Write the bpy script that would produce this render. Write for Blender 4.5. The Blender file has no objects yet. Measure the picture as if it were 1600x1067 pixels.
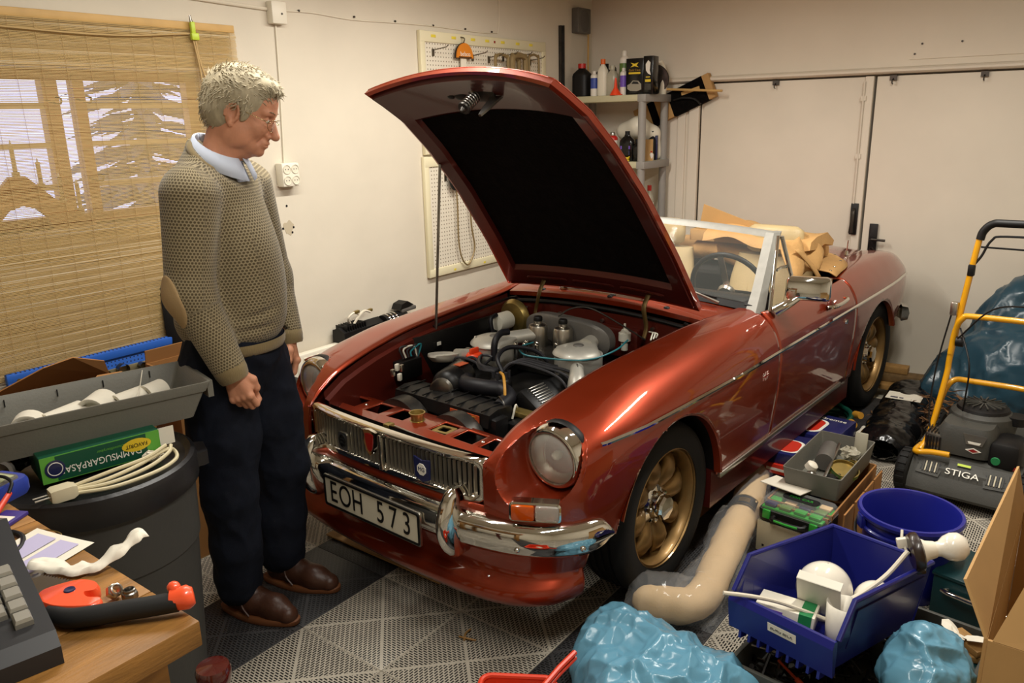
import bpy, bmesh, math, random
import numpy as np
from mathutils import Matrix, Vector, Euler
random.seed(7); rng=np.random.default_rng(7)
SC=bpy.context.scene; COL=SC.collection
PH=.0538                      # the car stands turned by this much against the walls
# ---------------- camera
yaw,pit,rol=.7047-PH,.2751,-.0223
Fv=Vector((math.cos(yaw)*math.cos(pit),math.sin(yaw)*math.cos(pit),-math.sin(pit)))
R0=Fv.cross(Vector((0,0,1))).normalized(); U0=R0.cross(Fv)
Rv=R0*math.cos(rol)+U0*math.sin(rol); Uv=U0*math.cos(rol)-R0*math.sin(rol)
cd=bpy.data.cameras.new('camera'); cam=bpy.data.objects.new('camera',cd); COL.objects.link(cam)
cam.matrix_world=Matrix(((Rv.x,Uv.x,-Fv.x,-2.362),(Rv.y,Uv.y,-Fv.y,-1.802),(Rv.z,Uv.z,-Fv.z,1.6375),(0,0,0,1)))
cd.sensor_width=36; cd.lens=1243.74/1600*36; cd.clip_start=.02; cd.clip_end=100
SC.camera=cam
# ---------------- daylight
wd=bpy.data.worlds.new('sky'); SC.world=wd; wd.use_nodes=True
bg=wd.node_tree.nodes['Background']; bg.inputs[0].default_value=(.55,.62,1,1); bg.inputs[1].default_value=2.0
# ---------------- ceiling lamps (two rows of warm tubes)
LC=(1,.965,.885)
def area(n,loc,sx,sy,p,c=(1,.80,.52),rot=(0,0,0)):
    l=bpy.data.lights.new(n,'AREA'); l.shape='RECTANGLE'; l.size=sx; l.size_y=sy; l.energy=p; l.color=c
    o=bpy.data.objects.new(n,l); COL.objects.link(o); o.location=loc; o.rotation_euler=rot; return o
area('tube_lamp',(-.60,.35,2.42),1.2,.07,29,LC)
area('tube_lamp',(.80,.35,2.42),1.2,.07,39,LC)
area('tube_lamp',(-1.4,-1.3,2.42),1.2,.07,30,LC)
area('tube_lamp',(.9,-1.3,2.42),1.2,.07,42,LC)
SC.view_settings.view_transform='Standard'; SC.view_settings.look='None'
SC.view_settings.exposure=0; SC.view_settings.gamma=1; SC.view_settings.use_curve_mapping=False
SC.cycles.max_bounces=10; SC.cycles.transparent_max_bounces=16
# ---------------- helpers
def lin(h):
    if not isinstance(h,str): return tuple(h)+(1,)
    c=[int(h[i:i+2],16)/255 for i in (0,2,4)]
    return tuple(x/12.92 if x<=.04045 else ((x+.055)/1.055)**2.4 for x in c)+(1,)
MATS={}
def mat(n,col='808080',rough=.5,metal=0,spec=.5,coat=0,var=0,vs=8,bump=0,bs=60,trans=0,alpha=1,ior=1.45,emit=0,flake=0,det=4,stretch=None,sheen=0):
    m=bpy.data.materials.new(n); m.use_nodes=True; MATS[n]=m
    nt=m.node_tree; b=nt.nodes['Principled BSDF']; I=b.inputs; L=nt.links.new
    c=lin(col); I['Base Color'].default_value=c; I['Roughness'].default_value=rough; I['Metallic'].default_value=metal
    I['Specular IOR Level'].default_value=spec; I['Coat Weight'].default_value=coat; I['Coat Roughness'].default_value=.04
    I['Transmission Weight'].default_value=trans; I['Alpha'].default_value=alpha; I['IOR'].default_value=ior
    if sheen: I['Sheen Weight'].default_value=sheen
    if emit: I['Emission Color'].default_value=c; I['Emission Strength'].default_value=emit
    def tc(scale):
        t=nt.nodes.new('ShaderNodeTexCoord'); out=t.outputs['Object']
        if stretch:
            mp=nt.nodes.new('ShaderNodeMapping'); mp.inputs['Scale'].default_value=stretch; L(out,mp.inputs[0]); out=mp.outputs[0]
        x=nt.nodes.new('ShaderNodeTexNoise'); x.inputs['Scale'].default_value=scale; x.inputs['Detail'].default_value=det; L(out,x.inputs['Vector']); return x
    if var:
        x=tc(vs); r=nt.nodes.new('ShaderNodeMapRange'); L(x.outputs[0],r.inputs[0]); r.inputs[1].default_value=.3; r.inputs[2].default_value=.7
        r.inputs[3].default_value=1-var; r.inputs[4].default_value=1+var*.6
        h=nt.nodes.new('ShaderNodeMix'); h.data_type='RGBA'; h.blend_type='MULTIPLY'; h.inputs[0].default_value=1; h.inputs[6].default_value=c
        L(r.outputs[0],h.inputs[7]); L(h.outputs[2],I['Base Color'])
    if bump:
        x=tc(bs); bp=nt.nodes.new('ShaderNodeBump'); bp.inputs['Strength'].default_value=bump; bp.inputs['Distance'].default_value=.01
        L(x.outputs[0],bp.inputs['Height']); L(bp.outputs[0],I['Normal'])
    return m
def nodes(m): return m.node_tree.nodes,m.node_tree.links.new,m.node_tree.nodes['Principled BSDF'].inputs
def V(*a): return Vector(a)
def RZ(a): return Matrix.Rotation(a,4,'Z')
def RX(a): return Matrix.Rotation(a,4,'X')
def RY(a): return Matrix.Rotation(a,4,'Y')
def T(x,y=0,z=0): return Matrix.Translation((x,y,z))
def frame(d,up=(0,0,1)):       # matrix whose z axis runs along d
    z=Vector(d).normalized(); u=Vector(up)
    if abs(z.dot(u))>.99: u=Vector((1,0,0))
    x=u.cross(z).normalized(); y=z.cross(x)
    return Matrix((x,y,z)).transposed().to_4x4()
class MB:
    def __init__(s): s.v=[]; s.f=[]; s.m=[]
    def add(s,vs,fs,m=0,X=None):
        k=len(s.v)
        if X is not None: vs=[X@Vector(v) for v in vs]
        s.v+= [tuple(v) for v in vs]; s.f+=[tuple(i+k for i in f) for f in fs]; s.m+=[m]*len(fs); return s
    def box(s,c,d,X=None,m=0,b=0):
        hx,hy,hz=d[0]/2,d[1]/2,d[2]/2; M=Matrix.Translation(c); M=(X@M) if X is not None else M
        if not b:
            v=[(x,y,z) for x in(-hx,hx) for y in(-hy,hy) for z in(-hz,hz)]
            return s.add(v,[(0,1,3,2),(4,6,7,5),(0,4,5,1),(2,3,7,6),(0,2,6,4),(1,5,7,3)],m,M)
        b=min(b,hx*.95,hy*.95,hz*.95); bm=bmesh.new(); bmesh.ops.create_cube(bm,size=1)
        for q in bm.verts: q.co=(q.co.x*2*hx,q.co.y*2*hy,q.co.z*2*hz)
        bmesh.ops.bevel(bm,geom=bm.edges[:],offset=b,segments=2,affect='EDGES',profile=.5); bm.verts.index_update()
        s.add([q.co[:] for q in bm.verts],[[q.index for q in f.verts] for f in bm.faces],m,M); bm.free(); return s
    def loft(s,rings,m=0,closed=True,caps=True,X=None,loop=False):
        n=len(rings[0]); vs=[p for r in rings for p in r]; fs=[]; N=len(rings)
        for i in range(N if loop else N-1):
            for j in range(n if closed else n-1):
                a=i*n+j; b=i*n+(j+1)%n; c=((i+1)%N)*n+(j+1)%n; d=((i+1)%N)*n+j; fs.append((a,b,c,d))
        if caps and closed and not loop: fs.append(tuple(range(n-1,-1,-1))); fs.append(tuple(range((N-1)*n,N*n)))
        return s.add(vs,fs,m,X)
    def lathe(s,prof,n=24,X=None,m=0,caps=True,sx=1,sy=1):
        return s.loft([[(r*math.cos(2*math.pi*j/n)*sx,r*math.sin(2*math.pi*j/n)*sy,z) for j in range(n)] for r,z in prof],m,True,caps,X)
    def cyl(s,a,b,r,r2=None,n=16,m=0,X=None):
        a=Vector(a); b=Vector(b); r2=r if r2 is None else r2; M=Matrix.Translation(a)@frame(b-a); l=(b-a).length
        return s.lathe([(r,0),(r2,l)],n,(X@M) if X is not None else M,m)
    def tube(s,pts,r,n=8,m=0,closed=False,smooth=0,X=None,flat=1):
        P=[Vector(p) for p in pts]
        if smooth: P=curve(P,smooth,closed)
        N=len(P); R=r if hasattr(r,'__len__') else [r]*N
        if len(R)!=N: R=list(np.interp(np.linspace(0,1,N),np.linspace(0,1,len(R)),R))
        rings=[]; up=None
        for i in range(N):
            t=(P[(i+1)%N]-P[i-1]) if closed else (P[min(i+1,N-1)]-P[max(i-1,0)])
            t.normalize()
            if up is None: up=t.orthogonal().normalized() if abs(t.z)>.9 else Vector((0,0,1))
            up=(up-t*up.dot(t)); up=up.normalized() if up.length>1e-6 else t.orthogonal().normalized(); sd=t.cross(up)
            rings.append([P[i]+(up*math.cos(2*math.pi*j/n)*flat+sd*math.sin(2*math.pi*j/n))*R[i] for j in range(n)])
        return s.loft(rings,m,True,not closed,X,loop=closed)
    def prism(s,poly,z0,z1,X=None,m=0):
        n=len(poly); v=[(x,y,z0) for x,y in poly]+[(x,y,z1) for x,y in poly]
        f=[tuple(range(n-1,-1,-1)),tuple(range(n,2*n))]+[(i,(i+1)%n,n+(i+1)%n,n+i) for i in range(n)]
        return s.add(v,f,m,X)
    def ball(s,c,r,nu=16,nv=10,m=0,X=None):
        r=r if hasattr(r,'__len__') else (r,r,r); M=Matrix.Translation(c)@Matrix.Diagonal((r[0],r[1],r[2],1)); M=(X@M) if X is not None else M
        return s.lathe([(math.sin(math.pi*max(i,.02)/nv) if i<nv else .005,-math.cos(math.pi*i/nv)) for i in range(nv+1)],nu,M,m)
    def grid(s,A,m=0,X=None,closeu=False):
        return s.loft([list(map(tuple,r)) for r in A],m,closeu,False,X)
    def build(s,name,mats,parent=None,smooth=40,X=None,solid=0,sub=0):
        me=bpy.data.meshes.new(name); me.from_pydata(s.v,[],s.f)
        if not isinstance(mats,(list,tuple)): mats=[mats]
        for q in mats: me.materials.append(MATS[q] if isinstance(q,str) else q)
        if len(mats)>1: me.polygons.foreach_set('material_index',s.m)
        if smooth:
            me.polygons.foreach_set('use_smooth',[True]*len(s.f)); me.set_sharp_from_angle(angle=math.radians(smooth))
        me.update(); o=bpy.data.objects.new(name,me); COL.objects.link(o)
        if parent: o.parent=parent
        if X is not None: o.matrix_basis=X
        if solid:
            q=o.modifiers.new('s','SOLIDIFY'); q.thickness=solid; q.offset=-1
        if sub:
            q=o.modifiers.new('d','SUBSURF'); q.levels=sub; q.render_levels=sub
        return o
def curve(P,k,closed=False):
    P=[Vector(p) for p in P]; N=len(P); out=[]
    rg=range(N) if closed else range(N-1)
    for i in rg:
        if closed: a,b,c,d=P[i-1],P[i],P[(i+1)%N],P[(i+2)%N]
        else: b,c=P[i],P[i+1]; a=P[i-1] if i else b*2-c; d=P[i+2] if i+2<N else c*2-b
        for j in range(k):
            t=j/k; out.append(.5*((2*b)+(c-a)*t+(2*a-5*b+4*c-d)*t*t+(3*b-a-3*c+d)*t**3))
    if not closed: out.append(P[-1])
    return out
def tag(o,label=None,cat=None,group=None,kind=None):
    if label: o['label']=label
    if cat: o['category']=cat
    if group: o['group']=group
    if kind: o['kind']=kind
    return o
def thing(name,label,cat,loc=(0,0,0),rz=0,group=None,X=None):
    o=bpy.data.objects.new(name,None); o.empty_display_size=.05; COL.objects.link(o)
    if X is not None: o.matrix_basis=X
    else: o.location=loc; o.rotation_euler=(0,0,rz)
    return tag(o,label,cat,group)
def text(name,s,size,m,parent,X,ext=.0004,align='CENTER',squash=1):
    cu=bpy.data.curves.new(name,'FONT'); cu.body=s; cu.size=size; cu.extrude=ext; cu.align_x=align; cu.align_y='CENTER'
    to=bpy.data.objects.new('t',cu); COL.objects.link(to); dg=bpy.context.evaluated_depsgraph_get()
    me=bpy.data.meshes.new_from_object(to.evaluated_get(dg)); bpy.data.objects.remove(to); bpy.data.curves.remove(cu)
    me.name=name; me.materials.clear(); me.materials.append(MATS[m] if isinstance(m,str) else m)
    o=bpy.data.objects.new(name,me); COL.objects.link(o)
    if parent: o.parent=parent
    o.matrix_basis=X@Matrix.Diagonal((squash,1,1,1)); return o
def copy_tree(o,parent=None):
    c=o.copy(); COL.objects.link(c)
    if parent: c.parent=parent
    for ch in list(o.children): copy_tree(ch,c)
    return c
def rrect(w,h,r,k=5):
    out=[]
    for cx,cy,a in ((w/2-r,h/2-r,0),(-w/2+r,h/2-r,90),(-w/2+r,-h/2+r,180),(w/2-r,-h/2+r,270)):
        for i in range(k+1):
            t=math.radians(a+90*i/k); out.append((cx+r*math.cos(t),cy+r*math.sin(t)))
    return out
# signed distance fields -> smooth mesh (for bodies, cloth and plastic)
class SDF:
    def __init__(s,ax): s.ax=[np.asarray(a,np.float32) for a in ax]; s.d=np.full([len(a) for a in ax],.05,np.float32)
    def win(s,lo,hi):
        sl=[]
        for a,l,h in zip(s.ax,lo,hi):
            i=np.searchsorted(a,l); j=np.searchsorted(a,h); sl.append(slice(max(i,0),min(j+1,len(a))))
        return tuple(sl),s.ax[0][sl[0]][:,None,None],s.ax[1][sl[1]][None,:,None],s.ax[2][sl[2]][None,None,:]
    def comb(s,sl,d,k,op):
        c=s.d[sl]
        if op=='u':
            h=np.clip(.5+.5*(c-d)/k,0,1); s.d[sl]=c*(1-h)+d*h-k*h*(1-h)
        else:
            h=np.clip(.5-.5*(c+d)/k,0,1); s.d[sl]=c*(1-h)-d*h+k*h*(1-h)
    def cone(s,a,b,r1,r2,k=.01,op='u',sq=None):
        a=np.array(a,float); b=np.array(b,float); R=max(r1,r2)+k*2+.01
        if sq: R*=max(sq)
        sl,x,y,z=s.win(np.minimum(a,b)-R,np.maximum(a,b)+R)
        if sq: # squashed cross-section: sq=(sx,sy,sz) metric
            q=np.array(sq); x,y,z=x/q[0],y/q[1],z/q[2]; a=a/q; b=b/q
        e=b-a; L2=e@e+1e-12
        px,py,pz=x-a[0],y-a[1],z-a[2]
        h=np.clip((px*e[0]+py*e[1]+pz*e[2])/L2,0,1)
        d=np.sqrt((px-e[0]*h)**2+(py-e[1]*h)**2+(pz-e[2]*h)**2)-(r1+(r2-r1)*h)
        if sq: d=d*min(sq)
        s.comb(sl,d.astype(np.float32),k,op)
    def ell(s,c,r,k=.01,op='u',M=None):
        c=np.array(c,float); r=np.array(r,float); R=r.max()+k*2+.01
        sl,x,y,z=s.win(c-R,c+R); px,py,pz=x-c[0],y-c[1],z-c[2]
        if M is not None:
            m=np.array(M.to_3x3().transposed()); px,py,pz=[m[i,0]*px+m[i,1]*py+m[i,2]*pz for i in range(3)]
        k0=np.sqrt((px/r[0])**2+(py/r[1])**2+(pz/r[2])**2); k1=np.sqrt((px/r[0]**2)**2+(py/r[1]**2)**2+(pz/r[2]**2)**2)+1e-9
        s.comb(sl,(k0*(k0-1)/k1).astype(np.float32),k,op)
    def chain(s,pts,rs,k=.01,sq=None,op='u'):
        for i in range(len(pts)-1): s.cone(pts[i],pts[i+1],rs[i],rs[i+1],k,op,sq)
    def plane(s,n,c):           # keep the side n.p < c
        n=np.array(n,float); d=s.ax[0][:,None,None]*n[0]+s.ax[1][None,:,None]*n[1]+s.ax[2][None,None,:]*n[2]-c
        s.d=np.maximum(s.d,d.astype(np.float32))
    def mesh(s):
        d=s.d; I=d<0; n=d.shape
        cells=np.zeros([q-1 for q in n],np.int8)
        for i in (0,1):
            for j in (0,1):
                for k in (0,1): cells+=I[i:n[0]-1+i,j:n[1]-1+j,k:n[2]-1+k]
        act=(cells>0)&(cells<8); ci=np.argwhere(act); idx=np.full(act.shape,-1,np.int64); idx[act]=np.arange(len(ci))
        acc=np.zeros((len(ci),3)); cnt=np.zeros(len(ci))
        cor=[(i,j,k) for i in(0,1) for j in(0,1) for k in(0,1)]
        def co(c): return np.stack([s.ax[q][ci[:,q]+c[q]] for q in range(3)],-1)
        for a in cor:
            for q in range(3):
                if a[q]==0:
                    b=list(a); b[q]=1; da=d[ci[:,0]+a[0],ci[:,1]+a[1],ci[:,2]+a[2]]; db=d[ci[:,0]+b[0],ci[:,1]+b[1],ci[:,2]+b[2]]
                    m=(da<0)!=(db<0); t=np.where(m,da/np.where(m,da-db,1),0)[:,None]
                    acc+=np.where(m[:,None],co(a)*(1-t)+co(b)*t,0); cnt+=m
        vs=acc/cnt[:,None]; fs=[]
        for q in range(3):
            u,w=(q+1)%3,(q+2)%3
            sl0=[slice(None)]*3; sl1=[slice(None)]*3; sl0[q]=slice(0,n[q]-1); sl1[q]=slice(1,n[q])
            ch=I[tuple(sl0)]!=I[tuple(sl1)]; e=np.argwhere(ch)
            e=e[(e[:,u]>0)&(e[:,w]>0)&(e[:,u]<n[u]-1)&(e[:,w]<n[w]-1)]
            ins=I[e[:,0],e[:,1],e[:,2]]
            def g(du,dw):
                k=e.copy(); k[:,u]+=du; k[:,w]+=dw; return idx[k[:,0],k[:,1],k[:,2]]
            f=np.stack([g(-1,-1),g(0,-1),g(0,0),g(-1,0)],-1); f[~ins]=f[~ins][:,::-1]; fs.append(f)
        return vs,np.concatenate(fs)
    def build(s,name,m,parent=None,X=None,smooth_it=0,mats=None):
        v,f=s.mesh(); me=bpy.data.meshes.new(name); me.vertices.add(len(v)); me.vertices.foreach_set('co',v.astype(np.float32).ravel())
        me.loops.add(f.size); me.loops.foreach_set('vertex_index',f.astype(np.int32).ravel())
        me.polygons.add(len(f)); me.polygons.foreach_set('loop_start',np.arange(0,f.size,4,dtype=np.int32))
        me.update(calc_edges=True); me.polygons.foreach_set('use_smooth',np.ones(len(f),bool)); me.validate()
        for q in (m if isinstance(m,(list,tuple)) else [m]): me.materials.append(MATS[q] if isinstance(q,str) else q)
        o=bpy.data.objects.new(name,me); COL.objects.link(o)
        if parent: o.parent=parent
        if X is not None: o.matrix_basis=X
        if smooth_it:
            q=o.modifiers.new('sm','SMOOTH'); q.factor=.5; q.iterations=smooth_it
        return o
def ax(lo,hi,st): return np.arange(lo,hi+st,st)
# ================= room =================
LW,DW=1.541,3.1
mat('plaster','d5ccba',.75,spec=.2,var=.05,vs=2.5,bump=.25,bs=9,det=8)
mat('plaster_far','ddd3c2',.75,spec=.2,var=.05,vs=1.7,bump=.2,bs=6,det=8)
mat('paint','dcd2c1',.55,spec=.3,var=.04,vs=3)
mat('ceil','e0dacd',.8,spec=.2); mat('gapdark','3a342b',.8)
mat('concrete','a39c8b',.8,var=.2,vs=6,bump=.2)
mat('subfloor','1a1917',.9)
def tilemat(n,c):
    m=mat(n,c,.45,spec=.35); N,L,I=nodes(m)
    # slotted tile: four triangles, slots run from each edge towards the centre
    def M(op,a,b=None,c=None):
        q=N.new('ShaderNodeMath'); q.operation=op
        for i,x in enumerate((a,b,c)):
            if x is None: continue
            if isinstance(x,(int,float)): q.inputs[i].default_value=x
            else: L(x,q.inputs[i])
        return q.outputs[0]
    t=N.new('ShaderNodeTexCoord'); sp=N.new('ShaderNodeSeparateXYZ'); L(t.outputs['Object'],sp.inputs[0]); x,y=sp.outputs[0],sp.outputs[1]
    ax_,ay=M('ABSOLUTE',x),M('ABSOLUTE',y)
    sel=M('GREATER_THAN',ax_,ay)               # slots along x in the left/right triangles, along y in the others
    def mix(a,b): return M('ADD',M('MULTIPLY',sel,a),M('MULTIPLY',M('SUBTRACT',1,sel),b))
    a=mix(x,y); b=mix(y,x)
    fb=M('FRACT',M('DIVIDE',M('ADD',b,1.0035),.0087)); row=M('FLOOR',M('DIVIDE',M('ADD',b,1.0035),.0087))
    fa=M('FRACT',M('ADD',M('DIVIDE',M('ADD',a,1.0),.0215),M('MULTIPLY',row,-.4047)))
    s=M('MULTIPLY',M('LESS_THAN',M('ABSOLUTE',M('SUBTRACT',fb,.5)),.27),M('LESS_THAN',M('ABSOLUTE',M('SUBTRACT',fa,.5)),.37))
    d=M('ABSOLUTE',M('SUBTRACT',ax_,ay)); s=M('MULTIPLY',s,M('GREATER_THAN',d,.0075))
    mx=M('MAXIMUM',ax_,ay); s=M('MULTIPLY',s,M('LESS_THAN',mx,.1845))
    nz=N.new('ShaderNodeTexNoise'); nz.inputs['Scale'].default_value=14; L(t.outputs['Object'],nz.inputs['Vector'])
    r=N.new('ShaderNodeMapRange'); L(nz.outputs[0],r.inputs[0]); r.inputs[3].default_value=.72; r.inputs[4].default_value=1.2
    mu=N.new('ShaderNodeMix'); mu.data_type='RGBA'; mu.blend_type='MULTIPLY'; mu.inputs[0].default_value=1; mu.inputs[6].default_value=lin(c); L(r.outputs[0],mu.inputs[7])
    mm=N.new('ShaderNodeMix'); mm.data_type='RGBA'; L(s,mm.inputs[0]); L(mu.outputs[2],mm.inputs[6]); mm.inputs[7].default_value=(.006,.006,.006,1); L(mm.outputs[2],I['Base Color'])
    bp=N.new('ShaderNodeBump'); bp.inputs['Strength'].default_value=.6; bp.inputs['Distance'].default_value=.004; L(M('SUBTRACT',1,s),bp.inputs['Height']); L(bp.outputs[0],I['Normal'])
tilemat('tile_grey','b0a899'); tilemat('tile_dark','3b3a3b')
def struct(name,mb,m,**k): return tag(mb.build(name,m,smooth=0,**k),kind='structure')
X0,Xb,Y1=-3.4,3.1,-3.1
fl=struct('floor',MB().box((-.45,-.78,-.045),(5.9,4.7,.06)).box((2.86,-.78,-.075),(.72,4.7,.05)),'concrete')
tb=MB(); t_=.1875
tb.box((0,0,-.0095),(.3755,.3755,.017),b=.0015)
tm=None
TX,TY=-.955+.377/2,.183+.377/2
for i in range(-7,9):
    for j in range(-9,4):
        cx,cy=TX+i*.377,TY+j*.377
        if cy>1.5 or (cx<-2.0 and cy>.9) or (i<-3 and j<-3): continue
        dark=j in (0,-3)
        if tm is None: o=tb.build('tile','tile_grey',fl,smooth=30); tm=o.data; td=tm.copy(); td.materials[0]=MATS['tile_dark']
        else: o=bpy.data.objects.new('tile',tm); COL.objects.link(o); o.parent=fl
        if dark: o.data=td
        o.location=(cx,cy,0)
struct('ceiling',MB().box((-.15,-.78,2.52),(6.5,4.7,.08)),'ceil')
struct('wall_right',MB().box((-.15,Y1-.05,1.2),(6.6,.1,2.7)),'plaster')
struct('wall_front',MB().box((X0-.05,-.78,1.2),(.1,4.7,2.7)),'plaster')
# left wall with its window opening
WX0,WX1,WZ0,WZ1=-1.95,-.165,1.245,1.86
w=MB()
def wl(a,b,z0,z1): w.box(((a+b)/2,LW+.11,(z0+z1)/2),(b-a,.22,z1-z0))
wl(X0,WX0,-.1,2.5); wl(WX1,Xb+.2,-.1,2.5); wl(WX0,WX1,-.1,WZ0); wl(WX0,WX1,WZ1,2.5)
struct('wall_left',w,'plaster')
mat('pine','b98a58',.5,var=.15,vs=5,stretch=(1,1,9)); mat('wpaint','c9b48f',.5)
mat('glass','ffffff',.02,alpha=.08,spec=.5)
win=tag(MB().box(((WX0+WX1)/2,LW+.16,WZ0+.02),(WX1-WX0,.06,.04)).box(((WX0+WX1)/2,LW+.16,WZ1-.02),(WX1-WX0,.06,.04)).box((WX1-.02,LW+.16,1.555),(.04,.06,.62)).build('window_1','pine',smooth=0),kind='structure')
for a,b in ((-1.75,-.83),(-.675,-.205)):
    MB().box((a-.02 if a<-1 else a-.022,LW+.15,1.555),(.045,.05,.57)).box((b+.02,LW+.15,1.555),(.06,.05,.57)).build('window_frame','pine',win,0)
    for z in (1.401,1.567,1.72): MB().box(((a+b)/2,LW+.15,z),(b-a,.04,.022)).build('muntin','wpaint',win,0)
    MB().box(((a+b)/2,LW+.16,1.555),(b-a,.004,.56)).build('pane','glass',win,0)
MB().box(((WX0+WX1)/2,LW+.085,WZ0-.012),(WX1-WX0-.01,.16,.024),b=.004).build('window_sill','paint',win)
# outside
mat('snow','e8ecf5',.8); mat('fir','5b6068',.9,var=.4,vs=20); mat('bark','4a3a2c',.9)
struct('ground',MB().box((-1,9,-.3),(26,14,.2)),'snow')
def fir(x,y,h,lab):
    t=thing('fir_tree',lab,'tree',(x,y,-.2),group=None)
    MB().cyl((0,0,0),(0,0,h*.96),.09,.02,8).build('trunk','bark',t)
    b=MB()
    for k in range(620):
        z=h*(.08+.9*random.random()); r=(1-z/h)*h*.34*(.35+.65*random.random())+.05; a=random.random()*6.28
        d=V(math.cos(a),math.sin(a),-.25); p=V(0,0,z); q=p+d*r; s=V(-math.sin(a),math.cos(a),0)*r*.10
        b.add([p,p+d*r*.5+s,q,p+d*r*.5-s,p+d*r*.5+V(0,0,.05)],[(0,1,4),(1,2,4),(2,3,4),(3,0,4)])
    tag(b.build('needles','fir',t,0),kind='stuff')
fir(2.1,6.3,4.6,'snow dusted fir tree outside the right window casement')
# door wall
w=MB(); w.box((DW+.1,-.78,2.18),(.2,4.9,.68)); w.box((DW+.1,1.11,.86),(.2,.9,1.98)); w.box((DW+.1,-2.75,.86),(.2,.8,1.98)); w.box((DW+.15,-.7,.86),(.1,3.2,1.98))  # last slab is a backing added to stop light leaking round the doors
struct('wall_back',w,'plaster_far')
lg=[( 0,1.838),(-.035,1.842),(-.05,1.85),(-.05,1.862),(-.035,1.872),(0,1.878)]
struct('trim_1',MB().loft([[(DW+x,y,z) for x,z in lg] for y in (1.541,-3.1)]),'paint')
struct('trim_2',MB().box((DW-.006,.685,.86),(.03,.075,1.95),b=.004).box((DW-.004,.78,.86),(.02,.06,1.95),b=.004),'paint')
for n,(a,b) in enumerate(((.64,-.455),(-.505,-1.95))):
    d=tag(MB().box((DW+.03,(a+b)/2,.865),(.04,a-b,1.925),b=.003).build('door_%d'%(n+1),'paint'),kind='structure')
    if n==0:
        MB().box((DW,-.467,1.0),(.03,.05,1.66),b=.004).build('meeting_strip','paint',d)
        MB().cyl((DW-.022,-.442,1.0),(DW-.022,-.442,1.80),.006,n=8).box((DW-.014,-.442,1.35),(.02,.03,.03)).box((DW-.014,-.442,1.7),(.02,.03,.03)).build('bolt_rod','paint',d)
        p=MB().box((DW-.018,-.452,.955),(.02,.045,.20),b=.003).build('bolt_plate','black_metal' if 0 else mat('blackplate','141312',.45,spec=.4),d)
        MB().tube([(DW-.03,-.452,1.02),(DW-.05,-.452,1.0),(DW-.055,-.450,.93),(DW-.05,-.448,.87)],[.008,.01,.012,.016],8,smooth=4).build('bolt_lever',mat('iron','4a4540',.4,metal=.9),p)
    else:
        p=MB().box((DW-.005,-.575,.835),(.014,.05,.19),b=.002).build('lock_plate','blackplate',d)
        MB().tube([(DW-.01,-.575,.835),(DW-.05,-.575,.835),(DW-.055,-.59,.836),(DW-.052,-.66,.833)],.008,8,smooth=4).build('door_handle','iron',p)
        MB().tube([(DW-.015,-.575+.012*math.cos(a),.765+.014*math.sin(a)) for a in np.linspace(0,6.28,12)[:-1]],.003,6,closed=True).build('keyhole_ring','iron',p)
    for y in ((.12,) if n==0 else (-.6,-1.085)):
        MB().box((DW-.002,y,1.815),(.012,.04,.03)).tube([(DW-.008,y,1.81),(DW-.03,y,1.80),(DW-.03,y,1.785),(DW-.012,y,1.78)],.004,6).build('hook','iron',d)
cp=tag(MB().prism([(-.68,1.915),(-.70,1.97),(-.74,2.015),(-.80,2.03),(-2.2,2.035),(-2.2,1.915)],0,.008,Matrix(((0,0,-1,DW),(1,0,0,0),(0,1,0,0),(0,0,0,1)))).build('trim_3','plaster_far',smooth=0),kind='structure')
for y,z in ((-.705,1.945),(-.74,2.0),(-.95,2.0)): MB().cyl((DW-.008,y,z),(DW-.014,y,z),.006,n=8).build('screw','iron',cp)
# ================= the car (car frame: x towards the tail, y towards its right side) =================
def paintmat():
    m=mat('car_paint','8e2e10',.36,metal=.7,coat=1); N,L,I=nodes(m)
    t=N.new('ShaderNodeTexCoord'); x=N.new('ShaderNodeTexNoise'); x.inputs['Scale'].default_value=5; L(t.outputs['Object'],x.inputs['Vector'])
    r=N.new('ShaderNodeMapRange'); L(x.outputs[0],r.inputs[0]); r.inputs[3].default_value=.30; r.inputs[4].default_value=.44; L(r.outputs[0],I['Roughness'])
paintmat()
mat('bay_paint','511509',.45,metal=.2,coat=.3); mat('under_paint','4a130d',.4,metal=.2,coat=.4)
mat('chrome','d8d6d0',.06,metal=1); mat('chrome_dull','c4c0b6',.3,metal=1); mat('alu','8f8d86',.6,metal=.5,var=.08,vs=30)
mat('black','0b0a0a',.5,spec=.4); mat('black_gloss','0a0a0b',.2,spec=.5); mat('rubber','171615',.72,spec=.3,bump=.05,bs=200)
mat('pad','0c0908',.95,spec=.1,var=.5,vs=30,bump=.4,bs=70); mat('bronze','86683c',.4,metal=.6,coat=.15,var=.12,vs=20)
mat('steel','8d8a84',.3,metal=1,var=.2,vs=25); mat('dark_steel','4b4844',.4,metal=.8,var=.3,vs=25)
mat('cream_leather','b7a277',.45,var=.08,vs=10,bump=.1,bs=120); mat('tan_canvas','b98f58',.8,var=.12,vs=9,bump=.2,bs=90)
mat('carpet','1c1917',.95); mat('amber','d0560b',.12,trans=.25,coat=.6); mat('lensglass','efece2',.16,trans=.72,ior=1.2,coat=.8,bump=.25,bs=30,stretch=(.6,6,.6))
mat('screen','cfd6d0',.01,alpha=.06,spec=.6); mat('plate_white','d9d3bf',.4); mat('ink','0b0b0c',.5); mat('red_enamel','8d0f12',.25,coat=1)
mat('white_paint','e8e4d8',.5); mat('navy','1a1f4a',.3,coat=.5); mat('gold','b08b3e',.35,metal=.8)
car=thing('sports_car','dark red two-seat roadster with raised bonnet and folded tan soft top','car',(0,0,0),-PH)
def cpart(mb,name,m,parent=car,**k): return mb.build(name,m,parent,**k)
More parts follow.
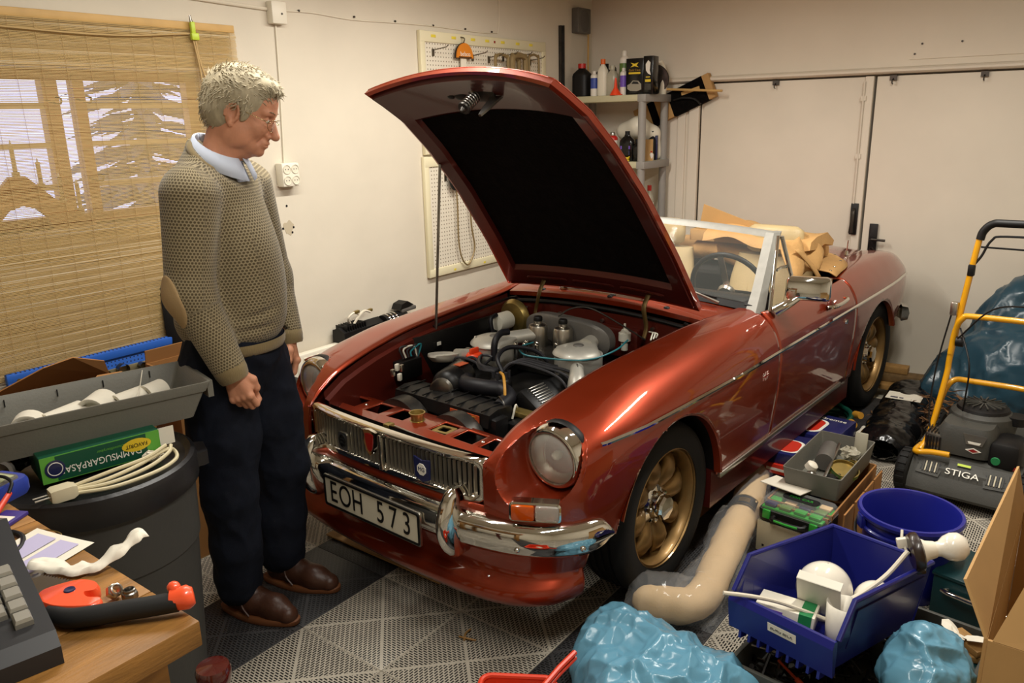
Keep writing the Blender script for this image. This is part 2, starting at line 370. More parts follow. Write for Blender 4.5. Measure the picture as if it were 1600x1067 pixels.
# --- body side surface: stations of six control points T K1 K2 C M B, all (x,y,z)
def st(x,T,K1,K2,C,M,B): return [(x,)+T,(x,)+K1,(x,)+K2,(x,)+C,(x,)+M,(x,)+B]
FRONT=[
 [(-.648,.428,.628),(-.652,.430,.60),(-.655,.432,.57),(-.657,.434,.54),(-.655,.434,.50),(-.645,.434,.42)],
 [(-.625,.430,.648),(-.640,.480,.625),(-.648,.498,.59),(-.650,.505,.55),(-.648,.508,.50),(-.636,.508,.42)],
 [(-.585,.433,.676),(-.605,.515,.672),(-.628,.560,.62),(-.632,.575,.56),(-.628,.578,.50),(-.614,.575,.42)],
 [(-.52,.438,.712),(-.53,.555,.718),(-.582,.620,.65),(-.592,.640,.57),(-.588,.643,.50),(-.572,.638,.42)],
 [(-.45,.444,.735),(-.45,.590,.744),(-.51,.672,.68),(-.528,.695,.59),(-.524,.699,.50),(-.508,.692,.42)],
 [(-.37,.450,.755),(-.36,.608,.763),(-.40,.700,.715),(-.425,.728,.64),(-.425,.732,.52),(-.42,.722,.40)],
 [(-.27,.457,.775),(-.26,.617,.783),(-.275,.708,.735),(-.29,.743,.67),(-.29,.747,.53),(-.29,.733,.36)],
 st(-.1,(.466,.802),(.622,.806),(.710,.755),(.748,.682),(.75,.54),(.730,.33)),
 st(.2,(.482,.822),(.628,.824),(.712,.772),(.75,.688),(.75,.54),(.728,.325)),
 st(.5,(.497,.836),(.632,.838),(.713,.785),(.75,.692),(.75,.54),(.727,.322)),
 st(.80,(.56,.852),(.645,.848),(.713,.792),(.75,.695),(.75,.54),(.727,.320))]
DOOR=[st(.8025,(.655,.842),(.675,.840),(.714,.792),(.75,.695),(.75,.54),(.727,.320)),
 st(1.1,(.665,.825),(.68,.827),(.716,.785),(.75,.697),(.75,.54),(.727,.318)),
 st(1.45,(.665,.815),(.68,.819),(.716,.782),(.75,.699),(.75,.54),(.727,.314)),
 st(1.7575,(.655,.818),(.675,.822),(.716,.784),(.75,.70),(.75,.54),(.727,.310))]
REAR=[st(1.76,(.60,.822),(.665,.826),(.716,.785),(.75,.70),(.75,.54),(.727,.310)),
 st(1.95,(.565,.838),(.655,.842),(.717,.79),(.75,.702),(.75,.54),(.727,.312)),
 st(2.2,(.52,.845),(.652,.850),(.716,.793),(.75,.705),(.75,.54),(.727,.32)),
 st(2.45,(.50,.842),(.648,.848),(.712,.79),(.745,.707),(.745,.56),(.726,.43)),
 st(2.62,(.49,.832),(.64,.838),(.702,.782),(.733,.708),(.733,.56),(.714,.45)),
 st(2.76,(.485,.81),(.625,.815),(.685,.765),(.715,.70),(.715,.57),(.698,.47)),
 [(2.86,.48,.775),(2.85,.61,.778),(2.845,.665,.738),(2.85,.692,.68),(2.85,.692,.57),(2.84,.68,.47)],
 [(2.92,.475,.735),(2.905,.595,.735),(2.90,.635,.705),(2.905,.655,.655),(2.905,.655,.57),(2.89,.645,.47)],
 [(2.96,.47,.69),(2.95,.565,.69),(2.945,.59,.67),(2.95,.60,.63),(2.945,.60,.57),(2.93,.59,.47)]]
HL=(.581,.646)          # headlamp centre y,z
ARCH=((-.03,.315,.352),(2.19,.300,.348))
def cr(P,n):            # catmull-rom through control rows (array k,..,3) -> n*(k-1)+1 rows
    P=np.asarray(P,float); out=[]; K=len(P)
    for i in range(K-1):
        b,c=P[i],P[i+1]; a=P[i-1] if i else 2*b-c; d=P[i+2] if i+2<K else 2*c-b
        for t in np.arange(n)/n: out.append(.5*(2*b+(c-a)*t+(2*a-5*b+4*c-d)*t*t+(3*b-a-3*c+d)*t**3))
    return np.array(out+[P[-1]])
def surf(stn,ns,nt):
    stn=[[r[0],tuple(np.array(r[0])*.78+np.array(r[1])*.22+np.array([0,0,.007]))]+list(r[1:]) for r in stn]
    G=cr(stn,ns); G=cr(np.swapaxes(G,0,1),nt); return np.swapaxes(G,0,1)
def bodypart(name,stn,ns,nt,sg,xr=None,bowl=False,arch=True,m='car_paint'):
    G=surf(stn,ns,nt)
    if bowl:
        dy,dz=G[...,1]-HL[0],G[...,2]-HL[1]; r=np.hypot(dy,dz); r=r*(1+.20*np.clip(-dy/(r+1e-6),0,1)**2); xb=-.455-np.clip((r-.100)/.042,0,1)**1.1*.26
        f=r<.145; G[...,0]=np.where(f,np.maximum(G[...,0],xb),G[...,0])
    if xr: # clip to an x range
        k=[i for i in range(len(G)) if xr[0]-1e-6<=G[i,:,0].mean()<=xr[1]+1e-6]; G=G[k]
    nr,nc=G.shape[:2]; ok=np.ones((nr,nc),bool)
    if arch:
        for cx,cz,R in ARCH:
            dx,dz=G[...,0]-cx,G[...,2]-cz; r=np.hypot(dx,dz); sel=(r<R)&(G[...,2]<.70)&(G[...,1]>.55); ok&=~sel
    mb=MB(); vs=G.reshape(-1,3).copy(); vs[:,1]*=sg; fs=[]; used=set()
    okf=ok.ravel()
    for i in range(nr-1):
        for j in range(nc-1):
            q=(i*nc+j,i*nc+j+1,(i+1)*nc+j+1,(i+1)*nc+j)
            if sum(okf[k] for k in q)>=1:
                if not all(okf[k] for k in q): used.update(k for k in q if not okf[k])
                fs.append(q if sg<0 else q[::-1])
    for k in used:       # pull the verts inside the arch onto its rim
        x,y,z=vs[k]
        for cx,cz,R in ARCH:
            r=math.hypot(x-cx,z-cz)
            if r<R: vs[k]=(cx+(x-cx)/r*R,y,cz+(z-cz)/r*R)
    mb.add(vs,fs); o=cpart(mb,name,m,smooth=50)
    q=o.modifiers.new('s','SOLIDIFY'); q.thickness=.012; q.offset=-1
    return o
for sg in (-1,1):
    bodypart('front_wing',FRONT,22,22,sg,bowl=True)
    bodypart('door',DOOR,12,8,sg,(.8,1.76),arch=False)
    bodypart('rear_wing',REAR,12,10,sg)
    for cx,cz,R in ARCH:    # arch lip and dark wheel well
        y=sg*.742
        def ring(rr,yy,zm): return [(cx+rr*math.cos(a),yy,cz+rr*math.sin(a)) for a in np.linspace(*((.07,math.pi-.32) if cx<1 else (.42,math.pi-.12)),30)]
        mb=MB().loft([ring(R+.002,sg*.748,0),ring(R-.008,sg*.745,0),ring(R-.010,sg*.72,0)],closed=False,caps=False)
        cpart(mb,'arch_lip','car_paint')
        mb=MB().loft([ring(R-.004,sg*.735,0),ring(R,sg*.50,0),ring(.02,sg*.495,0)],closed=False,caps=False)
        cpart(mb,'wheel_well','black')
    # chrome waist strip and sill strip
    P=[]
    GF=cr([r[3] for r in FRONT[4:]],10); GR=cr([r[3] for r in REAR],8)
    line=[p for p in GF]+[(x,.75,.695+.005*(x-.8)) for x in np.linspace(.9,1.7,9)]+[p for p in GR[:-8]]
    for p in line:
        x,y,z=p; z=.705-.012*min(1,max(0,(x+.5)/.9)) if x<.4 else z
        if x<-.25: y=float(np.interp(x,[-.53,-.43,-.29,-.25],[.690,.722,.740,.744]))
        P.append((x,sg*(y+.002),z))
    P=[p for p in P if p[0]>-.455]
    n=len(P); mb=MB(); rings=[]
    for i,p in enumerate(P):
        a,b=V(*P[max(i-1,0)]),V(*P[min(i+1,n-1)]); t=(b-a).normalized(); nn=t.cross(V(0,0,1))*sg*1; nn=nn if nn.y*sg>0 else -nn
        p=V(*p); rings.append([p+V(0,0,.0075)-nn*.002,p+V(0,0,.003)+nn*.006,p-V(0,0,.003)+nn*.006,p-V(0,0,.0075)-nn*.002])
    cpart(mb.loft(rings),'waist_strip','chrome')
    cpart(MB().box((1.0,sg*.73,.318),(1.33,.016,.022),b=.003),'sill_strip','chrome_dull')
    cpart(MB().prism([(.3,.34),(.3,.19),(1.85,.19),(1.85,.34)],.66,.715,Matrix(((1,0,0,0),(0,0,sg,0),(0,1,0,0),(0,0,0,1)))),'sill','under_paint',smooth=0)
    # door furniture
    dh=cpart(MB().tube([(1.36,sg*.742,.772),(1.375,sg*.765,.772),(1.44,sg*.772,.773),(1.55,sg*.768,.776),(1.575,sg*.745,.777)],[.008,.010,.009,.009,.008],8,smooth=3),'door_handle','chrome')
    cpart(MB().ball((1.40,sg*.738,.774),(.032,.012,.024),12,8),'handle_recess','bay_paint',dh)
    cpart(MB().cyl((1.60,sg*.748,.655),(1.60,sg*.762,.655),.014,.011,12),'door_lock','chrome')
# near door mirror
mr=cpart(MB().tube([(.87,-.69,.842),(.89,-.735,.875),(.93,-.77,.905)],[.024,.019,.013],10,smooth=4),'door_mirror','chrome')
cpart(MB().box((0,0,0),(.075,.175,.098),T(.955,-.79,.935)@RZ(.30)@RY(.10),b=.018),'mirror_shell','chrome',mr)
cpart(MB().box((0,0,0),(.004,.155,.08),T(.992,-.789,.935)@RZ(.30)@RY(-.08)),'mirror_glass','chrome',mr)
# little flag badge on the near wing
fb=cpart(MB().prism(rrect(.052,.034,.003,2),0,.003,T(.66,-.7505,.63)@RX(math.pi/2)),'flag_badge','navy')
def bar(w,h,a,z,m): return MB().prism([(-w/2,-h/2),(w/2,-h/2),(w/2,h/2),(-w/2,h/2)],z,z+.0006,T(.66,-.7505,.63)@RX(math.pi/2)@RZ(a))
for a in (.56,-.56): cpart(bar(.054,.006,a,.003,0),'white_saltire','white_paint',fb,smooth=0); cpart(bar(.054,.0025,a,.0037,0),'red_saltire','red_enamel',fb,smooth=0)
for a,w in ((0,.052),(math.pi/2,.034)): cpart(bar(w,.012,a,.0044,0),'white_cross','white_paint',fb,smooth=0); cpart(bar(w,.007,a,.0051,0),'red_cross','red_enamel',fb,smooth=0)
# --- nose: valance with spoiler lip
def plan(P,n):
    h=cr([(x,y,0) for x,y in P],n)[:,:2]; return np.concatenate([h[::-1]*[1,-1],h[1:]])
def outn(C):
    t=np.gradient(C,axis=0); n=np.stack([-t[:,1],t[:,0]],-1); return n/np.linalg.norm(n,axis=1)[:,None]
C=plan([(-.672,0),(-.668,.2),(-.655,.38),(-.622,.53),(-.565,.632),(-.51,.680),(-.46,.705)],8); Nn=outn(C)
prof=[(0,.50),(.004,.46),(.002,.40),(-.012,.34),(-.02,.30),(-.018,.275),(.0,.258),(.022,.245),(.034,.230),(.036,.212),(.028,.196),(.010,.188),(-.03,.186)]
rows=[]
for (x,y),(nx,ny) in zip(C,Nn):
    e=max(0,(abs(y)-.45)/.285); up=.03*e**2
    rows.append([(x-(.05*max(0,e-.35)*(1-max(0,min(1,(z-.2)/.2))))*1.0+nx*o*(1-.5*e),(y)*(1-.09*max(0,e-.3)*(1-max(0,min(1,(z-.2)/.22))))+ny*o*(1-.5*e),z+(up if z<.3 else 0)) for o,z in prof])
o=cpart(MB().grid(np.array(rows)),'front_valance','car_paint',smooth=60); q=o.modifiers.new('s','SOLIDIFY'); q.thickness=.01; q.offset=0
# front panel behind the grille and between wings and grille
C=plan([(-.640,0),(-.637,.2),(-.630,.36),(-.625,.434)],6)
cpart(MB().grid(np.array([[(x+.05,y,z) for z in (.38,.44,.50,.57,.625)] for x,y in C])),'grille_backing','black')
cpart(MB().grid(np.array([[(x-.012,y,.50),(x-.016,y,.48),(x-.012,y,.42)] for x,y in C])),'front_panel','car_paint')
# --- bumper
C=plan([(-.712,0),(-.708,.2),(-.692,.38),(-.656,.53),(-.600,.635),(-.515,.706),(-.425,.735)],8); Nn=outn(C)
bp=[(-.030,.480),(-.006,.479),(.010,.473),(.021,.460),(.026,.442),(.026,.422),(.022,.406),(.014,.396),(.013,.388),(.004,.372),(-.018,.367),(-.030,.368)]
rows=[]
for i,((x,y),(nx,ny)) in enumerate(zip(C,Nn)):
    e=min(i,len(C)-1-i); k=[.35,.66,.82,.91,.96,1][min(e,5)]
    rows.append([(x+nx*o,y+ny*o,.422+(z-.422)*k) for o,z in bp])
bu=cpart(MB().loft(rows),'front_bumper','chrome',smooth=50)
for y in (-.56,.56,-.70,.70):
    i=int(np.argmin(abs(C[:,1]-y))); x,yy=C[i]; nx,ny=Nn[i]
    cpart(MB().ball((x+nx*.022,yy+ny*.022,.405),.009,10,6),'bumper_bolt','chrome',bu)
for sg in (-1,1):
    rings=[]
    for t in np.linspace(0,1,15):
        z=.325+.23*t; w=.033*math.sin(math.pi*min(1,max(0,(t*.94+.03))))**.45; d=.062*math.sin(math.pi*(t*.94+.03))**.55
        rings.append([(-.70-(d*max(0,math.cos(a))+ (0.012*math.sin(math.pi*t)) if math.cos(a)>0 else 0)+(.05 if math.cos(a)<=-.1 else 0),sg*.348+w*math.sin(a)*(1.15-.25*math.sin(math.pi*t)),z) for a in np.linspace(0,2*math.pi,17)[:-1]])
    cpart(MB().loft(rings),'overrider','chrome',bu,smooth=60)
# --- number plate
X=T(-.742,.006,.39)@Matrix(((0,0,-1,0),(-1,0,0,0),(0,1,0,0),(0,0,0,1)))
pl=cpart(MB().prism(rrect(.482,.112,.008),-.006,0,X),'number_plate','plate_white')
rim=rrect(.482,.112,.008); rin=rrect(.468,.098,.006)
cpart(MB().loft([[(*p,.0005) for p in rim],[(*p,.003) for p in rim],[(*p,.003) for p in rin],[(*p,.0005) for p in rin]],caps=False,X=X,loop=True),'plate_border','black',pl)
rim=rrect(.49,.12,.01)
cpart(MB().loft([[(*p,-.006) for p in rim],[(*p,.001) for p in rim],[(*p,.001) for p in rrect(.480,.110,.008)],[(*p,-.006) for p in rrect(.480,.110,.008)]],caps=False,X=X,loop=True),'plate_holder','chrome_dull',pl)
for s,x in (('E',-.190),('O',-.128),('H',-.062),('5',.055),('7',.118),('3',.182)): text('plate_character',s,.112,'ink',pl,X@T(x,-.001,.0012),.0006,squash=.74)
# --- grille
C=plan([(-.668,0),(-.666,.15),(-.658,.30),(-.640,.40),(-.628,.432)],8)
def gx(y): return float(np.interp(abs(y),C[len(C)//2:,1],C[len(C)//2:,0]))
gp=[(-y,z) for y,z in rrect(.858,.150,.028,4)]; gi=rrect(.800,.104,.018,4); gi=[(-y,z) for y,z in gi]
def dens(P):
    out=[]
    for i in range(len(P)):
        a=np.array(P[i]); b=np.array(P[(i+1)%len(P)]); k=max(1,int(np.hypot(*(b-a))/.05))
        out+= [tuple(a+(b-a)*j/k) for j in range(k)]
    return out
def ringp(w,h,r,off,k=26):
    return [(gx(y)+off,-y,z+.572) for y,z in [ (yy,zz) for yy,zz in dens(rrect(w,h,r,4))]]
R_=[]
A=dens(rrect(.858,.150,.028,4)); n=len(A)
def sc(w,h): return [(gx(y*w)+0,-y*w,.572+z*h) for y,z in A]
def offx(L,d): return [(x+d,y,z) for x,y,z in L]
gr=cpart(MB().loft([offx(sc(1,1),.02),offx(sc(1,1),-.006),offx(sc(.985,.93),-.012),offx(sc(.955,.76),-.008),offx(sc(.94,.70),.012)],caps=False),'grille_surround','chrome',smooth=60)
slat=None
for i in range(-21,22):
    y=i*.0186
    if abs(i)<1: continue
    if slat is None: slat=MB().prism([(-.005,-.002),(-.005,.002),(.005,.0042),(.005,-.0042)],-.052,.052).build('grille_slat','chrome_dull',gr,0); s=slat
    else: s=bpy.data.objects.new('grille_slat',slat.data); COL.objects.link(s); s.parent=gr
    s.location=(gx(y)-.002,y,.572)
cpart(MB().box((gx(0)-.006,0,.572),(.03,.014,.125),b=.004),'centre_bar','chrome',gr)
Xg=lambda y,z,d=0: T(gx(y)-.012-d,y,z)@Matrix(((0,0,-1,0),(-1,0,0,0),(0,1,0,0),(0,0,0,1)))
sh=[(-.034,.04),(-.030,.0),(-.018,-.035),(0,-.048),(.018,-.035),(.030,0),(.034,.04),(0,.046)]
b=cpart(MB().prism(sh,0,.012,Xg(.045,.60)),'centre_badge','chrome',gr); cpart(MB().prism([(x*.62,y*.72) for x,y in sh],.012,.0135,Xg(.045,.60)),'badge_enamel','red_enamel',b)
b=cpart(MB().prism(rrect(.05,.066,.012),0,.008,Xg(.20,.562)),'round_badge','chrome_dull',gr)
cpart(MB().tube([(.016*math.cos(a),.022*math.sin(a),0) for a in np.linspace(0,6.28,20)[:-1]],.003,6,closed=True,X=Xg(.20,.565,.009)),'badge_ring','black',b)
cpart(MB().tube([(.012,.014,0),(-.008,.012,0),(-.01,.002,0),(.009,-.002,0),(.009,-.014,0),(-.012,-.014,0)],.003,6,smooth=3,X=Xg(.20,.565,.009)),'badge_curl','black',b)
b=cpart(MB().prism([(-.036,.038),(-.032,-.03),(0,-.044),(.032,-.03),(.036,.038),(0,.03)],0,.006,Xg(-.195,.566)),'shield_badge','navy',gr)
oc=[(.021*math.cos(a+.39),.021*math.sin(a+.39)) for a in np.linspace(0,6.283,9)[:-1]]
cpart(MB().prism(oc,.006,.008,Xg(-.195,.566)),'octagon_emblem','white_paint',b); text('emblem_letters','MG',.02,'navy',b,Xg(-.195,.566,.0085))
# --- headlamps and indicators
for sg in (-1,1):
    X=T(-.50,sg*HL[0],HL[1])@RZ(-sg*.0)@RY(-math.pi/2-.06)   # z axis looks forward
    hl=cpart(MB().lathe([(.098,-.05),(.104,-.03),(.1035,-.012),(.098,.006),(.090,.013),(.084,.012),(.0815,.004),(.081,-.004)],40,X,caps=False),'headlamp','chrome',smooth=60)
    cpart(MB().lathe([(.104,-.058),(.1065,-.05),(.1065,-.036),(.1035,-.030)],40,X,caps=False),'lamp_seal','black',hl)
    g=cpart(MB().lathe([(.0825,.004),(.076,.011),(.06,.018),(.035,.023),(.001,.025)],40,X,caps=False),'lamp_lens','lensglass',hl,smooth=80)
    cpart(MB().lathe([(.087,0),(.075,-.025),(.05,-.05),(.02,-.065),(.002,-.068)],32,X,caps=False),'reflector','chrome_dull',hl,smooth=80)
    # flutes of the lens
    cpart(MB().ball((0,0,-.03),(.014,.014,.02),12,8,X=X),'bulb','white_paint',hl)
    # indicator: amber inner half, clear outer half
    A_=V(-.653,sg*.535,.524); B_=V(-.575,sg*.668,.524); d=(B_-A_).normalized(); w=(B_-A_).length
    Xi=Matrix((d,V(0,0,1),d.cross(V(0,0,1))*(1))).transposed().to_4x4(); Xi.translation=(A_+B_)/2
    if (Xi.to_3x3()@V(0,0,1)).x>0: Xi=Xi@Matrix.Diagonal((1,1,-1,1))
    bz=rrect(w,.062,.012,4)
    ind=cpart(MB().loft([[(*p,-.02) for p in bz],[(*p,.014) for p in bz],[(p[0]*.93,p[1]*.84,.018) for p in bz],[(p[0]*.92,p[1]*.82,.008) for p in bz]],caps=False,X=Xi),'indicator','chrome')
    for nm,m,x0,x1 in (('amber_lens','amber',-.46,-.005),('clear_lens','lensglass',.005,.46)):
        cpart(MB().box(((x0+x1)/2*w,0,.016),((x1-x0)*w,.05,.022),Xi,b=.008),nm,m,ind)
mat('hinge_brown','5a4726',.4,metal=.7)
# --- scuttle between the bonnet and the windscreen
rows=[]
for x,zc,ze,w in ((.585,.862,.835,.502),(.60,.868,.838,.504),(.68,.882,.845,.53),(.76,.892,.85,.55),(.84,.897,.852,.562),(.90,.897,.852,.565)):
    rows.append([(x,w*u,ze+(zc-ze)*(1-u*u)) for u in np.linspace(-1,1,25)])
rows=[[(.585,p[1],p[2]-.02) for p in rows[0]]]+rows
cpart(MB().grid(np.array(rows)),'scuttle','car_paint')
def scz(x,y): return float(np.interp(x,[.585,.68,.76,.84],[.862,.882,.892,.897]))-(y/.55)**2*.04
vg=cpart(MB().prism(rrect(.075,.46,.02),0,.004,T(.665,.012,scz(.665,0)-.006)@RY(-.12)),'vent_recess','black')
rg=rrect(.078,.47,.022); ri=rrect(.062,.45,.016)
X=T(.665,.012,scz(.665,0)+.001)@RY(-.12)
vm=MB().loft([[(*p,-.006) for p in rg],[(*p,.006) for p in rg],[(*p,.006) for p in ri],[(*p,-.006) for p in ri]],caps=False,X=X,loop=True)
for k in range(7): vm.box((0,-.19+k*.063,.002),(.066,.008,.006),X@T(0,0,0)@T(0,-.19+k*.063,0)@RZ(.5)@T(0,.19-k*.063,0))
cpart(vm,'vent_grille','chrome',smooth=0)
# --- bonnet, built shut and then swung up about its hinge line
BH=V(.585,0,.85); BA=math.radians(55.8)
BX=T(.040,0,.012)@Matrix.Translation(BH)@RY(BA)@Matrix.Translation(-BH)
def bon(u,v,d=0):   # u 0 front..1 rear, v -1..1, d depth below the skin
    w=.424+.076*u; xc=-.648+1.194*u; bow=-.030*(1-v*v)*(1-u)**2
    ze=np.interp(u,[0,.06,.15,.3,.5,.75,1],[.600,.640,.694,.748,.795,.824,.836]); cr_=np.interp(u,[0,.15,.5,1],[.052,.050,.036,.030])
    s=abs(v); z=ze+cr_*(1-s**2.2)
    return (xc+bow+d*.35*(1-u),w*v,z-d)
us=np.concatenate([np.linspace(0,.2,9),np.linspace(.24,1,17)]); vs_=np.linspace(-1,1,29)
A=np.array([[bon(u,v) for v in vs_] for u in us])
skin=MB().grid(A)
bn=skin.build('bonnet','car_paint',car,X=BX); q=bn.modifiers.new('s','SOLIDIFY'); q.thickness=.004; q.offset=-1
# rolled edge all round
edge=[bon(0,v) for v in vs_]+[bon(u,1) for u in us[1:]]+[bon(1,v) for v in vs_[::-1][1:]]+[bon(u,-1) for u in us[::-1][1:-1]]
ec=np.mean(edge,axis=0)
def inn(p,k,dz): q=V(*p); c=V(*ec); h=V(c.x-q.x,c.y-q.y,0); h.x=math.copysign(min(abs(h.x),.3),h.x); h.y=math.copysign(min(abs(h.y),.3),h.y); return q+h*k/.3+V(0,0,dz)
cpart(MB().loft([[V(*p) for p in edge],[V(*p)+V(0,0,-.022) for p in edge],[inn(p,.012,-.022) for p in edge],[inn(p,.014,-.006) for p in edge]],caps=False),'bonnet_edge','car_paint',bn)
# inner frame: a raised border round the sunk black pad
U0_,U1_,V0_=.165,.90,.83
def fr(u,v): 
    d=.030
    if U0_<u<U1_ and abs(v)<V0_: d=.012
    if u<.015 or u>.985 or abs(v)>.972: d=.008
    return bon(u,v,d)
uu=sorted(set([.01,.02,.06,.11,U0_-.012,U0_+.004,U1_-.004,U1_+.012,.93,.96,.98,.992]+list(np.linspace(.2,.88,14))))
vv=sorted(set([s*x for s in(-1,1) for x in(.978,.965,.91,V0_+.012,V0_-.006)]+list(np.linspace(-.78,.78,13))))
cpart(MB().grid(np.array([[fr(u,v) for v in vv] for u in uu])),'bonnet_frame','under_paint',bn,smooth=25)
cpart(MB().grid(np.array([[bon(u,v,.0145) for v in np.linspace(-V0_+.01,V0_-.01,15)] for u in np.linspace(U0_+.006,U1_-.006,20)])),'insulation_pad','pad',bn)
# pressed swages on the rear border
for v in (-.5,0,.5): cpart(MB().tube([bon(.955,v-.2,.031),bon(.945,v-.17,.034),bon(.945,v+.17,.034),bon(.955,v+.2,.031)],.008,8,smooth=4,flat=.5),'swage','under_paint',bn)
# holes, latch pin with its coil spring, safety hook
for v,w in ((.16,.030),(.26,.018)):
    p=V(*bon(.085,v,.031)); cpart(MB().ball(p,(w*.6,w,.003),14,6),'lightening_hole','black',bn)
p=V(*bon(.085,-.02,.03))
lt=cpart(MB().box(p+V(0,-.03,-.004),(.05,.11,.008),b=.002).cyl(p,p+V(0,0,-.085),.007,n=10).cyl(p+V(0,0,-.085),p+V(0,0,-.098),.011,.005,n=10),'latch_pin','dark_steel',bn)
sp=[p+V(.019*math.cos(a),.019*math.sin(a),-.004-.075*a/(7*6.283)) for a in np.linspace(0,7*6.283,120)]
cpart(MB().tube(sp,.0034,6),'latch_spring','steel',lt)
cpart(MB().cyl(p+V(0,0,-.077),p+V(0,0,-.082),.024,.022,n=16),'spring_cup','dark_steel',lt)
h=p+V(.012,-.085,0)
cpart(MB().loft([[h+V(-.004+a,b,z) for a,b in ((0,-.016*k),(.008,-.016*k),(.008,.016*k),(0,.016*k))] for z,k in ((0,1.6),(-.03,1.3),(-.07,.9),(-.105,.35))]),'safety_hook','steel',lt)
# bonnet prop on the far side, hinge arms
top=BX@V(*bon(.36,.955,.03))
pr=cpart(MB().tube([V(.03,.452,.70),V(.03,.45,.74),top],.0058,8),'bonnet_prop','steel')
for sg in (-1,1):
    a=BX@V(*bon(.965,sg*.55,.03)); cpart(MB().tube([a,a+V(-.035,0,-.05),V(.52,sg*.29,.79),V(.50,sg*.29,.74)],[.012,.011,.010,.010],8,smooth=5,flat=.45),'bonnet_hinge','hinge_brown')
for y in (.32,-.05,-.33): cpart(MB().ball((.615,y,scz(.6,y)+.006),(.014,.014,.008),10,6),'bonnet_buffer','black')
# --- windscreen
def wsp(v,t):   # v -1..1 across, t 0 base..1 top
    y=v*(.645-.045*t); xb=.815-.0*v*v+.0; x=(.745+.075*(v*v)*.9)+.235*t; zb=.895-.045*v*v; zt=1.168-.038*v*v
    return V(x,y,zb+(zt-zb)*t)
vv=np.linspace(-1,1,21)
def band(t0,t1,o,w): 
    return [[wsp(v,t0)+V(-o,0,0),wsp(v,t1)+V(-o,0,0),wsp(v,t1)+V(w,0,.004),wsp(v,t0)+V(w,0,0)] for v in vv]
ws=cpart(MB().loft(band(.955,1.02,.012,.02)),'windscreen_frame','alu',smooth=50)
cpart(MB().loft(band(-.02,.06,.010,.02)),'base_seal','black',ws)
for sg in (-1,1):
    mb=MB(); R_=[]
    for t in np.linspace(-.09,1.03,12):
        p=wsp(sg*.985,t); k=1+.9*max(0,.25-t)**1.1
        R_.append([p+V(-.020*k,-sg*.030*k,0),p+V(-.024*k,sg*.010,0),p+V(.010,sg*.026,0),p+V(.05*k,sg*.014,0),p+V(.045*k,-sg*.012,0)])
    cpart(mb.loft(R_),'windscreen_pillar','alu',ws,smooth=50)
cpart(MB().grid(np.array([[wsp(v,t) for v in vv*.975] for t in np.linspace(.05,.97,6)])),'windscreen_glass','screen',ws)
mb=MB().loft([[wsp(v,t)+V(d,0,0) for v,t in [(x,.06) for x in vv*.975]+[(.975,t) for t in (.3,.6,.9)]+[(x,.955) for x in vv[::-1]*.975]+[(-.975,t) for t in (.9,.6,.3)]] for d in (-.004,.004)],caps=False)
for v in (-.75,.0):     # wipers
    a=wsp(v-.02,-.02)+V(-.03,0,.012); b=wsp(v+.36,.09)+V(-.012,0,.008); c=wsp(v+.02,.05)+V(-.010,0,.004); d=wsp(v+.66,.17)+V(-.009,0,.004)
    wp=cpart(MB().tube([a,(a+b)/2+V(-.01,0,.012),b],[.007,.005,.004],6,smooth=3),'wiper_arm','chrome_dull'); cpart(MB().tube([c,b,d],.004,6,smooth=4),'wiper_blade','black',wp)
# quarter light on the near and far doors
for sg in (-1,1):
    a=V(.86,sg*.672,.845); b=V(1.035,sg*.615,1.125); c=V(1.075,sg*.617,1.12); d=V(1.145,sg*.678,.838)
    ql=cpart(MB().tube([a,b,c,d],[.009]*4,8,closed=True),'quarter_light','chrome',smooth=50)
    cpart(MB().add([a,b,c,d],[(0,1,2,3)]),'quarter_glass','screen',ql)
    cpart(MB().tube([V(1.095,sg*.64,.99),V(1.08,sg*.62,.985),V(1.06,sg*.61,.975)],.007,6).box(V(1.12,sg*.668,.86),(.05,.02,.03),b=.006),'quarter_catch','chrome',ql)
cpart(MB().cyl((.98,0,1.03),(.985,0,1.15),.005,n=8).box((1.03,0,1.09),(.02,.17,.05),b=.01),'rear_view_mirror','chrome')
# --- cockpit
tub=MB()
tub.box((1.35,0,.24),(1.15,1.30,.03)); tub.box((1.96,0,.5),(.04,1.24,.55)); tub.box((1.35,0,.33),(1.1,.20,.16),b=.03)
for s in (-1,1): tub.box((1.3,s*.645,.52),(1.1,.03,.56))
cpart(tub,'cockpit_tub','carpet',smooth=0)
dsh=cpart(MB().loft([[(x,y,z) for x,z in ((.88,.50),(.93,.60),(.95,.78),(.98,.81),(.97,.86),(.93,.885),(.84,.892),(.80,.87),(.80,.5))] for y in (-.62,.62)]),'dashboard','black')
for y,r in ((-.44,.05),(-.26,.05),(-.10,.03),(.02,.03)): cpart(MB().lathe([(r,0),(r,.012),(r*.86,.014),(r*.84,.006),(.001,.006)],20,T(.955,y,.72)@RY(math.pi/2+.1)),'gauge','chrome_dull',dsh)
X=T(1.17,-.345,.835)@RY(-math.pi/2-.32+math.pi)
sw=cpart(MB().tube([(.185*math.cos(a),.185*math.sin(a),0) for a in np.linspace(0,6.283,37)[:-1]],.0125,10,closed=True,X=X),'steering_wheel','black')
sm=MB().lathe([(.035,-.04),(.045,-.03),(.045,-.02),(.03,-.008),(.001,-.006)],16,X)
for a in (0.1,math.pi-.1,-math.pi/2): sm.box((.10,0,-.012),(.16,.03,.004),X@RZ(a))
cpart(sm,'wheel_spokes','chrome_dull',sw); cpart(MB().cyl(X@V(0,0,-.03),V(.93,-.345,.70),.022,n=12),'steering_column','black',sw)
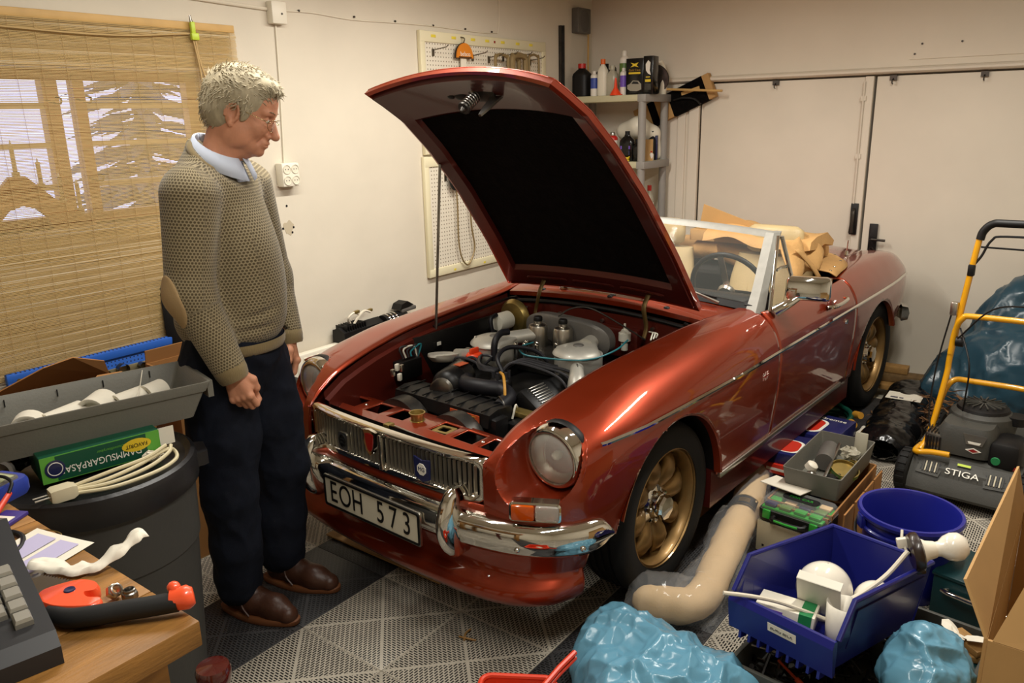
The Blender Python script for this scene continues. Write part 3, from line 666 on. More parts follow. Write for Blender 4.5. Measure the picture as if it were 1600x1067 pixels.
for y in (-.33,.33):
    seat=cpart(MB().loft([[(x,y+w*math.cos(a)*.24,.40+.09*math.sin(a)*h) for a in np.linspace(0,6.283,17)[:-1]] for x,w,h in ((1.13,.85,.6),(1.2,1,1),(1.4,1,.95),(1.6,.95,.8))]),'seat','cream_leather',smooth=60)
    R_=[]
    for t in np.linspace(0,1,9):
        zz=.42+.50*t; w=(.235-.02*t)*(1-.25*max(0,t-.8)*5*.4); xx=1.60+.13*t; d=.065*(1-.35*t)
        R_.append([(xx+d*math.sin(a),y+w*math.copysign(abs(math.cos(a))**.6,math.cos(a)),zz) for a in np.linspace(0,6.283,21)[:-1]])
    bk=cpart(MB().loft(R_),'backrest','cream_leather',seat,smooth=60)
    for v in (-.10,-.035,.035,.10): MB().tube([(1.60-.064+.13*t+.023*t,y+v,.45+.44*t) for t in np.linspace(0,1,6)],.004,5).build('piping','cream_leather',seat)
    R_=[[(1.715+.045*k*math.sin(a),y+.15*(k**.4)*math.copysign(abs(math.cos(a))**.55,math.cos(a)),z) for a in np.linspace(0,6.283,21)[:-1]] for z,k in ((.935,.55),(.95,.9),(1.0,1),(1.055,.95),(1.075,.5))]
    hr=cpart(MB().loft(R_),'headrest','cream_leather',seat,smooth=60)
# --- rear deck, boot lid, folded soft top
rows=[]
for x,zc,w,ze in ((2.02,.868,.535,.842),(2.2,.885,.52,.846),(2.4,.885,.503,.843),(2.6,.868,.49,.833),(2.76,.838,.485,.811),(2.86,.80,.48,.777),(2.93,.745,.475,.735),(2.975,.68,.47,.69),(2.985,.56,.56,.54),(2.96,.43,.57,.43)):
    rows.append([(x,w*u,ze+(zc-ze)*(1-u*u)) for u in np.linspace(-1,1,17)])
cpart(MB().grid(np.array(rows)),'boot_lid','car_paint')
cpart(MB().box((1.86,0,.80),(.30,1.14,.02)),'hood_well','carpet',smooth=0)
# tonneau strip in tan canvas curving round the back of the cockpit
P=[(1.70,-.60),(1.80,-.585),(1.98,-.56),(2.12,-.47),(2.17,-.30),(2.18,0),(2.17,.30),(2.12,.47),(1.98,.56),(1.80,.585)]
Pc=curve([(x,y,0) for x,y in P],6); rows=[]
for i,p in enumerate(Pc):
    t=(Pc[min(i+1,len(Pc)-1)]-Pc[max(i-1,0)]).normalized(); n=V(-t.y,t.x,0)*-1
    zb=.862+.022*math.cos(math.pi*i/len(Pc)*2-math.pi)*.5
    rows.append([p+n*.055+V(0,0,zb-.008),p+n*.02+V(0,0,zb+.012),p-n*.05+V(0,0,zb+.022),p-n*.12+V(0,0,zb+.012),p-n*.16+V(0,0,zb-.01)])
tn=cpart(MB().grid(np.array(rows)),'tonneau_strip','tan_canvas',smooth=70); q=tn.modifiers.new('s','SOLIDIFY'); q.thickness=.006
for i in range(2,len(Pc)-1,5):
    p=rows[i][1]; cpart(MB().ball((p.x,p.y,p.z+.004),(.009,.009,.005),10,6),'press_stud','chrome',tn)
# folded hood: layers of canvas heaped across the back
def fold(n,y0,y1,prof,ph,am):
    rows=[]
    for y in np.linspace(y0,y1,26):
        w=am*math.sin(y*9+ph)+am*.6*math.sin(y*23+ph*2)
        rows.append([(x+w*.6,y+.012*math.sin(z*30),z+w+am*.5*math.sin(x*25+y*14)) for x,z in prof])
    o=cpart(MB().loft(rows),n,'tan_canvas',smooth=75); return o
fold('folded_hood',-.50,.30,[(1.80,.84),(1.78,.88),(1.79,.92),(1.84,.94),(1.95,.94),(2.04,.92),(2.06,.88),(2.0,.85)],.3,.012)
fold('hood_layer',-.53,.05,[(1.64,.98),(1.66,1.02),(1.76,1.045),(1.90,1.04),(1.98,1.00),(1.97,.975),(1.85,.985),(1.72,.985)],1.9,.014)
# hood corner flap hanging over the near side
G=[]
for i,t in enumerate(np.linspace(0,1,12)):
    row=[]
    for s in np.linspace(0,1,10):
        x=1.42+.34*s-.05*t*(1-s); y=-.47-.06*math.sin(t*2)+.02*math.sin(s*9+t*4)-.03*t; z=1.035-.01*s-.20*t*(1-.35*s)+.012*math.sin(s*14)
        row.append((x,y,z))
    G.append(row)
fl_=cpart(MB().grid(np.array(G)),'hood_flap','tan_canvas',smooth=80); q=fl_.modifiers.new('s','SOLIDIFY'); q.thickness=.006
cpart(MB().grid(np.array([[(1.46+.05*s+.20*t,-.53-.012*math.sin(t*3)-.05*t,1.0-.17*t) for s in np.linspace(0,1,4)] for t in np.linspace(0,1,9)])),'hood_strap','tan_canvas',fl_).modifiers.new('s','SOLIDIFY').thickness=.004
cpart(MB().cyl((2.33,-.50,.850),(2.33,-.50,.875),.012,.008,n=10).cyl((2.33,-.50,.875),(2.325,-.505,.935),.0045,.003,n=8),'aerial_stub','chrome')
# rear bumper
C=plan([(3.02,0),(3.015,.3),(2.99,.5),(2.93,.63),(2.85,.70),(2.77,.735)],6); Nn=-outn(C)
cpart(MB().loft([[(x+nx*o,y+ny*o,z) for o,z in ((-.02,.50),(.012,.495),(.022,.46),(.015,.42),(-.02,.41))] for (x,y),(nx,ny) in zip(C,Nn)]),'rear_bumper','chrome',smooth=50)
for sg in (-1,1): cpart(MB().box((2.93,sg*.625,.62),(.03,.06,.15),b=.012),'rear_lamp','red_enamel')
# --- wheels
def wheel(x,y,sg,steer=0):
    X=T(x,y,.308)@RZ(0 if sg>0 else math.pi)@RZ(steer)@RX(-math.pi/2)   # local z points outwards
    D=.075
    tyre=[(.212,-.085),(.235,-.092),(.262,-.095),(.285,-.090),(.299,-.076)]
    for g in (-.045,-.015,.015,.045): tyre+=[(.3075,g-.006),(.302,g-.004),(.302,g+.004),(.3075,g+.006)]
    tyre+=[(.299,.076),(.285,.090),(.262,.095),(.235,.092),(.212,.085)]
    rim=[(.213,.088),(.219,.083),(.216,.076),(.206,.078),(.201,.070),(.196,.05),(.192,-.02),(.198,-.07),(.214,-.086)]
    w=MB().lathe(rim,56,caps=False).lathe([(.001,.028),(.070,.028),(.078,.02),(.078,-.01),(.001,-.02)],40,caps=False).build('wheel','bronze',car,smooth=35,X=X)
    t=MB().lathe(tyre,72,caps=False).build('tyre','rubber',w,smooth=35)
    for k in range(36):   # tread sipes as shallow ribs
        pass
    sb=MB(); s=None
    rings=[]
    for r,wd,th,z in ((.055,.030,.024,.010),(.080,.040,.030,.018),(.110,.048,.032,.030),(.140,.050,.030,.036),(.170,.046,.024,.030),(.196,.050,.018,.016)):
        rings.append([(r,wd*math.cos(a)*.86,z+th*math.sin(a)) for a in np.linspace(0,6.283,15)[:-1]])
    sb.loft(rings)
    for k in range(8):
        if s is None: s=sb.build('spoke','bronze',w,smooth=60); o=s
        else: o=bpy.data.objects.new('spoke',s.data); COL.objects.link(o); o.parent=w
        o.rotation_euler=(0,0,k*math.pi/4+.2)
    MB().lathe([(.074,.024),(.073,.036),(.052,.044),(.046,.062),(.040,.066)],32,caps=False).lathe([(.044,.058),(.047,.078),(.042,.088),(.001,.090)],8,RZ(.2)).build('hub_cap','chrome',w,smooth=30)
    nt=None
    for k in range(5):
        if nt is None: nt=MB().lathe([(.0095,0),(.0095,.014),(.006,.02),(.001,.021)],6).build('wheel_nut','chrome',w,smooth=30); o=nt
        else: o=bpy.data.objects.new('wheel_nut',nt.data); COL.objects.link(o); o.parent=w
        o.location=(.054*math.cos(k*1.2566),.054*math.sin(k*1.2566),.036)
    MB().lathe([(.12,-.05),(.12,-.062),(.03,-.06)],32).build('brake_disc','dark_steel',w)
    MB().cyl((.19,0,.02),(.188,0,.05),.004,n=6).build('valve','chrome_dull',w)
wheel(0,-.612,-1); wheel(0,.612,1); wheel(2.311,-.618,-1); wheel(2.311,.618,1)
cpart(MB().cyl((2.311,-.5,.30),(2.311,.5,.30),.05,n=12).cyl((0,-.5,.25),(0,.5,.25),.04,n=12).box((1.1,0,.25),(2.2,.5,.08)),'underbody','black',smooth=0)
# ================= engine bay =================
mat('engine_black','0c0b0b',.42,spec=.45,var=.3,vs=30); mat('airbox','b4b0a5',.45,metal=.35,coat=.2,var=.06,vs=30); mat('plenum','6d6a65',.5,metal=.4,var=.1,vs=20)
mat('orange_plastic','e0431a',.4); mat('orange_rubber','c4461f',.6); mat('teal_cable','1f6f78',.4); mat('mustard','b8842a',.5); mat('label','cfc8b8',.5); mat('label_orange','b04a22',.5)
mat('brass','a08a50',.35,metal=.8,var=.15,vs=30); mat('hose','131217',.5,spec=.4); mat('grey_lead','2c2b2e',.5); mat('reservoir','d8d4c4',.4)
for sg in (-1,1):
    rows=[]
    for x in np.linspace(-.58,.56,14):
        w=float(np.interp(x,[-.65,-.5,-.27,.2,.576],[.428,.438,.457,.482,.50])); zt=float(np.interp(x,[-.65,-.52,-.37,-.27,-.1,.2,.576],[.625,.708,.751,.771,.798,.818,.832]))
        rows.append([(x,sg*(w-.003),zt-.004),(x,sg*(w-.006),zt-.03),(x,sg*(w-.03),zt-.034),(x,sg*(w-.034),zt-.09),(x,sg*(w-.04),.5),(x,sg*(w-.06),.28)])
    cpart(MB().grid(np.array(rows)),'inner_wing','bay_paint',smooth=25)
    cpart(MB().tube([r[1] for r in rows[(7 if sg>0 else 4):]]+[(.565,sg*.44,.815)],.009,8),'rubber_seal','black')
    cpart(MB().box((.22,sg*.440,.64),(.66,.014,.25),b=.003),'wing_liner','engine_black')
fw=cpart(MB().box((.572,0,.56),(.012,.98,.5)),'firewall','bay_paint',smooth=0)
cpart(MB().tube([(.565,y,scz(.585,y)-.035) for y in np.linspace(-.47,.47,9)],.010,8),'rubber_seal','black')
cpart(MB().box((.545,.0,.70),(.05,.5,.13),b=.015),'bulkhead_box','bay_paint',fw)
for y in (.38,.18,-.05,-.3,-.42): cpart(MB().cyl((.562,y,.775),(.548,y,.775),.008,n=8),'grommet','chrome_dull',fw)
# slam panel with its row of holes
hs=[(.371,.04,.028),(.225,.042,.03),(.095,.042,.032),(-.225,.042,.032),(-.345,.046,.036),(-.115,.036,.028)]
ys=sorted(set([-.425,.425]+[round(y+s*h,4) for y,h,_ in hs for s in(-1,1)])); xs=[-.085,-.072,-.036,.040,.078,.095]
mb=MB()
def spz(y,x): return (-.485-.035*math.cos(y/.43*1.2)+x+.025,y,.600+.022*(1-abs(y)/.43)+.35*0*x-(.02 if x<-.07 else 0)-(.018 if x>.07 else 0))
G=[[spz(y,x) for x in xs] for y in ys]
vs=[p for r in G for p in r]; fs=[]; nx=len(xs)
for i in range(len(ys)-1):
    yc=(ys[i]+ys[i+1])/2
    for j in range(nx-1):
        if j==2 and any(abs(yc-y)<h for y,h,_ in hs): continue
        fs.append((i*nx+j,(i+1)*nx+j,(i+1)*nx+j+1,i*nx+j+1))
mb.add(vs,fs); sl=cpart(mb,'slam_panel','car_paint',smooth=30); q=sl.modifiers.new('s','SOLIDIFY'); q.thickness=.012; q.offset=-1; q=sl.modifiers.new('b','BEVEL'); q.width=.006; q.segments=2; q.limit_method='ANGLE'
sl.modifiers['b'].angle_limit=math.radians(50)
cpart(MB().box((-.515,0,.48),(.18,.84,.02)),'lower_tray','engine_black',smooth=0)
cpart(MB().grid(np.array([[spz(y,-.075),V(*spz(y,-.075))+V(-.01,0,-.05),V(*spz(y,-.075))+V(-.005,0,-.12)] for y in ys])),'panel_face','bay_paint',sl)
cup=cpart(MB().lathe([(.030,0),(.030,.004),(.023,.006),(.022,.016),(.028,.032),(.029,.034),(.024,.034),(.018,.010),(.001,.008)],24,T(-.500,.012,.623)),'latch_cup','brass',sl)
cpart(MB().box((-.500,.012,.623),(.06,.07,.003)),'latch_plate','brass',sl)
cpart(MB().loft([[(*p,0) for p in rrect(.06,.07,.008)],[(*p,.005) for p in rrect(.06,.07,.008)],[(*p,.005) for p in rrect(.034,.04,.005)],[(*p,0) for p in rrect(.034,.04,.005)]],caps=False,loop=True,X=T(-.495,-.115,.617)@RZ(.1)),'safety_catch','brass',sl)
cpart(MB().tube([(-.565,.06,.615),(-.57,-.05,.612),(-.565,-.16,.605)],.004,6),'latch_rod','chrome_dull',sl)
cpart(MB().box((-.577,.075,.615),(.03,.03,.02),b=.003),'latch_lever','brass',sl)
for y in (.30,.16,-.17,-.285): cpart(MB().ball((-.485-.035*math.cos(y/.43*1.2)-.005+.025,y,.617),(.007,.007,.005),8,5),'panel_screw','chrome_dull',sl)
# front fans and radiator
for y in (.20,-.075):
    f=cpart(MB().lathe([(.120,-.03),(.126,-.03),(.126,.03),(.120,.03),(.112,.02),(.112,-.02)],40,T(-.395,y,.515)@RY(math.pi/2)),'fan_shroud','engine_black'); f.data.materials[0]=MATS['dark_steel']
    mb=MB().cyl((-.42,y,.515),(-.38,y,.515),.04,n=16)
    cpart(mb,'fan_motor','engine_black',f)
    for k in range(5): cpart(MB().box((.065,0,0),(.08,.035,.004),T(-.40,y,.515)@RY(math.pi/2)@RZ(k*1.257)@RX(.5)),'fan_blade','engine_black',f)
ra=cpart(MB().box((-.315,.03,.50),(.07,.50,.26),b=.008),'radiator','engine_black')
tk=cpart(MB().loft([[(x,y,z) for x,z in ((-.365,.60),(-.355,.645),(-.31,.655),(-.235,.648),(-.225,.61),(-.25,.59))] for y in (.285,-.195)]),'header_tank','engine_black',ra,smooth=20)
for y in np.linspace(.25,-.16,8): cpart(MB().box((-.293,y,.6535),(.13,.006,.006),b=.002),'tank_rib','engine_black',tk)
cpart(MB().box((-.3645,-.085,.622),(.003,.14,.032),RX(0)),'warning_label','label_orange',tk,smooth=0)
for k in range(3): cpart(MB().box((-.3665,-.085,.613+k*.009),(.001,.11,.003)),'label_line','mustard',tk,smooth=0)
# block and heads
en=cpart(MB().box((.12,0,.40),(.62,.30,.26),b=.03).box((.10,.0,.55),(.5,.20,.14),b=.03),'engine_block','engine_black')
for sg in (-1,1):
    X=T(.10,sg*.185,.60)@RX(-sg*.6)
    rc=cpart(MB().box((0,0,0),(.50,.14,.10),X,b=.025),'rocker_cover','engine_black',en)
    for k in range(8): cpart(MB().box((-.17,-.035*1+k*.012*1,.052),(.09,.004,.010),X,b=.001),'cover_fin','chrome_dull',rc)
# inlet manifold, carbs, plenum plate
cpart(MB().box((.26,.03,.66),(.20,.24,.09),b=.03),'inlet_manifold','dark_steel',en)
for x,y in ((.275,.085),(.295,-.030)):
    c=cpart(MB().lathe([(.034,.66),(.041,.70),(.041,.785),(.037,.795),(.018,.802),(.018,.812),(.020,.813)],24,T(x,y,0)),'carburettor','chrome_dull',en,smooth=35)
    cpart(MB().lathe([(.0175,.81),(.019,.816),(.019,.828),(.016,.832),(.001,.832)],12,T(x,y,0)),'damper_cap','black',c)
    cpart(MB().cyl((x-.05,y,.68),(x+.08,y,.69),.028,n=14),'carb_body','dark_steel',c)
pp=[]
for a in np.linspace(0,2*math.pi,41)[:-1]:
    ca,sa=math.cos(a),math.sin(a); pp.append((.235*math.copysign(abs(ca)**.5,ca),.07*math.copysign(abs(sa)**.8,sa)))
def plr(x,k): return [(x-.10*(p[0]/.235)*.25,.0-p[0]*k-.01,.755+p[1]*k) for p in pp]
cpart(MB().loft([plr(.335,.90),plr(.343,1),plr(.385,1),plr(.395,.93)]),'air_plenum','plenum',en,smooth=40)
# air filter cans with their snorkels
def can(cx,cy,z0,outd,snork,lab):
    b=MB().lathe([(.092,z0-.085),(.095,z0-.08),(.096,z0-.004)],40,T(cx,cy,0),caps=True)
    a=cpart(b,'air_filter','airbox',en,smooth=40)
    d=V(*outd).normalized(); R_=[]
    n=40
    def tear(r,ext,z,w=.042):
        out=[]
        for k in range(n):
            t=2*math.pi*k/n; p=V(math.cos(t),math.sin(t),0)*r; al=p.dot(d)
            if al>0: s=p-d*al; al2=al/r; p=d*(al+ext*al2**1.5)+s*(1-(1-w/r)*al2**.9 if w<r else 1)
            out.append((cx+p.x,cy+p.y,z))
        return out
    R_=[tear(.099,.0,z0-.006),tear(.103,.0,z0),tear(.100,.005,z0+.006),tear(.088,.035,z0+.018),tear(.066,.050,z0+.026),tear(.03,.04,z0+.029)]
    cpart(MB().loft(R_),'filter_lid','airbox',a,smooth=50)
    q=V(cx,cy,z0+.012)
    cpart(MB().tube([q+d*.06,q+d*.13+V(0,0,.006),q+d*.20+V(0,0,.010)],[.036,.034,.034],18,smooth=4,flat=.8),'filter_neck','airbox',a,smooth=50)
    lx=snork.normalized()
    cpart(MB().ball((cx,cy,z0+.030),(.022,.022,.007),16,8),'lid_dimple','plenum',a)
    cpart(MB().box((0,0,0),(.055,.022,.002),T(cx-.03,cy-.045 if lab else cy+.05,z0+.021)@RZ(-.9)@RX(.18)),'lid_label','label',a); cpart(MB().box((0,0,.0015),(.045,.010,.001),T(cx-.03,cy-.045 if lab else cy+.05,z0+.021)@RZ(-.9)@RX(.18)),'label_print','ink',a)
    return a
a=can(.122,.195,.735,(.75,-.55,0),V(-1,.3,0),0)
cpart(MB().tube([(.06,.215,.70),(-.0,.235,.705),(-.05,.248,.712)],[.030,.030,.033],16,smooth=3,flat=.8),'snorkel','airbox',a,smooth=50)
hr=[]
X=T(-.115,.262,.722)@RZ(.25)@RY(.2)
rg=[(.085*math.cos(t)*1.05,.050*math.sin(t)) for t in np.linspace(0,6.283,33)[:-1]]
cpart(MB().loft([[(x*.8+.012,y*.8,-.02) for x,y in rg],[(x,y,0) for x,y in rg],[(x*.98,y*.98,.010) for x,y in rg],[(x*.80,y*.74,.008) for x,y in rg],[(x*.62,y*.55,-.004) for x,y in rg]],X=X),'intake_mouth','airbox',a,smooth=60)
cpart(MB().prism([(x*.66,y*.6) for x,y in rg],-.003,.0005,X),'intake_throat','mustard' if 0 else 'reservoir',a)
cpart(MB().tube([V(.005,.233,.705)+V(.003*math.sin(t),.032*math.cos(t),.026*math.sin(t)) for t in np.linspace(0,6.283,20)[:-1]],.003,6,closed=True),'hose_clip','steel',a)
a=can(.205,-.172,.735,(.9,.1,0),V(-1,-.4,0),1)
cpart(MB().tube([(.135,-.215,.70),(.085,-.25,.690),(.05,-.275,.672),(.03,-.285,.64)],[.026,.028,.034,.034],16,smooth=4),'snorkel','airbox',a,smooth=50)
cpart(MB().tube([V(.105,-.238,.694)+V(.02*math.cos(t),.02*math.cos(t)*.9,.028*math.sin(t)) for t in np.linspace(0,6.283,20)[:-1]],.0035,6,closed=True),'hose_clip','steel',a)
# ancillaries
al=cpart(MB().lathe([(.03,-.10),(.055,-.085),(.062,-.07),(.062,-.01),(.058,-.008)],28,T(-.165,.155,.655)@RZ(.35)@RY(math.pi/2)),'alternator','engine_black',en,smooth=35)
cpart(MB().lathe([(.060,-.012),(.0605,.07),(.05,.085),(.001,.087)],28,T(-.165,.155,.655)@RZ(.35)@RY(math.pi/2)),'alternator_case','steel',al,smooth=35)
cpart(MB().lathe([(.035,-.135),(.045,-.13),(.030,-.12),(.045,-.11),(.035,-.105)],24,T(-.165,.155,.655)@RZ(.35)@RY(math.pi/2)),'pulley','steel',al)
cpart(MB().box((-.135,.145,.7155),(.05,.035,.002),RZ(0)),'alternator_label','label_orange',al)
oc=cpart(MB().cyl((-.01,.19,.60),(-.01,.19,.700),.026,n=18).lathe([(.034,.700),(.034,.714),(.028,.718),(.001,.718)],14,T(-.01,.19,0)),'oil_filler','engine_black',en)
cpart(MB().lathe([(.034,.702),(.035,.714),(.028,.722),(.001,.723)],12,T(-.01,.19,0)).box((-.01,.19,.730),(.05,.014,.028),b=.006),'oil_cap','orange_plastic',oc)
cpart(MB().tube([(-.12,.135,.655),(-.20,.06,.668),(-.19,-.02,.668),(-.155,-.075,.66),(-.17,-.125,.645),(-.255,-.15,.635)],[.030,.031,.031,.031,.030,.026],14,smooth=5),'top_hose','hose',en,smooth=70)
cpart(MB().tube([V(-.235,-.145,.638)+V(.012*math.cos(t),.012*math.sin(t)*.5+.028*math.cos(t),.03*math.sin(t)) for t in np.linspace(0,6.283,20)[:-1]],.003,6,closed=True),'hose_clip','steel',en)
ds=cpart(MB().lathe([(.042,.60),(.044,.66),(.038,.675),(.02,.685),(.001,.685)],20,T(-.085,-.015,0)),'distributor','engine_black',en)
for k,(x,y) in enumerate(((.03,0),(.01,.028),(-.02,.02),(-.028,-.01),(-.005,-.03),(.022,-.022))):
    cpart(MB().cyl((-.085+x,-.015+y,.675),(-.085+x,-.015+y,.705),.007,n=8),'lead_socket','grey_lead',ds)
E_=[(-.01+.03*k,.235-.012*k,.665) for k in range(4)]
for k in range(4):
    s=V(-.085,.0,.70); e=V(-.10+.028*k,.235-.035*k,.685)
    cpart(MB().tube([s+V(.01*k-.01,.01,0),s+V(-.03,.06,.005+.006*k),V(-.06+.012*k,.14,.705+.006*k),e+V(.01,-.03,.035),e,e+V(-.02,.03,-.04)],.0055,7,smooth=6),'plug_lead','grey_lead',en)
for k in range(4):
    s=V(-.085,-.02,.70); e=V(.02+.05*k,-.27,.64)
    cpart(MB().tube([s,s+V(.03+.02*k,-.03,.035),V(-.0+.035*k,-.12,.715-.006*k),V(.03+.04*k,-.20,.685),e],.0055,7,smooth=6),'plug_lead','grey_lead',en)
cpart(MB().tube([(-.09,-.03,.70),(-.06,.02,.745),(.02,.03,.765),(.10,-.03,.745),(.13,-.08,.70)],.009,8,smooth=6),'breather_hose','hose',en)
cpart(MB().tube([(.10,.10,.80),(.06,.11,.80),(.02,.105,.77),(.01,.10,.70)],.014,10,smooth=5),'crankcase_hose','hose',en)
cpart(MB().tube([(-.115,-.04,.71),(-.15,-.085,.715),(-.19,-.125,.69),(-.215,-.145,.645),(-.235,-.15,.625)],.0055,8,smooth=6),'king_lead','mustard',en)
cpart(MB().lathe([(.010,.585),(.013,.60),(.013,.625),(.006,.635)],12,T(-.235,-.15,0)),'lead_boot','orange_rubber',en)
cpart(MB().tube([(.16,.02,.755),(.09,.03,.75),(.06,-.01,.735),(.075,-.075,.73),(.10,-.20,.735),(.14,-.285,.745),(.26,-.31,.755),(.38,-.29,.765)],.0035,7,smooth=8),'choke_cable','teal_cable',en)
cpart(MB().tube([(.33,.02,.83),(.36,-.03,.865),(.40,-.10,.865),(.45,-.22,.80),(.50,-.30,.74)],.0035,7,smooth=6),'vacuum_pipe','dark_steel',en)
for x,y in ((.115,.075),(.135,.045),(.165,.06),(.15,-.005),(.18,.015),(.21,-.06)): cpart(MB().cyl((x,y,.69),(x,y,.745),.008,n=6).ball((x,y,.748),.009,8,6),'linkage_bolt','chrome',en)
# brake servo, pump, relays and brackets
sv=cpart(MB().lathe([(.03,-.028),(.072,-.024),(.084,-.010),(.088,0),(.084,.008),(.06,.018),(.001,.020)],32,T(.50,.40,.735)@RY(math.pi/2)),'brake_servo','brass',smooth=40)
cpart(MB().lathe([(.001,-.035),(.035,-.03),(.042,-.01),(.042,.05),(.03,.06)],24,T(.40,.40,.735)@RY(math.pi/2)),'wiper_motor','reservoir',sv,smooth=40)
cpart(MB().tube([(.37,.40,.775),(.33,.40,.76),(.33,.385,.70),(.38,.37,.68)],.010,8,smooth=5),'servo_hose','hose',sv)
pm=cpart(MB().lathe([(.014,.66),(.015,.70),(.026,.702),(.026,.735),(.018,.74),(.012,.75),(.005,.752),(.005,.775),(.001,.776)],20,T(.50,-.20,.02)),'washer_pump','reservoir',smooth=35)
rl=cpart(MB().box((-.18,.405,.66),(.12,.05,.08),b=.006),'relay_box','engine_black')
for x,y,z_,m in ((-.23,.40,.70,'chrome_dull'),(-.205,.395,.715,'reservoir'),(-.18,.39,.705,'chrome_dull'),(-.215,.38,.68,'reservoir')): cpart(MB().box((x,y,z_),(.018,.014,.028),RZ(.3),b=.003),'terminal',m,rl)
for k in range(4): cpart(MB().tube([(-.21+.015*k,.395,.71),(-.22+.02*k,.40,.755-.008*k),(-.16+.02*k,.405,.745),(-.13,.40,.69)],.004,6,smooth=5),'wire',('grey_lead','reservoir','grey_lead','teal_cable')[k],rl)
cpart(MB().box((.02,.438,.70),(.05,.02,.05),b=.004).box((.02,.426,.712),(.018,.006,.018)),'fuse_cover','engine_black'); cpart(MB().box((.02,.421,.716),(.020,.004,.014)),'fuse_tag','white_paint')
cf=cpart(MB().box((-.20,-.30,.55),(.16,.20,.10),b=.008),'coil_bracket','engine_black')
cpart(MB().box((-.195,-.215,.61),(.05,.08,.018),RZ(0),b=.003),'terminal_block','brass',cf); cpart(MB().tube([(-.2,-.19,.63),(-.22,-.20,.645),(-.24,-.20,.60)],.004,6,smooth=4),'wire','reservoir',cf)
cpart(MB().tube([(-.235,-.15,.66),(-.25,-.17,.64),(-.265,-.165,.61)],.003,6,smooth=4),'wire','reservoir',cf)
for k in range(3): cpart(MB().tube([(.46,-.36+.01*k,.79),(.42,-.38-.01*k,.80),(.37+.02*k,-.40,.785)],.003,6,smooth=4),'wire','reservoir')
cpart(MB().box((.30,-.40,.74),(.16,.06,.03),b=.006),'heater_valve','engine_black')
# ================= the man =================
def skinmat():
    m=mat('skin','c78c6e',.5,spec=.35,var=.10,vs=28,bump=.06,bs=160,det=6); nodes(m)[2]['Subsurface Weight'].default_value=.12; nodes(m)[2]['Subsurface Radius'].default_value=(.012,.005,.003)
skinmat()
def knit():
    m=mat('knit','8f7f5e',.9,spec=.15,sheen=.25); N,L,I=nodes(m)
    t=N.new('ShaderNodeTexCoord'); mp=N.new('ShaderNodeMapping'); mp.inputs['Scale'].default_value=(100,100,125); L(t.outputs['Object'],mp.inputs[0])
    v=N.new('ShaderNodeTexVoronoi'); v.feature='DISTANCE_TO_EDGE'; v.inputs['Randomness'].default_value=.22; v.inputs['Scale'].default_value=1; L(mp.outputs[0],v.inputs['Vector'])
    r=N.new('ShaderNodeValToRGB'); r.color_ramp.elements[0].position=.10; r.color_ramp.elements[0].color=lin('8e7f61'); r.color_ramp.elements[1].position=.24; r.color_ramp.elements[1].color=lin('453b2a'); L(v.outputs['Distance'],r.inputs[0]); L(r.outputs[0],I['Base Color'])
    b=N.new('ShaderNodeBump'); b.inputs['Strength'].default_value=.6; b.inputs['Distance'].default_value=.002; b.invert=True; L(v.outputs['Distance'],b.inputs['Height']); L(b.outputs[0],I['Normal'])
def knitnodes():
    m=mat('knit','8f7f5e',.9,spec=.15,sheen=.2); N,L,I=nodes(m)
    a=N.new('ShaderNodeAttribute'); a.attribute_name='knit'; sp=N.new('ShaderNodeSeparateXYZ'); L(a.outputs['Vector'],sp.inputs[0])
    def M(op,x,y=None):
        q=N.new('ShaderNodeMath'); q.operation=op
        for i,v in enumerate((x,y)):
            if v is None: continue
            if isinstance(v,(int,float)): q.inputs[i].default_value=v
            else: L(v,q.inputs[i])
        return q.outputs[0]
    v=M('DIVIDE',sp.outputs[1],.0088); row=M('FLOOR',v); u=M('ADD',M('DIVIDE',sp.outputs[0],.0105),M('MULTIPLY',M('MODULO',row,2),.5))
    fx,fy=M('SUBTRACT',M('FRACT',u),.5),M('SUBTRACT',M('FRACT',v),.5)
    d=M('SQRT',M('ADD',M('MULTIPLY',fx,fx),M('MULTIPLY',M('MULTIPLY',fy,fy),.8)))
    r=N.new('ShaderNodeValToRGB'); r.color_ramp.elements[0].position=.30; r.color_ramp.elements[0].color=lin('554a36'); r.color_ramp.elements[1].position=.42; r.color_ramp.elements[1].color=lin('93866a'); L(d,r.inputs[0]); L(r.outputs[0],I['Base Color'])
    b=N.new('ShaderNodeBump'); b.inputs['Strength'].default_value=.5; b.inputs['Distance'].default_value=.003; L(d,b.inputs['Height']); L(b.outputs[0],I['Normal'])
knitnodes()
mat('rib','7d6c4a',.9,sheen=.2,bump=.25,bs=30,stretch=(14,14,.3)); mat('patch','a58a62',.85,var=.06,vs=20,bump=.1,bs=200)
mat('denim','131722',.85,spec=.2,var=.25,vs=18,bump=.12,bs=250); mat('shirt','c3cbdc',.7); mat('hair_grey','a69a80',.65,spec=.3,var=.25,vs=60,stretch=(1,1,.25)); mat('brow','a5937c',.8)
mat('leather','40261a',.42,spec=.45,var=.25,vs=14,bump=.15,bs=60); mat('sole','6b4023',.6); mat('eye_white','d9d2c8',.15); mat('iris','4b5a63',.2); mat('wire','a8936a',.2,metal=1); mat('lens','ffffff',.0,alpha=.07); mat('lip','9c5548',.5); mat('sock','14151a',.9)
mf=Vector((.55313,.83310,0)); mr_=Vector((.83310,-.55313,0))
MM=Matrix(((mr_.x,mf.x,0,-.90),(mr_.y,mf.y,0,.40),(0,0,1,0),(0,0,0,1)))
man=thing('person','grey-haired man in olive knit sweater looking down into the open engine bay','person',X=MM)
def Q(r,z,Y): k=1+Y/2.643; return (r*k,Y,1.6375+(z-1.6375)*k)
HY=math.radians(-14); HP=math.radians(21)
HM=T(.064,-.02,1.672)@RZ(HY)@RY(HP)
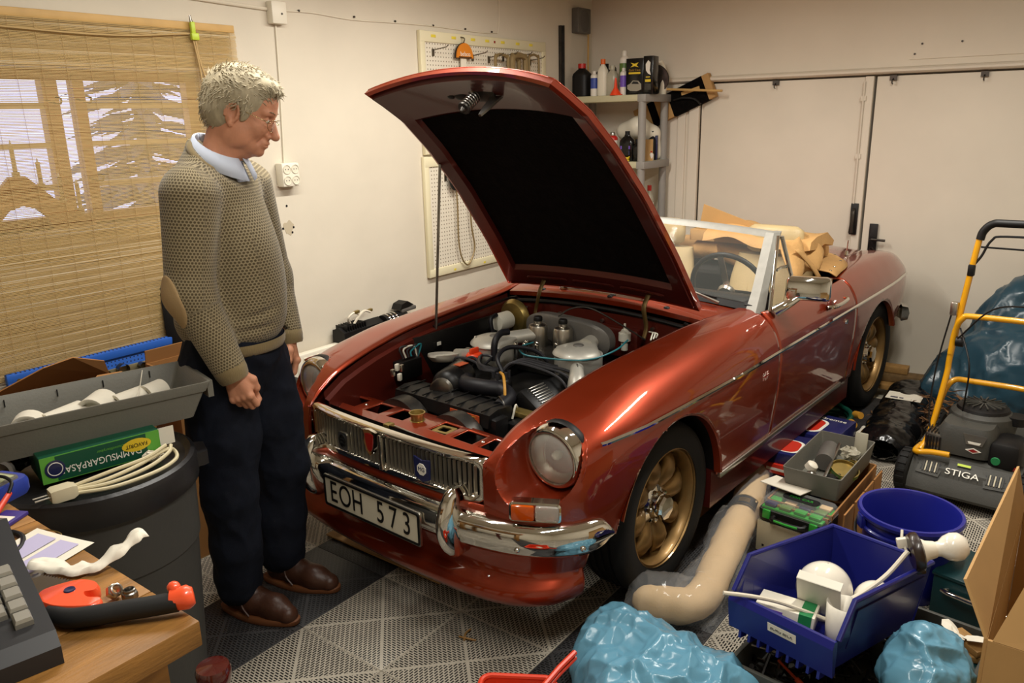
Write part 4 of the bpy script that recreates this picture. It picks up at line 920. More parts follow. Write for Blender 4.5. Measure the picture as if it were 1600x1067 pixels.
def H(x,y,z): return tuple(HM@V(x,y,z))
RS,RE,RW=Q(-.112,1.425,-.155),Q(-.150,1.125,-.185),Q(-.055,.855,-.205)
LS,LE,LWR=Q(.060,1.455,.165),Q(.105,1.16,.20),Q(.135,.955,.14)
RH,RK,RA=(-.095,-.065,.90),(-.100,-.085,.48),(-.105,-.045,.09)
LH,LK,LA=(.02,.07,.90),(.075,.085,.48),(.045,.095,.09)
def body():
    xa=ax(-.30,.30,.0026); ya=ax(-.30,.30,.0026)
    za=np.concatenate([ax(-.01,.70,.015),ax(.708,.965,.0026),ax(.98,1.46,.014),ax(1.475,1.83,.0026)])
    s=SDF((xa,ya,za))
    # trunk, limbs (under the clothes)
    s.ell((-.035,0,.95),(.13,.14,.13),.03); s.ell((-.03,0,1.15),(.10,.11,.20),.05); s.ell((-.05,.0,1.36),(.09,.12,.15),.05)
    for S,E_,W_ in ((RS,RE,RW),(LS,LE,LWR)): s.chain([S,E_,W_],[.048,.038,.026],.02)
    for h,k,a in ((RH,RK,RA),(LH,LK,LA)): s.chain([h,k,a],[.075,.050,.034],.02)
    for a,d in ((RA,(.75,-.65)),(LA,(.79,-.61))): s.cone((a[0],a[1],.045),(a[0]+d[0]*.12,a[1]+d[1]*.12,.035),.03,.024,.02)
    # neck and skull
    s.cone((-.035,.0,1.46),H(-.025,0,-.05),.062,.056,.03)
    s.ell(H(-.012,0,.035),(.098,.076,.084),.02,M=HM); s.ell(H(.02,0,-.02),(.075,.064,.10),.03,M=HM)
    s.ell(H(.058,0,.045),(.038,.055,.045),.02,M=HM)                          # forehead
    s.ell(H(.052,0,-.085),(.036,.045,.032),.022,M=HM); s.ell(H(.078,0,-.100),(.016,.022,.014),.014,M=HM)   # jaw, chin
    for q in (-1,1):
        s.ell(H(.058,q*.038,-.030),(.028,.024,.028),.016,M=HM); s.ell(H(.015,q*.055,-.065),(.038,.018,.035),.02,M=HM)
        s.cone(H(.088,q*.012,.022),H(.078,q*.046,.020),.010,.009,.012)        # brow ridge
        s.ell(H(.092,q*.031,.002),(.013,.016,.011),.008,'s',HM)                # socket
        s.ell(H(.077,q*.031,.001),(.0125,.0145,.0125),.004,M=HM)               # lid over the eyeball
        s.cone(H(.0885,q*.020,-.0015),H(.0865,q*.043,-.003),.0022,.002,.002,'s')  # lid slit
        s.cone(H(.085,q*.022,-.014),H(.080,q*.044,-.016),.005,.004,.008)      # eye bag
        # ear
        s.ell(H(-.008,q*.072,-.012),(.020,.008,.032),.006,M=HM); s.ell(H(-.004,q*.079,-.006),(.011,.006,.018),.004,'s',HM)
        er=[H(-.008+.019*math.cos(t),q*.0785,-.008+.028*math.sin(t)) for t in np.linspace(-.9,3.6,11)]
        s.chain(er,[.0042]*11,.003); s.ell(H(-.004,q*.076,-.040),(.008,.006,.010),.005,M=HM)
        s.cone(H(.094,q*.013,-.047),H(.085,q*.016,-.046),.009,.007,.006)      # nostril wings
        s.ell(H(.102,q*.007,-.056),(.006,.003,.003),.003,'s',HM)
        s.cone(H(.088,q*.022,-.052),H(.074,q*.032,-.072),.001,.001,.012,'s') # smile line
    s.cone(H(.086,0,.012),H(.112,0,-.038),.009,.013,.010); s.ell(H(.1145,0,-.042),(.013,.012,.011),.006,M=HM)   # nose
    s.ell(H(.088,0,-.070),(.014,.024,.016),.010,M=HM)
    for k,(zz,xx,rr) in enumerate(((-.0675,.097,.0050),(-.0770,.094,.0055))):
        s.chain([H(xx-.010,-.020,zz-.002),H(xx,-.006,zz),H(xx,.006,zz),H(xx-.010,.020,zz-.002)],[.003,rr,rr,.003],.004)
    s.chain([H(.094,-.023,-.0735),H(.1035,0,-.0722),H(.094,.023,-.0735)],[.0015,.0018,.0015],.002,op='s')
    s.ell(H(.012,0,-.118),(.045,.035,.018),.02,M=HM)                         # under the chin
    hand(s,RW,RE,-1); hand(s,LWR,LE,1)
    return s.build('body','skin',man)
def hand(s,W,E_,side):
    # d runs down the hand, b is the back of the hand, t points to the thumb side
    W=V(*W); d=(W-V(*E_)).normalized()
    if side<0: d=(d*.55+V(.16,-.02,-.80)).normalized(); b=V(-.42,-.88,.05)
    else: d=(d*.35+V(.02,-.06,-.9)).normalized(); b=V(.80,.30,.05)
    b=(b-d*b.dot(d)).normalized(); t=(b.cross(d))*(1 if side<0 else -1)
    if side<0 and t.dot(V(.788,-.616,0))<0: t=-t
    if side>0 and t.dot(V(.788,-.616,0))<0: t=-t
    P=lambda x,y,z: tuple(W+d*x+t*y+b*z)
    s.cone(P(-.07,0,0),P(.005,0,0),.029,.026,.012); 
    for y0,y1 in ((.012,.028),(.004,.010),(-.006,-.009),(-.014,-.026)): s.cone(P(.008,y0,0),P(.085,y1,.002),.016,.0135,.012)
    s.cone(P(.02,.018,-.010),P(.06,.030,-.014),.016,.014,.012)
    curl=1.0 if side<0 else .62
    for k,(y,l) in enumerate(((.029,1),(.0105,1.08),(-.0085,1.02),(-.026,.84))):
        a=[.45*curl+.05*k,1.75*curl,2.9*curl] if side<0 else [.35,.95+.1*k,1.6]
        p=V(.086-.004*abs(k-1),y,.003); pts=[p]; L_=[.043*l,.027*l,.021*l]
        for q,ang in zip(L_,a): p=p+V(math.cos(ang)*q,-y*.06,-math.sin(ang)*q); pts.append(p)
        s.chain([P(*q) for q in pts],[.0108,.0102,.0092,.0078],.0035)
        s.ell(P(.084,y,.009),(.0095,.0095,.0095),.006)
    th=[(.018,.020,-.012),(.045,.042,-.022),(.075,.046 if side>0 else .038,-.032),(.098,.043 if side>0 else .022,-.040)]
    s.chain([P(*q) for q in th],[.017,.0135,.0115,.009],.006)
bod=body()
# eyes
for q in (-1,1):
    MB().ball((.0785,q*.031,-.0005),.0118,16,10,X=HM).build('eyeball','eye_white',bod,80)
    MB().ball((.0893,q*.031,-.0025),(.0022,.0055,.0055),10,6,X=HM).build('iris','iris',bod,80)
    bb=MB()
    for k in range(26):
        t=k/25; y=.014+.036*t; p=V(.0955-.010*t-.10*max(0,t-.5)**2,q*y,.021+.004*math.sin(t*3)); e=p+V(.007*random.random()+.002,q*.006,.004*random.random()+.001)
        bb.tube([p-V(.003,0,.002),p+V(.002,q*.002,.002),e],[.0022,.0018,.0004],5,X=HM)
    tag(bb.build('eyebrow','brow',bod,80),kind='stuff')
bl=[(.100,-.018,-.0685),(.1025,0,-.0672),(.100,.018,-.0685)]
# spectacles
gl=MB().tube([(.112,-.010,-.004),(.114,0,0),(.112,.010,-.004)],.0011,6,smooth=4,X=HM).build('spectacles','wire',bod,80)
for q in (-1,1):
    MB().tube([(.108-.0004*abs(22*math.cos(t))-.006*(math.cos(t)>0)*math.cos(t),q*(.032+.023*math.cos(t)),-.010+.0175*math.sin(t)) for t in np.linspace(0,6.283,29)[:-1]],.0010,6,closed=True,X=HM).build('rim','wire',gl,80)
    MB().lathe([(.0225,0),(.001,.001)],24,HM@T(.107,q*.032,-.010)@RY(math.pi/2)@Matrix.Diagonal((.76,1,1,1))).build('spectacle_lens','lens',gl,80)
    MB().tube([(.100,q*.056,-.002),(.088,q*.070,.0),(.03,q*.079,.006),(-.005,q*.0795,.008),(-.022,q*.075,-.008)],.0012,6,smooth=5,X=HM).build('temple_arm','wire',gl,80)
# hair: a cap cut back from the face, with tufts combed over it
def hair():
    s=SDF((ax(-.10,.24,.003),ax(-.14,.12,.003),ax(1.52,1.84,.003)))
    s.ell(H(-.014,0,.042),(.107,.086,.092),.01,M=HM); s.ell(H(-.045,0,-.01),(.072,.080,.075),.02,M=HM); s.ell(H(.045,.0,.088),(.055,.055,.032),.02,M=HM)
    for q in (-1,1): s.ell(H(.022,q*.069,.005),(.017,.012,.034),.01,M=HM)
    s.ell(H(.115,0,.0),(.075,.085,.075),.012,'s',HM); s.ell(H(.06,0,-.075),(.085,.11,.072),.012,'s',HM)
    for q in (-1,1): s.ell(H(-.002,q*.085,-.018),(.022,.022,.036),.006,'s',HM)
    s.ell(H(-.02,0,-.12),(.12,.12,.052),.015,'s',HM)
    return s
hs_=hair(); hv,_=hs_.mesh(); ho=hs_.build('hair','hair_grey',bod)
mb=MB(); hinv=HM.inverted(); idx=rng.permutation(len(hv))[:2600]
for i in idx:
    p=hinv@V(*hv[i]); n=V(p.x+.014,p.y,p.z-.03).normalized()
    if n.dot(V(1,0,-.2))>.75 and p.z<.06: continue
    if p.x>-.035 and p.z<-.002: continue
    comb=V(-.35,0,-.6) if p.z<.06 else V(.55,.35*math.sin(p.x*40),-.1)
    if p.x>.05: comb=V(.6,-.25,.15)
    c=(comb-n*comb.dot(n)); c=c.normalized() if c.length>.05 else V(0,1,0)
    c=(c+V(*rng.normal(0,.35,3))).normalized(); L_=.012+.012*rng.random()
    a=p-n*.003; mb.tube([a,a+c*L_*.5+n*.0040,a+c*L_+n*(.001+.003*rng.random())],[.0015,.0013,.0003],4,X=HM)
tag(mb.build('hair_strands','hair_grey',bod,80),kind='stuff')
# sweater
def arms(s,g,k=.03):
    s.chain([RS,RE,RW],[.082+g,.066+g,.050+g],k); s.chain([LS,LE,LWR],[.078+g,.062+g,.050+g],k)
    w=V(*RW); e=V(*RE); 
def sweat(g=0,st=.005):
    s=SDF((ax(-.34,.30,st),ax(-.34,.34,st),ax(.82,1.62,st)))
    s.ell((-.045,0,1.36),(.135+g,.175+g,.19+g),.04,M=RZ(-.66)); s.ell((-.030,0,1.14),(.150+g,.165+g,.20+g),.06,M=RZ(-.66)); s.ell((-.03,-.01,1.03),(.148+g,.160+g,.10+g),.04,M=RZ(-.66)); s.ell((.03,-.03,1.12),(.105+g,.12+g,.15+g),.05); s.ell((.02,-.02,1.25),(.105+g,.13+g,.15+g),.06); s.ell((-.10,.02,1.04),(.10+g,.11+g,.10+g),.05)
    s.cone((-.105,-.12,1.46),(.045,.13,1.455),.062+g,.062+g,.06); s.cone((-.04,0,1.44),(-.025,0,1.555),.098+g,.082+g,.05)
    arms(s,g)
    for k in range(7): # creases at elbow and waist
        z=1.15-.022*k; s.cone(Q(-.06-.004*k,z,-.245),Q(-.10,z+.03,-.25),.003,.003,.012,'s')
    for k,(x0,z0,x1,z1) in enumerate(((.0,1.02,.12,1.06),(-.02,.98,.11,1.0),(-.16,1.02,-.05,.985))): s.cone(Q(x0,z0,-.17),Q(x1,z1,-.12),.004,.003,.02,'s')
    return s
s=sweat(); s.d=np.maximum(s.d,-(s.ax[2][None,None,:]-.985+ .10*s.ax[0][:,None,None]*0 - .0*s.ax[1][None,:,None]))if 0 else s.d
# open the neck, trim hem and cuffs
def halfspace(s,p,n):
    n=np.array(n,float); n/=np.linalg.norm(n); return (s.ax[0][:,None,None]-p[0])*n[0]+(s.ax[1][None,:,None]-p[1])*n[1]+(s.ax[2][None,None,:]-p[2])*n[2]
NP,NN=(-.005,-.005,1.520),(.62,-.30,.78)
s.d=np.maximum(s.d,halfspace(s,NP,NN).astype(np.float32))
rd=(V(*RW)-V(*RE)).normalized(); ld=(V(*LWR)-V(*LE)).normalized()
def near(s,p,r): return (np.sqrt((s.ax[0][:,None,None]-p[0])**2+(s.ax[1][None,:,None]-p[1])**2+(s.ax[2][None,None,:]-p[2])**2)<r)
RC=V(*RW)-rd*.015; LC=V(*LWR)-ld*.012
for c,d in ((RC,rd),(LC,ld)): s.d=np.where(near(s,c,.115),np.maximum(s.d,halfspace(s,c,d)),s.d).astype(np.float32)
core=near(s,(-.03,0,.93),.20)&~near(s,tuple(RC),.112)
hem=.965
s.d=np.where(core,np.maximum(s.d,hem-s.ax[2][None,None,:]),s.d).astype(np.float32)
sw_=s.build('sweater','knit',bod,smooth_it=2)
def knituv(o):
    me=o.data; n=len(me.vertices); co=np.empty(n*3,np.float32); me.vertices.foreach_get('co',co); co=co.reshape(-1,3); best=np.full(n,9e9); out=np.zeros((n,3),np.float32)
    for a,b,R in ((( -.03,0,.90),(-.04,0,1.56),.155),(RS,RE,.078),(RE,RW,.062),(LS,LE,.078),(LE,LWR,.062)):
        a=np.array(a); b=np.array(b); L_=np.linalg.norm(b-a); e=(b-a)/L_; q=co-a; h=q@e; hc=np.clip(h,0,L_); d=np.linalg.norm(q-hc[:,None]*e,axis=1)/R
        x=np.cross(e,[.55,-.83,0]); x/=np.linalg.norm(x); y=np.cross(e,x); ang=np.arctan2(q@x,q@y); k=d<best; best[k]=d[k]; out[k,0]=ang[k]*R; out[k,1]=h[k]+5
    at=me.attributes.new('knit','FLOAT_VECTOR','POINT'); at.data.foreach_set('vector',out.ravel())
knituv(sw_)
def ring(c,axis,ru,rv,u,w,h,name,m,n=36,rad=.006):
    pass
for c,d,nm in ((RC,rd,'right'),(LC,ld,'left')):
    X=Matrix.Translation(c)@frame(d)
    MB().lathe([(.046,-.012),(.0505,-.006),(.050,.012),(.046,.032),(.042,.040),(.036,.038),(.036,-.012)],28,X,caps=False).build('cuff','rib',sw_,60)
hb=MB(); R_=[]
for z,k in ((.978,.985),(.968,.995),(.955,.985),(.943,.955),(.941,.90),(.955,.88)): R_.append([(-.028+math.cos(a)*.152*k*.788+math.sin(a)*.160*k*.616,-.008-math.cos(a)*.152*k*.616+math.sin(a)*.160*k*.788,z) for a in np.linspace(0,6.283,49)[:-1]])
hb.loft(R_,caps=False).build('hem_band','rib',sw_,60)
nn=V(*NN).normalized(); X=Matrix.Translation(V(*NP)-V(.022,-.005,-.012)-nn*.002)@frame(nn)
MB().tube([(.092*math.cos(t),.078*math.sin(t),0) for t in np.linspace(0,6.283,41)[:-1]],.011,8,closed=True,X=X).build('neck_band','rib',sw_,60)
# elbow patch
p=sweat(.0035,.004); c=(V(*RE)+V(-.055,-.035,-.02)); ed=(V(*RE)-V(*RS)).normalized(); 
pm=frame((V(*RW)-V(*RS)).normalized()); pt=SDF(p.ax); pt.ell(tuple(c),(.05,.055,.085),.001,M=pm); p.d=np.maximum(p.d,pt.d); p.build('elbow_patch','patch',sw_,smooth_it=2)
# shirt collar
for sg in (-1,1):
    G=[]
    for t in np.linspace(0,1,12):
        a=sg*(math.pi-(math.pi-.12)*t); ca,sa=math.cos(a),math.sin(a)
        base=V(-.018,.0,1.553)+V(.074*ca*.85-.05*ca*.0,.066*sa,0)
        base=V(-.012,0,1.56); fx=V(.788,-.616,0)*1; lx=V(.616,.788,0)
        r0=.066; p=base+fx*(r0*ca)+lx*(r0*.93*sa)+V(0,0,.042*(-ca)*.9+.0)
        o=(fx*ca+lx*sa); drop=.034+.022*max(0,t-.45)*1.8
        G.append([p+V(0,0,-.012),p+V(0,0,.010),p+o*.008+V(0,0,.012),p+o*.020+V(0,0,-.008),p+o*(.026+.008*t)+fx*(.014*max(0,t-.5))+V(0,0,-drop)])
    MB().grid(G).build('shirt_collar','shirt',bod,70).modifiers.new('s','SOLIDIFY').thickness=.002
ff=V(.788,-.616,0); 
MB().loft([[V(-.012,0,1.53)+ff*(.058+.02*k)+V(.616,.788,0)*w+V(0,0,-.01-.055*k) for w in (-.03,-.012,.012,.03)] for k in (0,.5,1)],closed=False,caps=False).build('shirt_front','shirt',bod)
MB().ball(tuple(V(-.012,0,1.505)+ff*.078),.005,8,6).build('shirt_button','reservoir',bod)
# trousers
def legs():
    s=SDF((ax(-.30,.28,.006),ax(-.30,.30,.006),ax(.03,1.06,.006)))
    s.ell((-.035,0,.955),(.145,.160,.11),.03,M=RZ(-.66)); s.ell((-.06,.0,.88),(.135,.15,.12),.05,M=RZ(-.66))
    for h,k,a in ((RH,RK,RA),(LH,LK,LA)):
        h2=(h[0],h[1],.86); s.chain([h2,((h2[0]+k[0])/2,(h2[1]+k[1])/2,.67),k,((k[0]+a[0])/2-.005,(k[1]+a[1])/2,.28),(a[0]-.004,a[1],.115)],[.112,.102,.084,.079,.074],.03)
    s.plane((0,0,-1),-.052)
    return s
tr=legs().build('trousers','denim',bod,smooth_it=4)
MB().tube([(-.19,-.06,.93),(-.195,-.055,.86),(-.17,-.10,.80),(-.115,-.145,.80)],.003,6,smooth=4).build('pocket_seam','denim',tr)
MB().prism([(-.05,.05),(.05,.05),(.05,-.04),(0,-.06),(-.05,-.04)],0,.004,T(-.178,-.02,.85)@RZ(-.66)@RZ(-math.pi/2)@RX(math.pi/2)).build('back_pocket','denim',tr)
# shoes
for (a,d,nm) in ((RA,V(.76,-.65,0),0),(LA,V(.79,-.61,0),1)):
    d=d.normalized(); l=V(0,0,1).cross(d); c=V(a[0],a[1],0)-d*.05
    P=lambda x,y,z: tuple(c+d*x+l*y+V(0,0,z))
    s=SDF((ax(c.x-.16,c.x+.32,.004),ax(c.y-.32,c.y+.16,.004),ax(-.005,.14,.004)))
    s.chain([P(.02,0,.055),P(.10,0,.055),P(.18,-.004*(1 if nm else -1),.040),P(.235,-.004,.030)],[.042,.045,.044,.034],.02)
    s.cone(P(.02,0,.08),P(.07,0,.085),.038,.036,.02); s.cone(P(.075,0,.105),P(.10,0,.092),.030,.022,.012)
    s.plane((0,0,-1),-.016)
    so=s.build('shoe','leather',bod,smooth_it=2)
    out=[]
    for t in np.linspace(0,6.283,41)[:-1]:
        ct,stt=math.cos(t),math.sin(t); x=.115+.158*math.copysign(abs(ct)**.8,ct); w=.044+.010*math.sin(min(max((x-.02)/.2,0),1)*math.pi) ; out.append((x,w*math.copysign(abs(stt)**.8,stt)))
    MB().loft([[P(x*k+.115*(1-k),y*k,z) for x,y in out] for z,k in ((0,.97),(.003,1),(.018,1.01),(.022,.97))]).build('sole','sole',so,50)
    MB().tube([P(.115,-.056,.03),P(.085,-.05,.06),P(.075,-.03,.10),P(.072,0,.112),P(.075,.03,.10),P(.085,.05,.06),P(.115,.056,.03)],.0035,6,smooth=4,flat=1).build('strap_edge','leather',so)
# ================= along the left wall =================
mat('reed','e0c68a',.7,var=.2,vs=60,stretch=(.35,1,9)); nodes(MATS['reed'])[2]['Subsurface Weight'].default_value=0
def reedmat():
    m=MATS['reed']; N,L,I=nodes(m); tr=N.new('ShaderNodeBsdfTranslucent'); tr.inputs[0].default_value=(.80,.64,.40,1); mx=N.new('ShaderNodeMixShader'); mx.inputs[0].default_value=.45
    out=N['Material Output']; L(N['Principled BSDF'].outputs[0],mx.inputs[1]); L(tr.outputs[0],mx.inputs[2]); L(mx.outputs[0],out.inputs[0])
reedmat()
mat('bamboo','c9a263',.55,var=.1,vs=12); mat('cord','b99c6a',.8); mat('lime','b9cf3a',.4); mat('white_plastic','e4ddcb',.4,spec=.4); mat('cable_white','dcd3bf',.5)
mat('rodsteel','6f675a',.35,metal=.9)
b=thing('bamboo_blind','split bamboo roller blind hanging down over the window','blind',(0,LW-.03,0))
BX0,BX1=-1.75,-.035
MB().box(((BX0+BX1)/2,.008,2.045),(BX1-BX0,.018,.032),b=.004).build('head_rail','bamboo',b)
mb=MB(); z=2.028; k=0
while z>.70:
    h=.0029+.0007*random.random(); x0=BX0-.004*random.random(); x1=BX1+.004*random.random(); yy=.002*random.random()
    n=4; P=[(x0+(x1-x0)*i/n,yy+.0018*math.sin(i*2.1+k)) for i in range(n+1)]
    vs=[(x,y,zz) for x,y in P for zz in (z-h/2,z+h/2)]; vs+=[(x,y+.0012,zz) for x,y in P for zz in (z-h/2,z+h/2)]
    m=2*(n+1); fs=[(2*i,2*i+2,2*i+3,2*i+1) for i in range(n)]+[(m+2*i,m+2*i+1,m+2*i+3,m+2*i+2) for i in range(n)]+[(2*i+1,2*i+3,m+2*i+3,m+2*i+1) for i in range(n)]+[(2*i,m+2*i,m+2*i+2,2*i+2) for i in range(n)]
    mb.add(vs,fs); z-=h+(.0021 if random.random()<.9 else .0032); k+=1
tag(mb.build('reeds','reed',b,0),kind='stuff')
sb=MB(); x=BX0+.02
while x<BX1: sb.tube([(x,-.003,2.03),(x+.004,-.003,1.4),(x-.004,-.003,.72)],.0007,4); x+=.0925
tag(sb.build('weaving_strings','cord',b),kind='stuff')
MB().tube([(BX0,-.008,2.02),(-1.0,-.01,1.99),(-.6,-.01,1.985),(-.26,-.01,2.012)],.004,6,smooth=5).build('pull_cord','cord',b)
MB().tube([(-.245,-.012,1.99),(-.235,-.012,1.9),(-.20,-.014,1.75),(-.195,-.014,1.55)],.0045,6,smooth=5).tube([(-.255,-.012,1.99),(-.24,-.016,1.85),(-.225,-.016,1.6)],.004,6,smooth=5).build('hanging_cord','cord',b)
p=MB().box((-.25,-.018,2.0),(.036,.02,.03),b=.005).box((-.255,-.018,2.035),(.02,.016,.05),b=.004).build('cord_lock','lime',b); MB().cyl((-.258,-.018,2.055),(-.262,-.018,2.085),.007,.004,n=8).build('lock_pin','steel',p)
# candle arch on the sill behind the blind
c=thing('candle_arch','wooden advent candle arch on the window sill behind the blind','candle holder',(-1.02,LW+.055,WZ0))
o=[(-.27,0),(-.24,.0),(-.10,0),(-.085,.05),(-.05,.085),(0,.10),(.05,.085),(.085,.05),(.10,0),(.27,0),(.25,.03),(.12,.12),(.05,.19),(.03,.21),(-.03,.21),(-.05,.19),(-.12,.12),(-.25,.03)]
MB().prism(o,-.012,.012,RX(math.pi/2)).build('arch_board','pine',c,0)
for x,z0,h in ((-.22,.05,.12),(-.155,.10,.10),(-.085,.16,.10),(0,.21,.12),(.085,.16,.10),(.155,.10,.10),(.22,.05,.12)):
    q=MB().cyl((x,0,z0),(x,0,z0+.02),.014,n=10).cyl((x,0,z0+.02),(x,0,z0+h),.008,n=10).build('candle','cream_leather',c); MB().cyl((x,0,z0+h),(x,0,z0+h+.018),.005,.001,n=8).build('candle_bulb','white_plastic',q)
for x,z,nm in ((-.84,1.74,1),(-.72,1.745,1),(-.72,1.43,1)): MB().tube([(x,LW+.11,z),(x+.02,LW+.09,z-.01),(x+.045,LW+.09,z-.015),(x+.05,LW+.09,z+.005),(x+.03,LW+.09,z+.01)],.004,6,smooth=3).build('casement_hook','iron',win)
# cables, junction box, socket
def wbox(n,lab,cat,c,d,m='white_plastic',b=.006): return tag(MB().box(c,d,b=b).build(n,m),lab,cat)
j=thing('junction_box','square white junction box high on the left wall','junction box',(.215,LW,2.135)); MB().box((0,-.022,0),(.085,.044,.10),b=.005).build('box','white_plastic',j); MB().cyl((.012,-.044,-.005),(.012,-.047,-.005),.005,n=8).build('screw','iron',j)
s=thing('wall_socket','white four-way wall socket below the junction box','socket',(.185,LW,1.385)); MB().box((0,-.028,0),(.105,.056,.115),b=.008).build('housing','white_plastic',s)
for x in (-.025,.025):
    for z in (-.027,.027):
        r=MB().lathe([(.0225,-.001),(.0225,.004),(.0195,.004),(.0185,.001),(.001,.0008)],20,T(x,-.056,z)@RX(math.pi/2)).build('socket_well','plate_white',s)
        MB().cyl((x-.008,-.0565,z),(x-.008,-.0575,z),.0026,n=8).cyl((x+.008,-.0565,z),(x+.008,-.0575,z),.0026,n=8).build('pin_holes','ink',r)
tag(MB().tube([(.214,LW-.006,2.085),(.205,LW-.006,1.8),(.195,LW-.006,1.6),(.186,LW-.006,1.44)],.005,6,smooth=4).build('cable','cable_white'),'white cable running down from the junction box to the socket','cable')
cb=tag(MB().tube([(-.9,LW-.006,2.165),(-.5,LW-.006,2.18),(-.27,LW-.006,2.165),(0,LW-.006,2.155),(.172,LW-.006,2.15)],.0085,8,smooth=4).build('cable','cable_white'),'thick white cable stapled above the blind to the junction box','cable')
cp_=[(.258,LW-.004,2.15),(.45,LW-.004,2.155),(.7,LW-.004,2.143),(1.0,LW-.004,2.15),(1.3,LW-.004,2.155),(1.7,LW-.004,2.148),(1.90,LW-.004,2.153),(1.955,LW-.004,2.19),(1.965,LW-.004,2.46)]
cb=tag(MB().tube(cp_,.0035,6,smooth=4).build('cable','cable_white'),'thin cable clipped along the wall above the pegboard','cable')
for x in (.36,.72,1.02,1.33,1.62,1.88): MB().box((x,LW-.006,2.158),(.008,.012,.010),b=.002).build('cable_clip','iron',cb)
for x,z in ((.20,2.06),(.155,1.17),(.205,1.17),(.18,1.235),(.26,1.72)): MB().cyl((x,LW-.001,z),(x,LW+.004,z),.005,n=8)
wh=thing('wall_plug_holes','old screw holes in the plaster below the wall socket','holes',(.18,LW,1.12))
mat('scar','b8ab92',.9)
MB().prism([(.03*math.cos(t)*(1+.25*math.sin(3*t)),.035*math.sin(t)*(1+.2*math.cos(5*t))) for t in np.linspace(0,6.283,25)[:-1]],0,.0012,RX(math.pi/2)).build('plaster_scar','scar',wh,0)
for x,z in ((-.035,.0),(.03,.0),(0,.11),(.02,-.025)): MB().cyl((x,0,z),(x,-.002,z),.006,n=8).build('hole','ink',wh)
# perforated boards
def perf(n,c,hole,sx,rad):
    m=mat(n,c,.55); N,L,I=nodes(m); t=N.new('ShaderNodeTexCoord'); sp=N.new('ShaderNodeSeparateXYZ'); L(t.outputs['Object'],sp.inputs[0])
    def M(op,a,b=None):
        q=N.new('ShaderNodeMath'); q.operation=op
        for i,x in enumerate((a,b)):
            if x is None: continue
            if isinstance(x,(int,float)): q.inputs[i].default_value=x
            else: L(x,q.inputs[i])
        return q.outputs[0]
    f=[M('SUBTRACT',M('FRACT',M('DIVIDE',M('ADD',sp.outputs[k],50),sx)),.5) for k in (0,2)]
    d=M('SQRT',M('ADD',M('MULTIPLY',f[0],f[0]),M('MULTIPLY',f[1],f[1]))); s=M('LESS_THAN',d,rad)
    mm=N.new('ShaderNodeMix'); mm.data_type='RGBA'; L(s,mm.inputs[0]); mm.inputs[6].default_value=lin(c); mm.inputs[7].default_value=lin(hole); L(mm.outputs[2],I['Base Color'])
perf('pegboard','e0d8c6','6f6450',.0235,.17); perf('pegblue','2a62c0','14264f',.0165,.2); mat('blue_paint','2c64c4',.45); mat('frame_cream','dfd6b4',.5); mat('label_yellow','e3cf45',.5); mat('zinc','b5ac86',.35,metal=.7,var=.15,vs=40)
def board(lab,x0,x1,z0,z1):
    t=thing('pegboard',lab,'pegboard',((x0+x1)/2,LW,(z0+z1)/2),group='cream pegboards on the left wall'); w,h=x1-x0,z1-z0
    MB().box((0,-.016,0),(w-.02,.008,h-.02)).build('perforated_panel','pegboard',t,0)
    for c,d in (((0,-.015,h/2-.032),(w-.006,.03,.06)),((0,-.015,-h/2+.027),(w-.006,.03,.05)),((-w/2+.02,-.015,0),(.04,.027,h)),((w/2-.02,-.015,0),(.04,.027,h))): MB().box(c,d,b=.004).build('frame_rail','frame_cream',t)
    return t
up=board('upper cream pegboard with hooks and yellow labels on the left wall',1.19,2.45,1.43,2.125); lo=board('lower cream pegboard with a hanging wire loop on the left wall',1.175,2.44,.69,1.42)
for x in (1.30,1.48,1.66,1.80,1.96,2.12,2.27): MB().box((x-1.82,-.0305,.32),(.04,.002,.016),b=.0005).build('price_label','label_yellow',up)
MB().box((1.875-1.82,-.0305,.318),(.016,.002,.014),b=.0005).build('price_dot','red_enamel',up)
for x in (-.3,.0): MB().box((x-.1,-.0305,-.345),(.02,.002,.012)).build('price_label','label_yellow',lo)
def hook(x,z,L_=.13,par=up,cx=1.82,cz=1.7775):
    h=MB().tube([(x-cx,-.02,z-cz),(x-cx,-L_,z-cz+.012),(x-cx,-L_-.012,z-cz+.022)],.0032,6).build('pegboard_hook','rodsteel',par); MB().box((x-cx,-.023,z-cz-.012),(.018,.006,.04),b=.001).build('hook_plate','rodsteel',h)
for x,z in ((1.30,2.02),(1.66,2.005),(1.82,2.00),(1.97,2.015),(2.13,2.02),(2.27,2.00)): hook(x,z)
hook(1.36,1.30,.10,lo,1.8075,1.055)
mat('tag_orange','d8811f',.5)
bt=thing('blade_tag','orange half-round shop tag hanging from the upper pegboard','tag',(1.545,LW-.05,1.985))
hm=[(.075*math.cos(t),.085*math.sin(t)) for t in np.linspace(0,math.pi,20)]
MB().prism(hm,0,.012,RX(math.pi/2)).build('tag_plate','tag_orange',bt); MB().prism([(x*1.06,y*1.05-.002) for x,y in hm],-.006,.002,RX(math.pi/2)).build('tag_edge','ink',bt)
text('tag_lettering','belaco',.036,'white_paint',bt,T(0,-.013,.022)@RX(math.pi/2)); MB().box((0,-.0125,.004),(.12,.001,.006)).build('tag_line','ink',bt,0)
MB().box((0,.004,-.16),(.05,.006,.32)).build('tag_strip','white_plastic',bt); MB().tube([(0,0,.085),(0,-.01,.11),(0,.02,.12)],.004,6,smooth=3).build('tag_hanger','rodsteel',bt)
mat('canebrown','8a7650',.45,metal=.3)
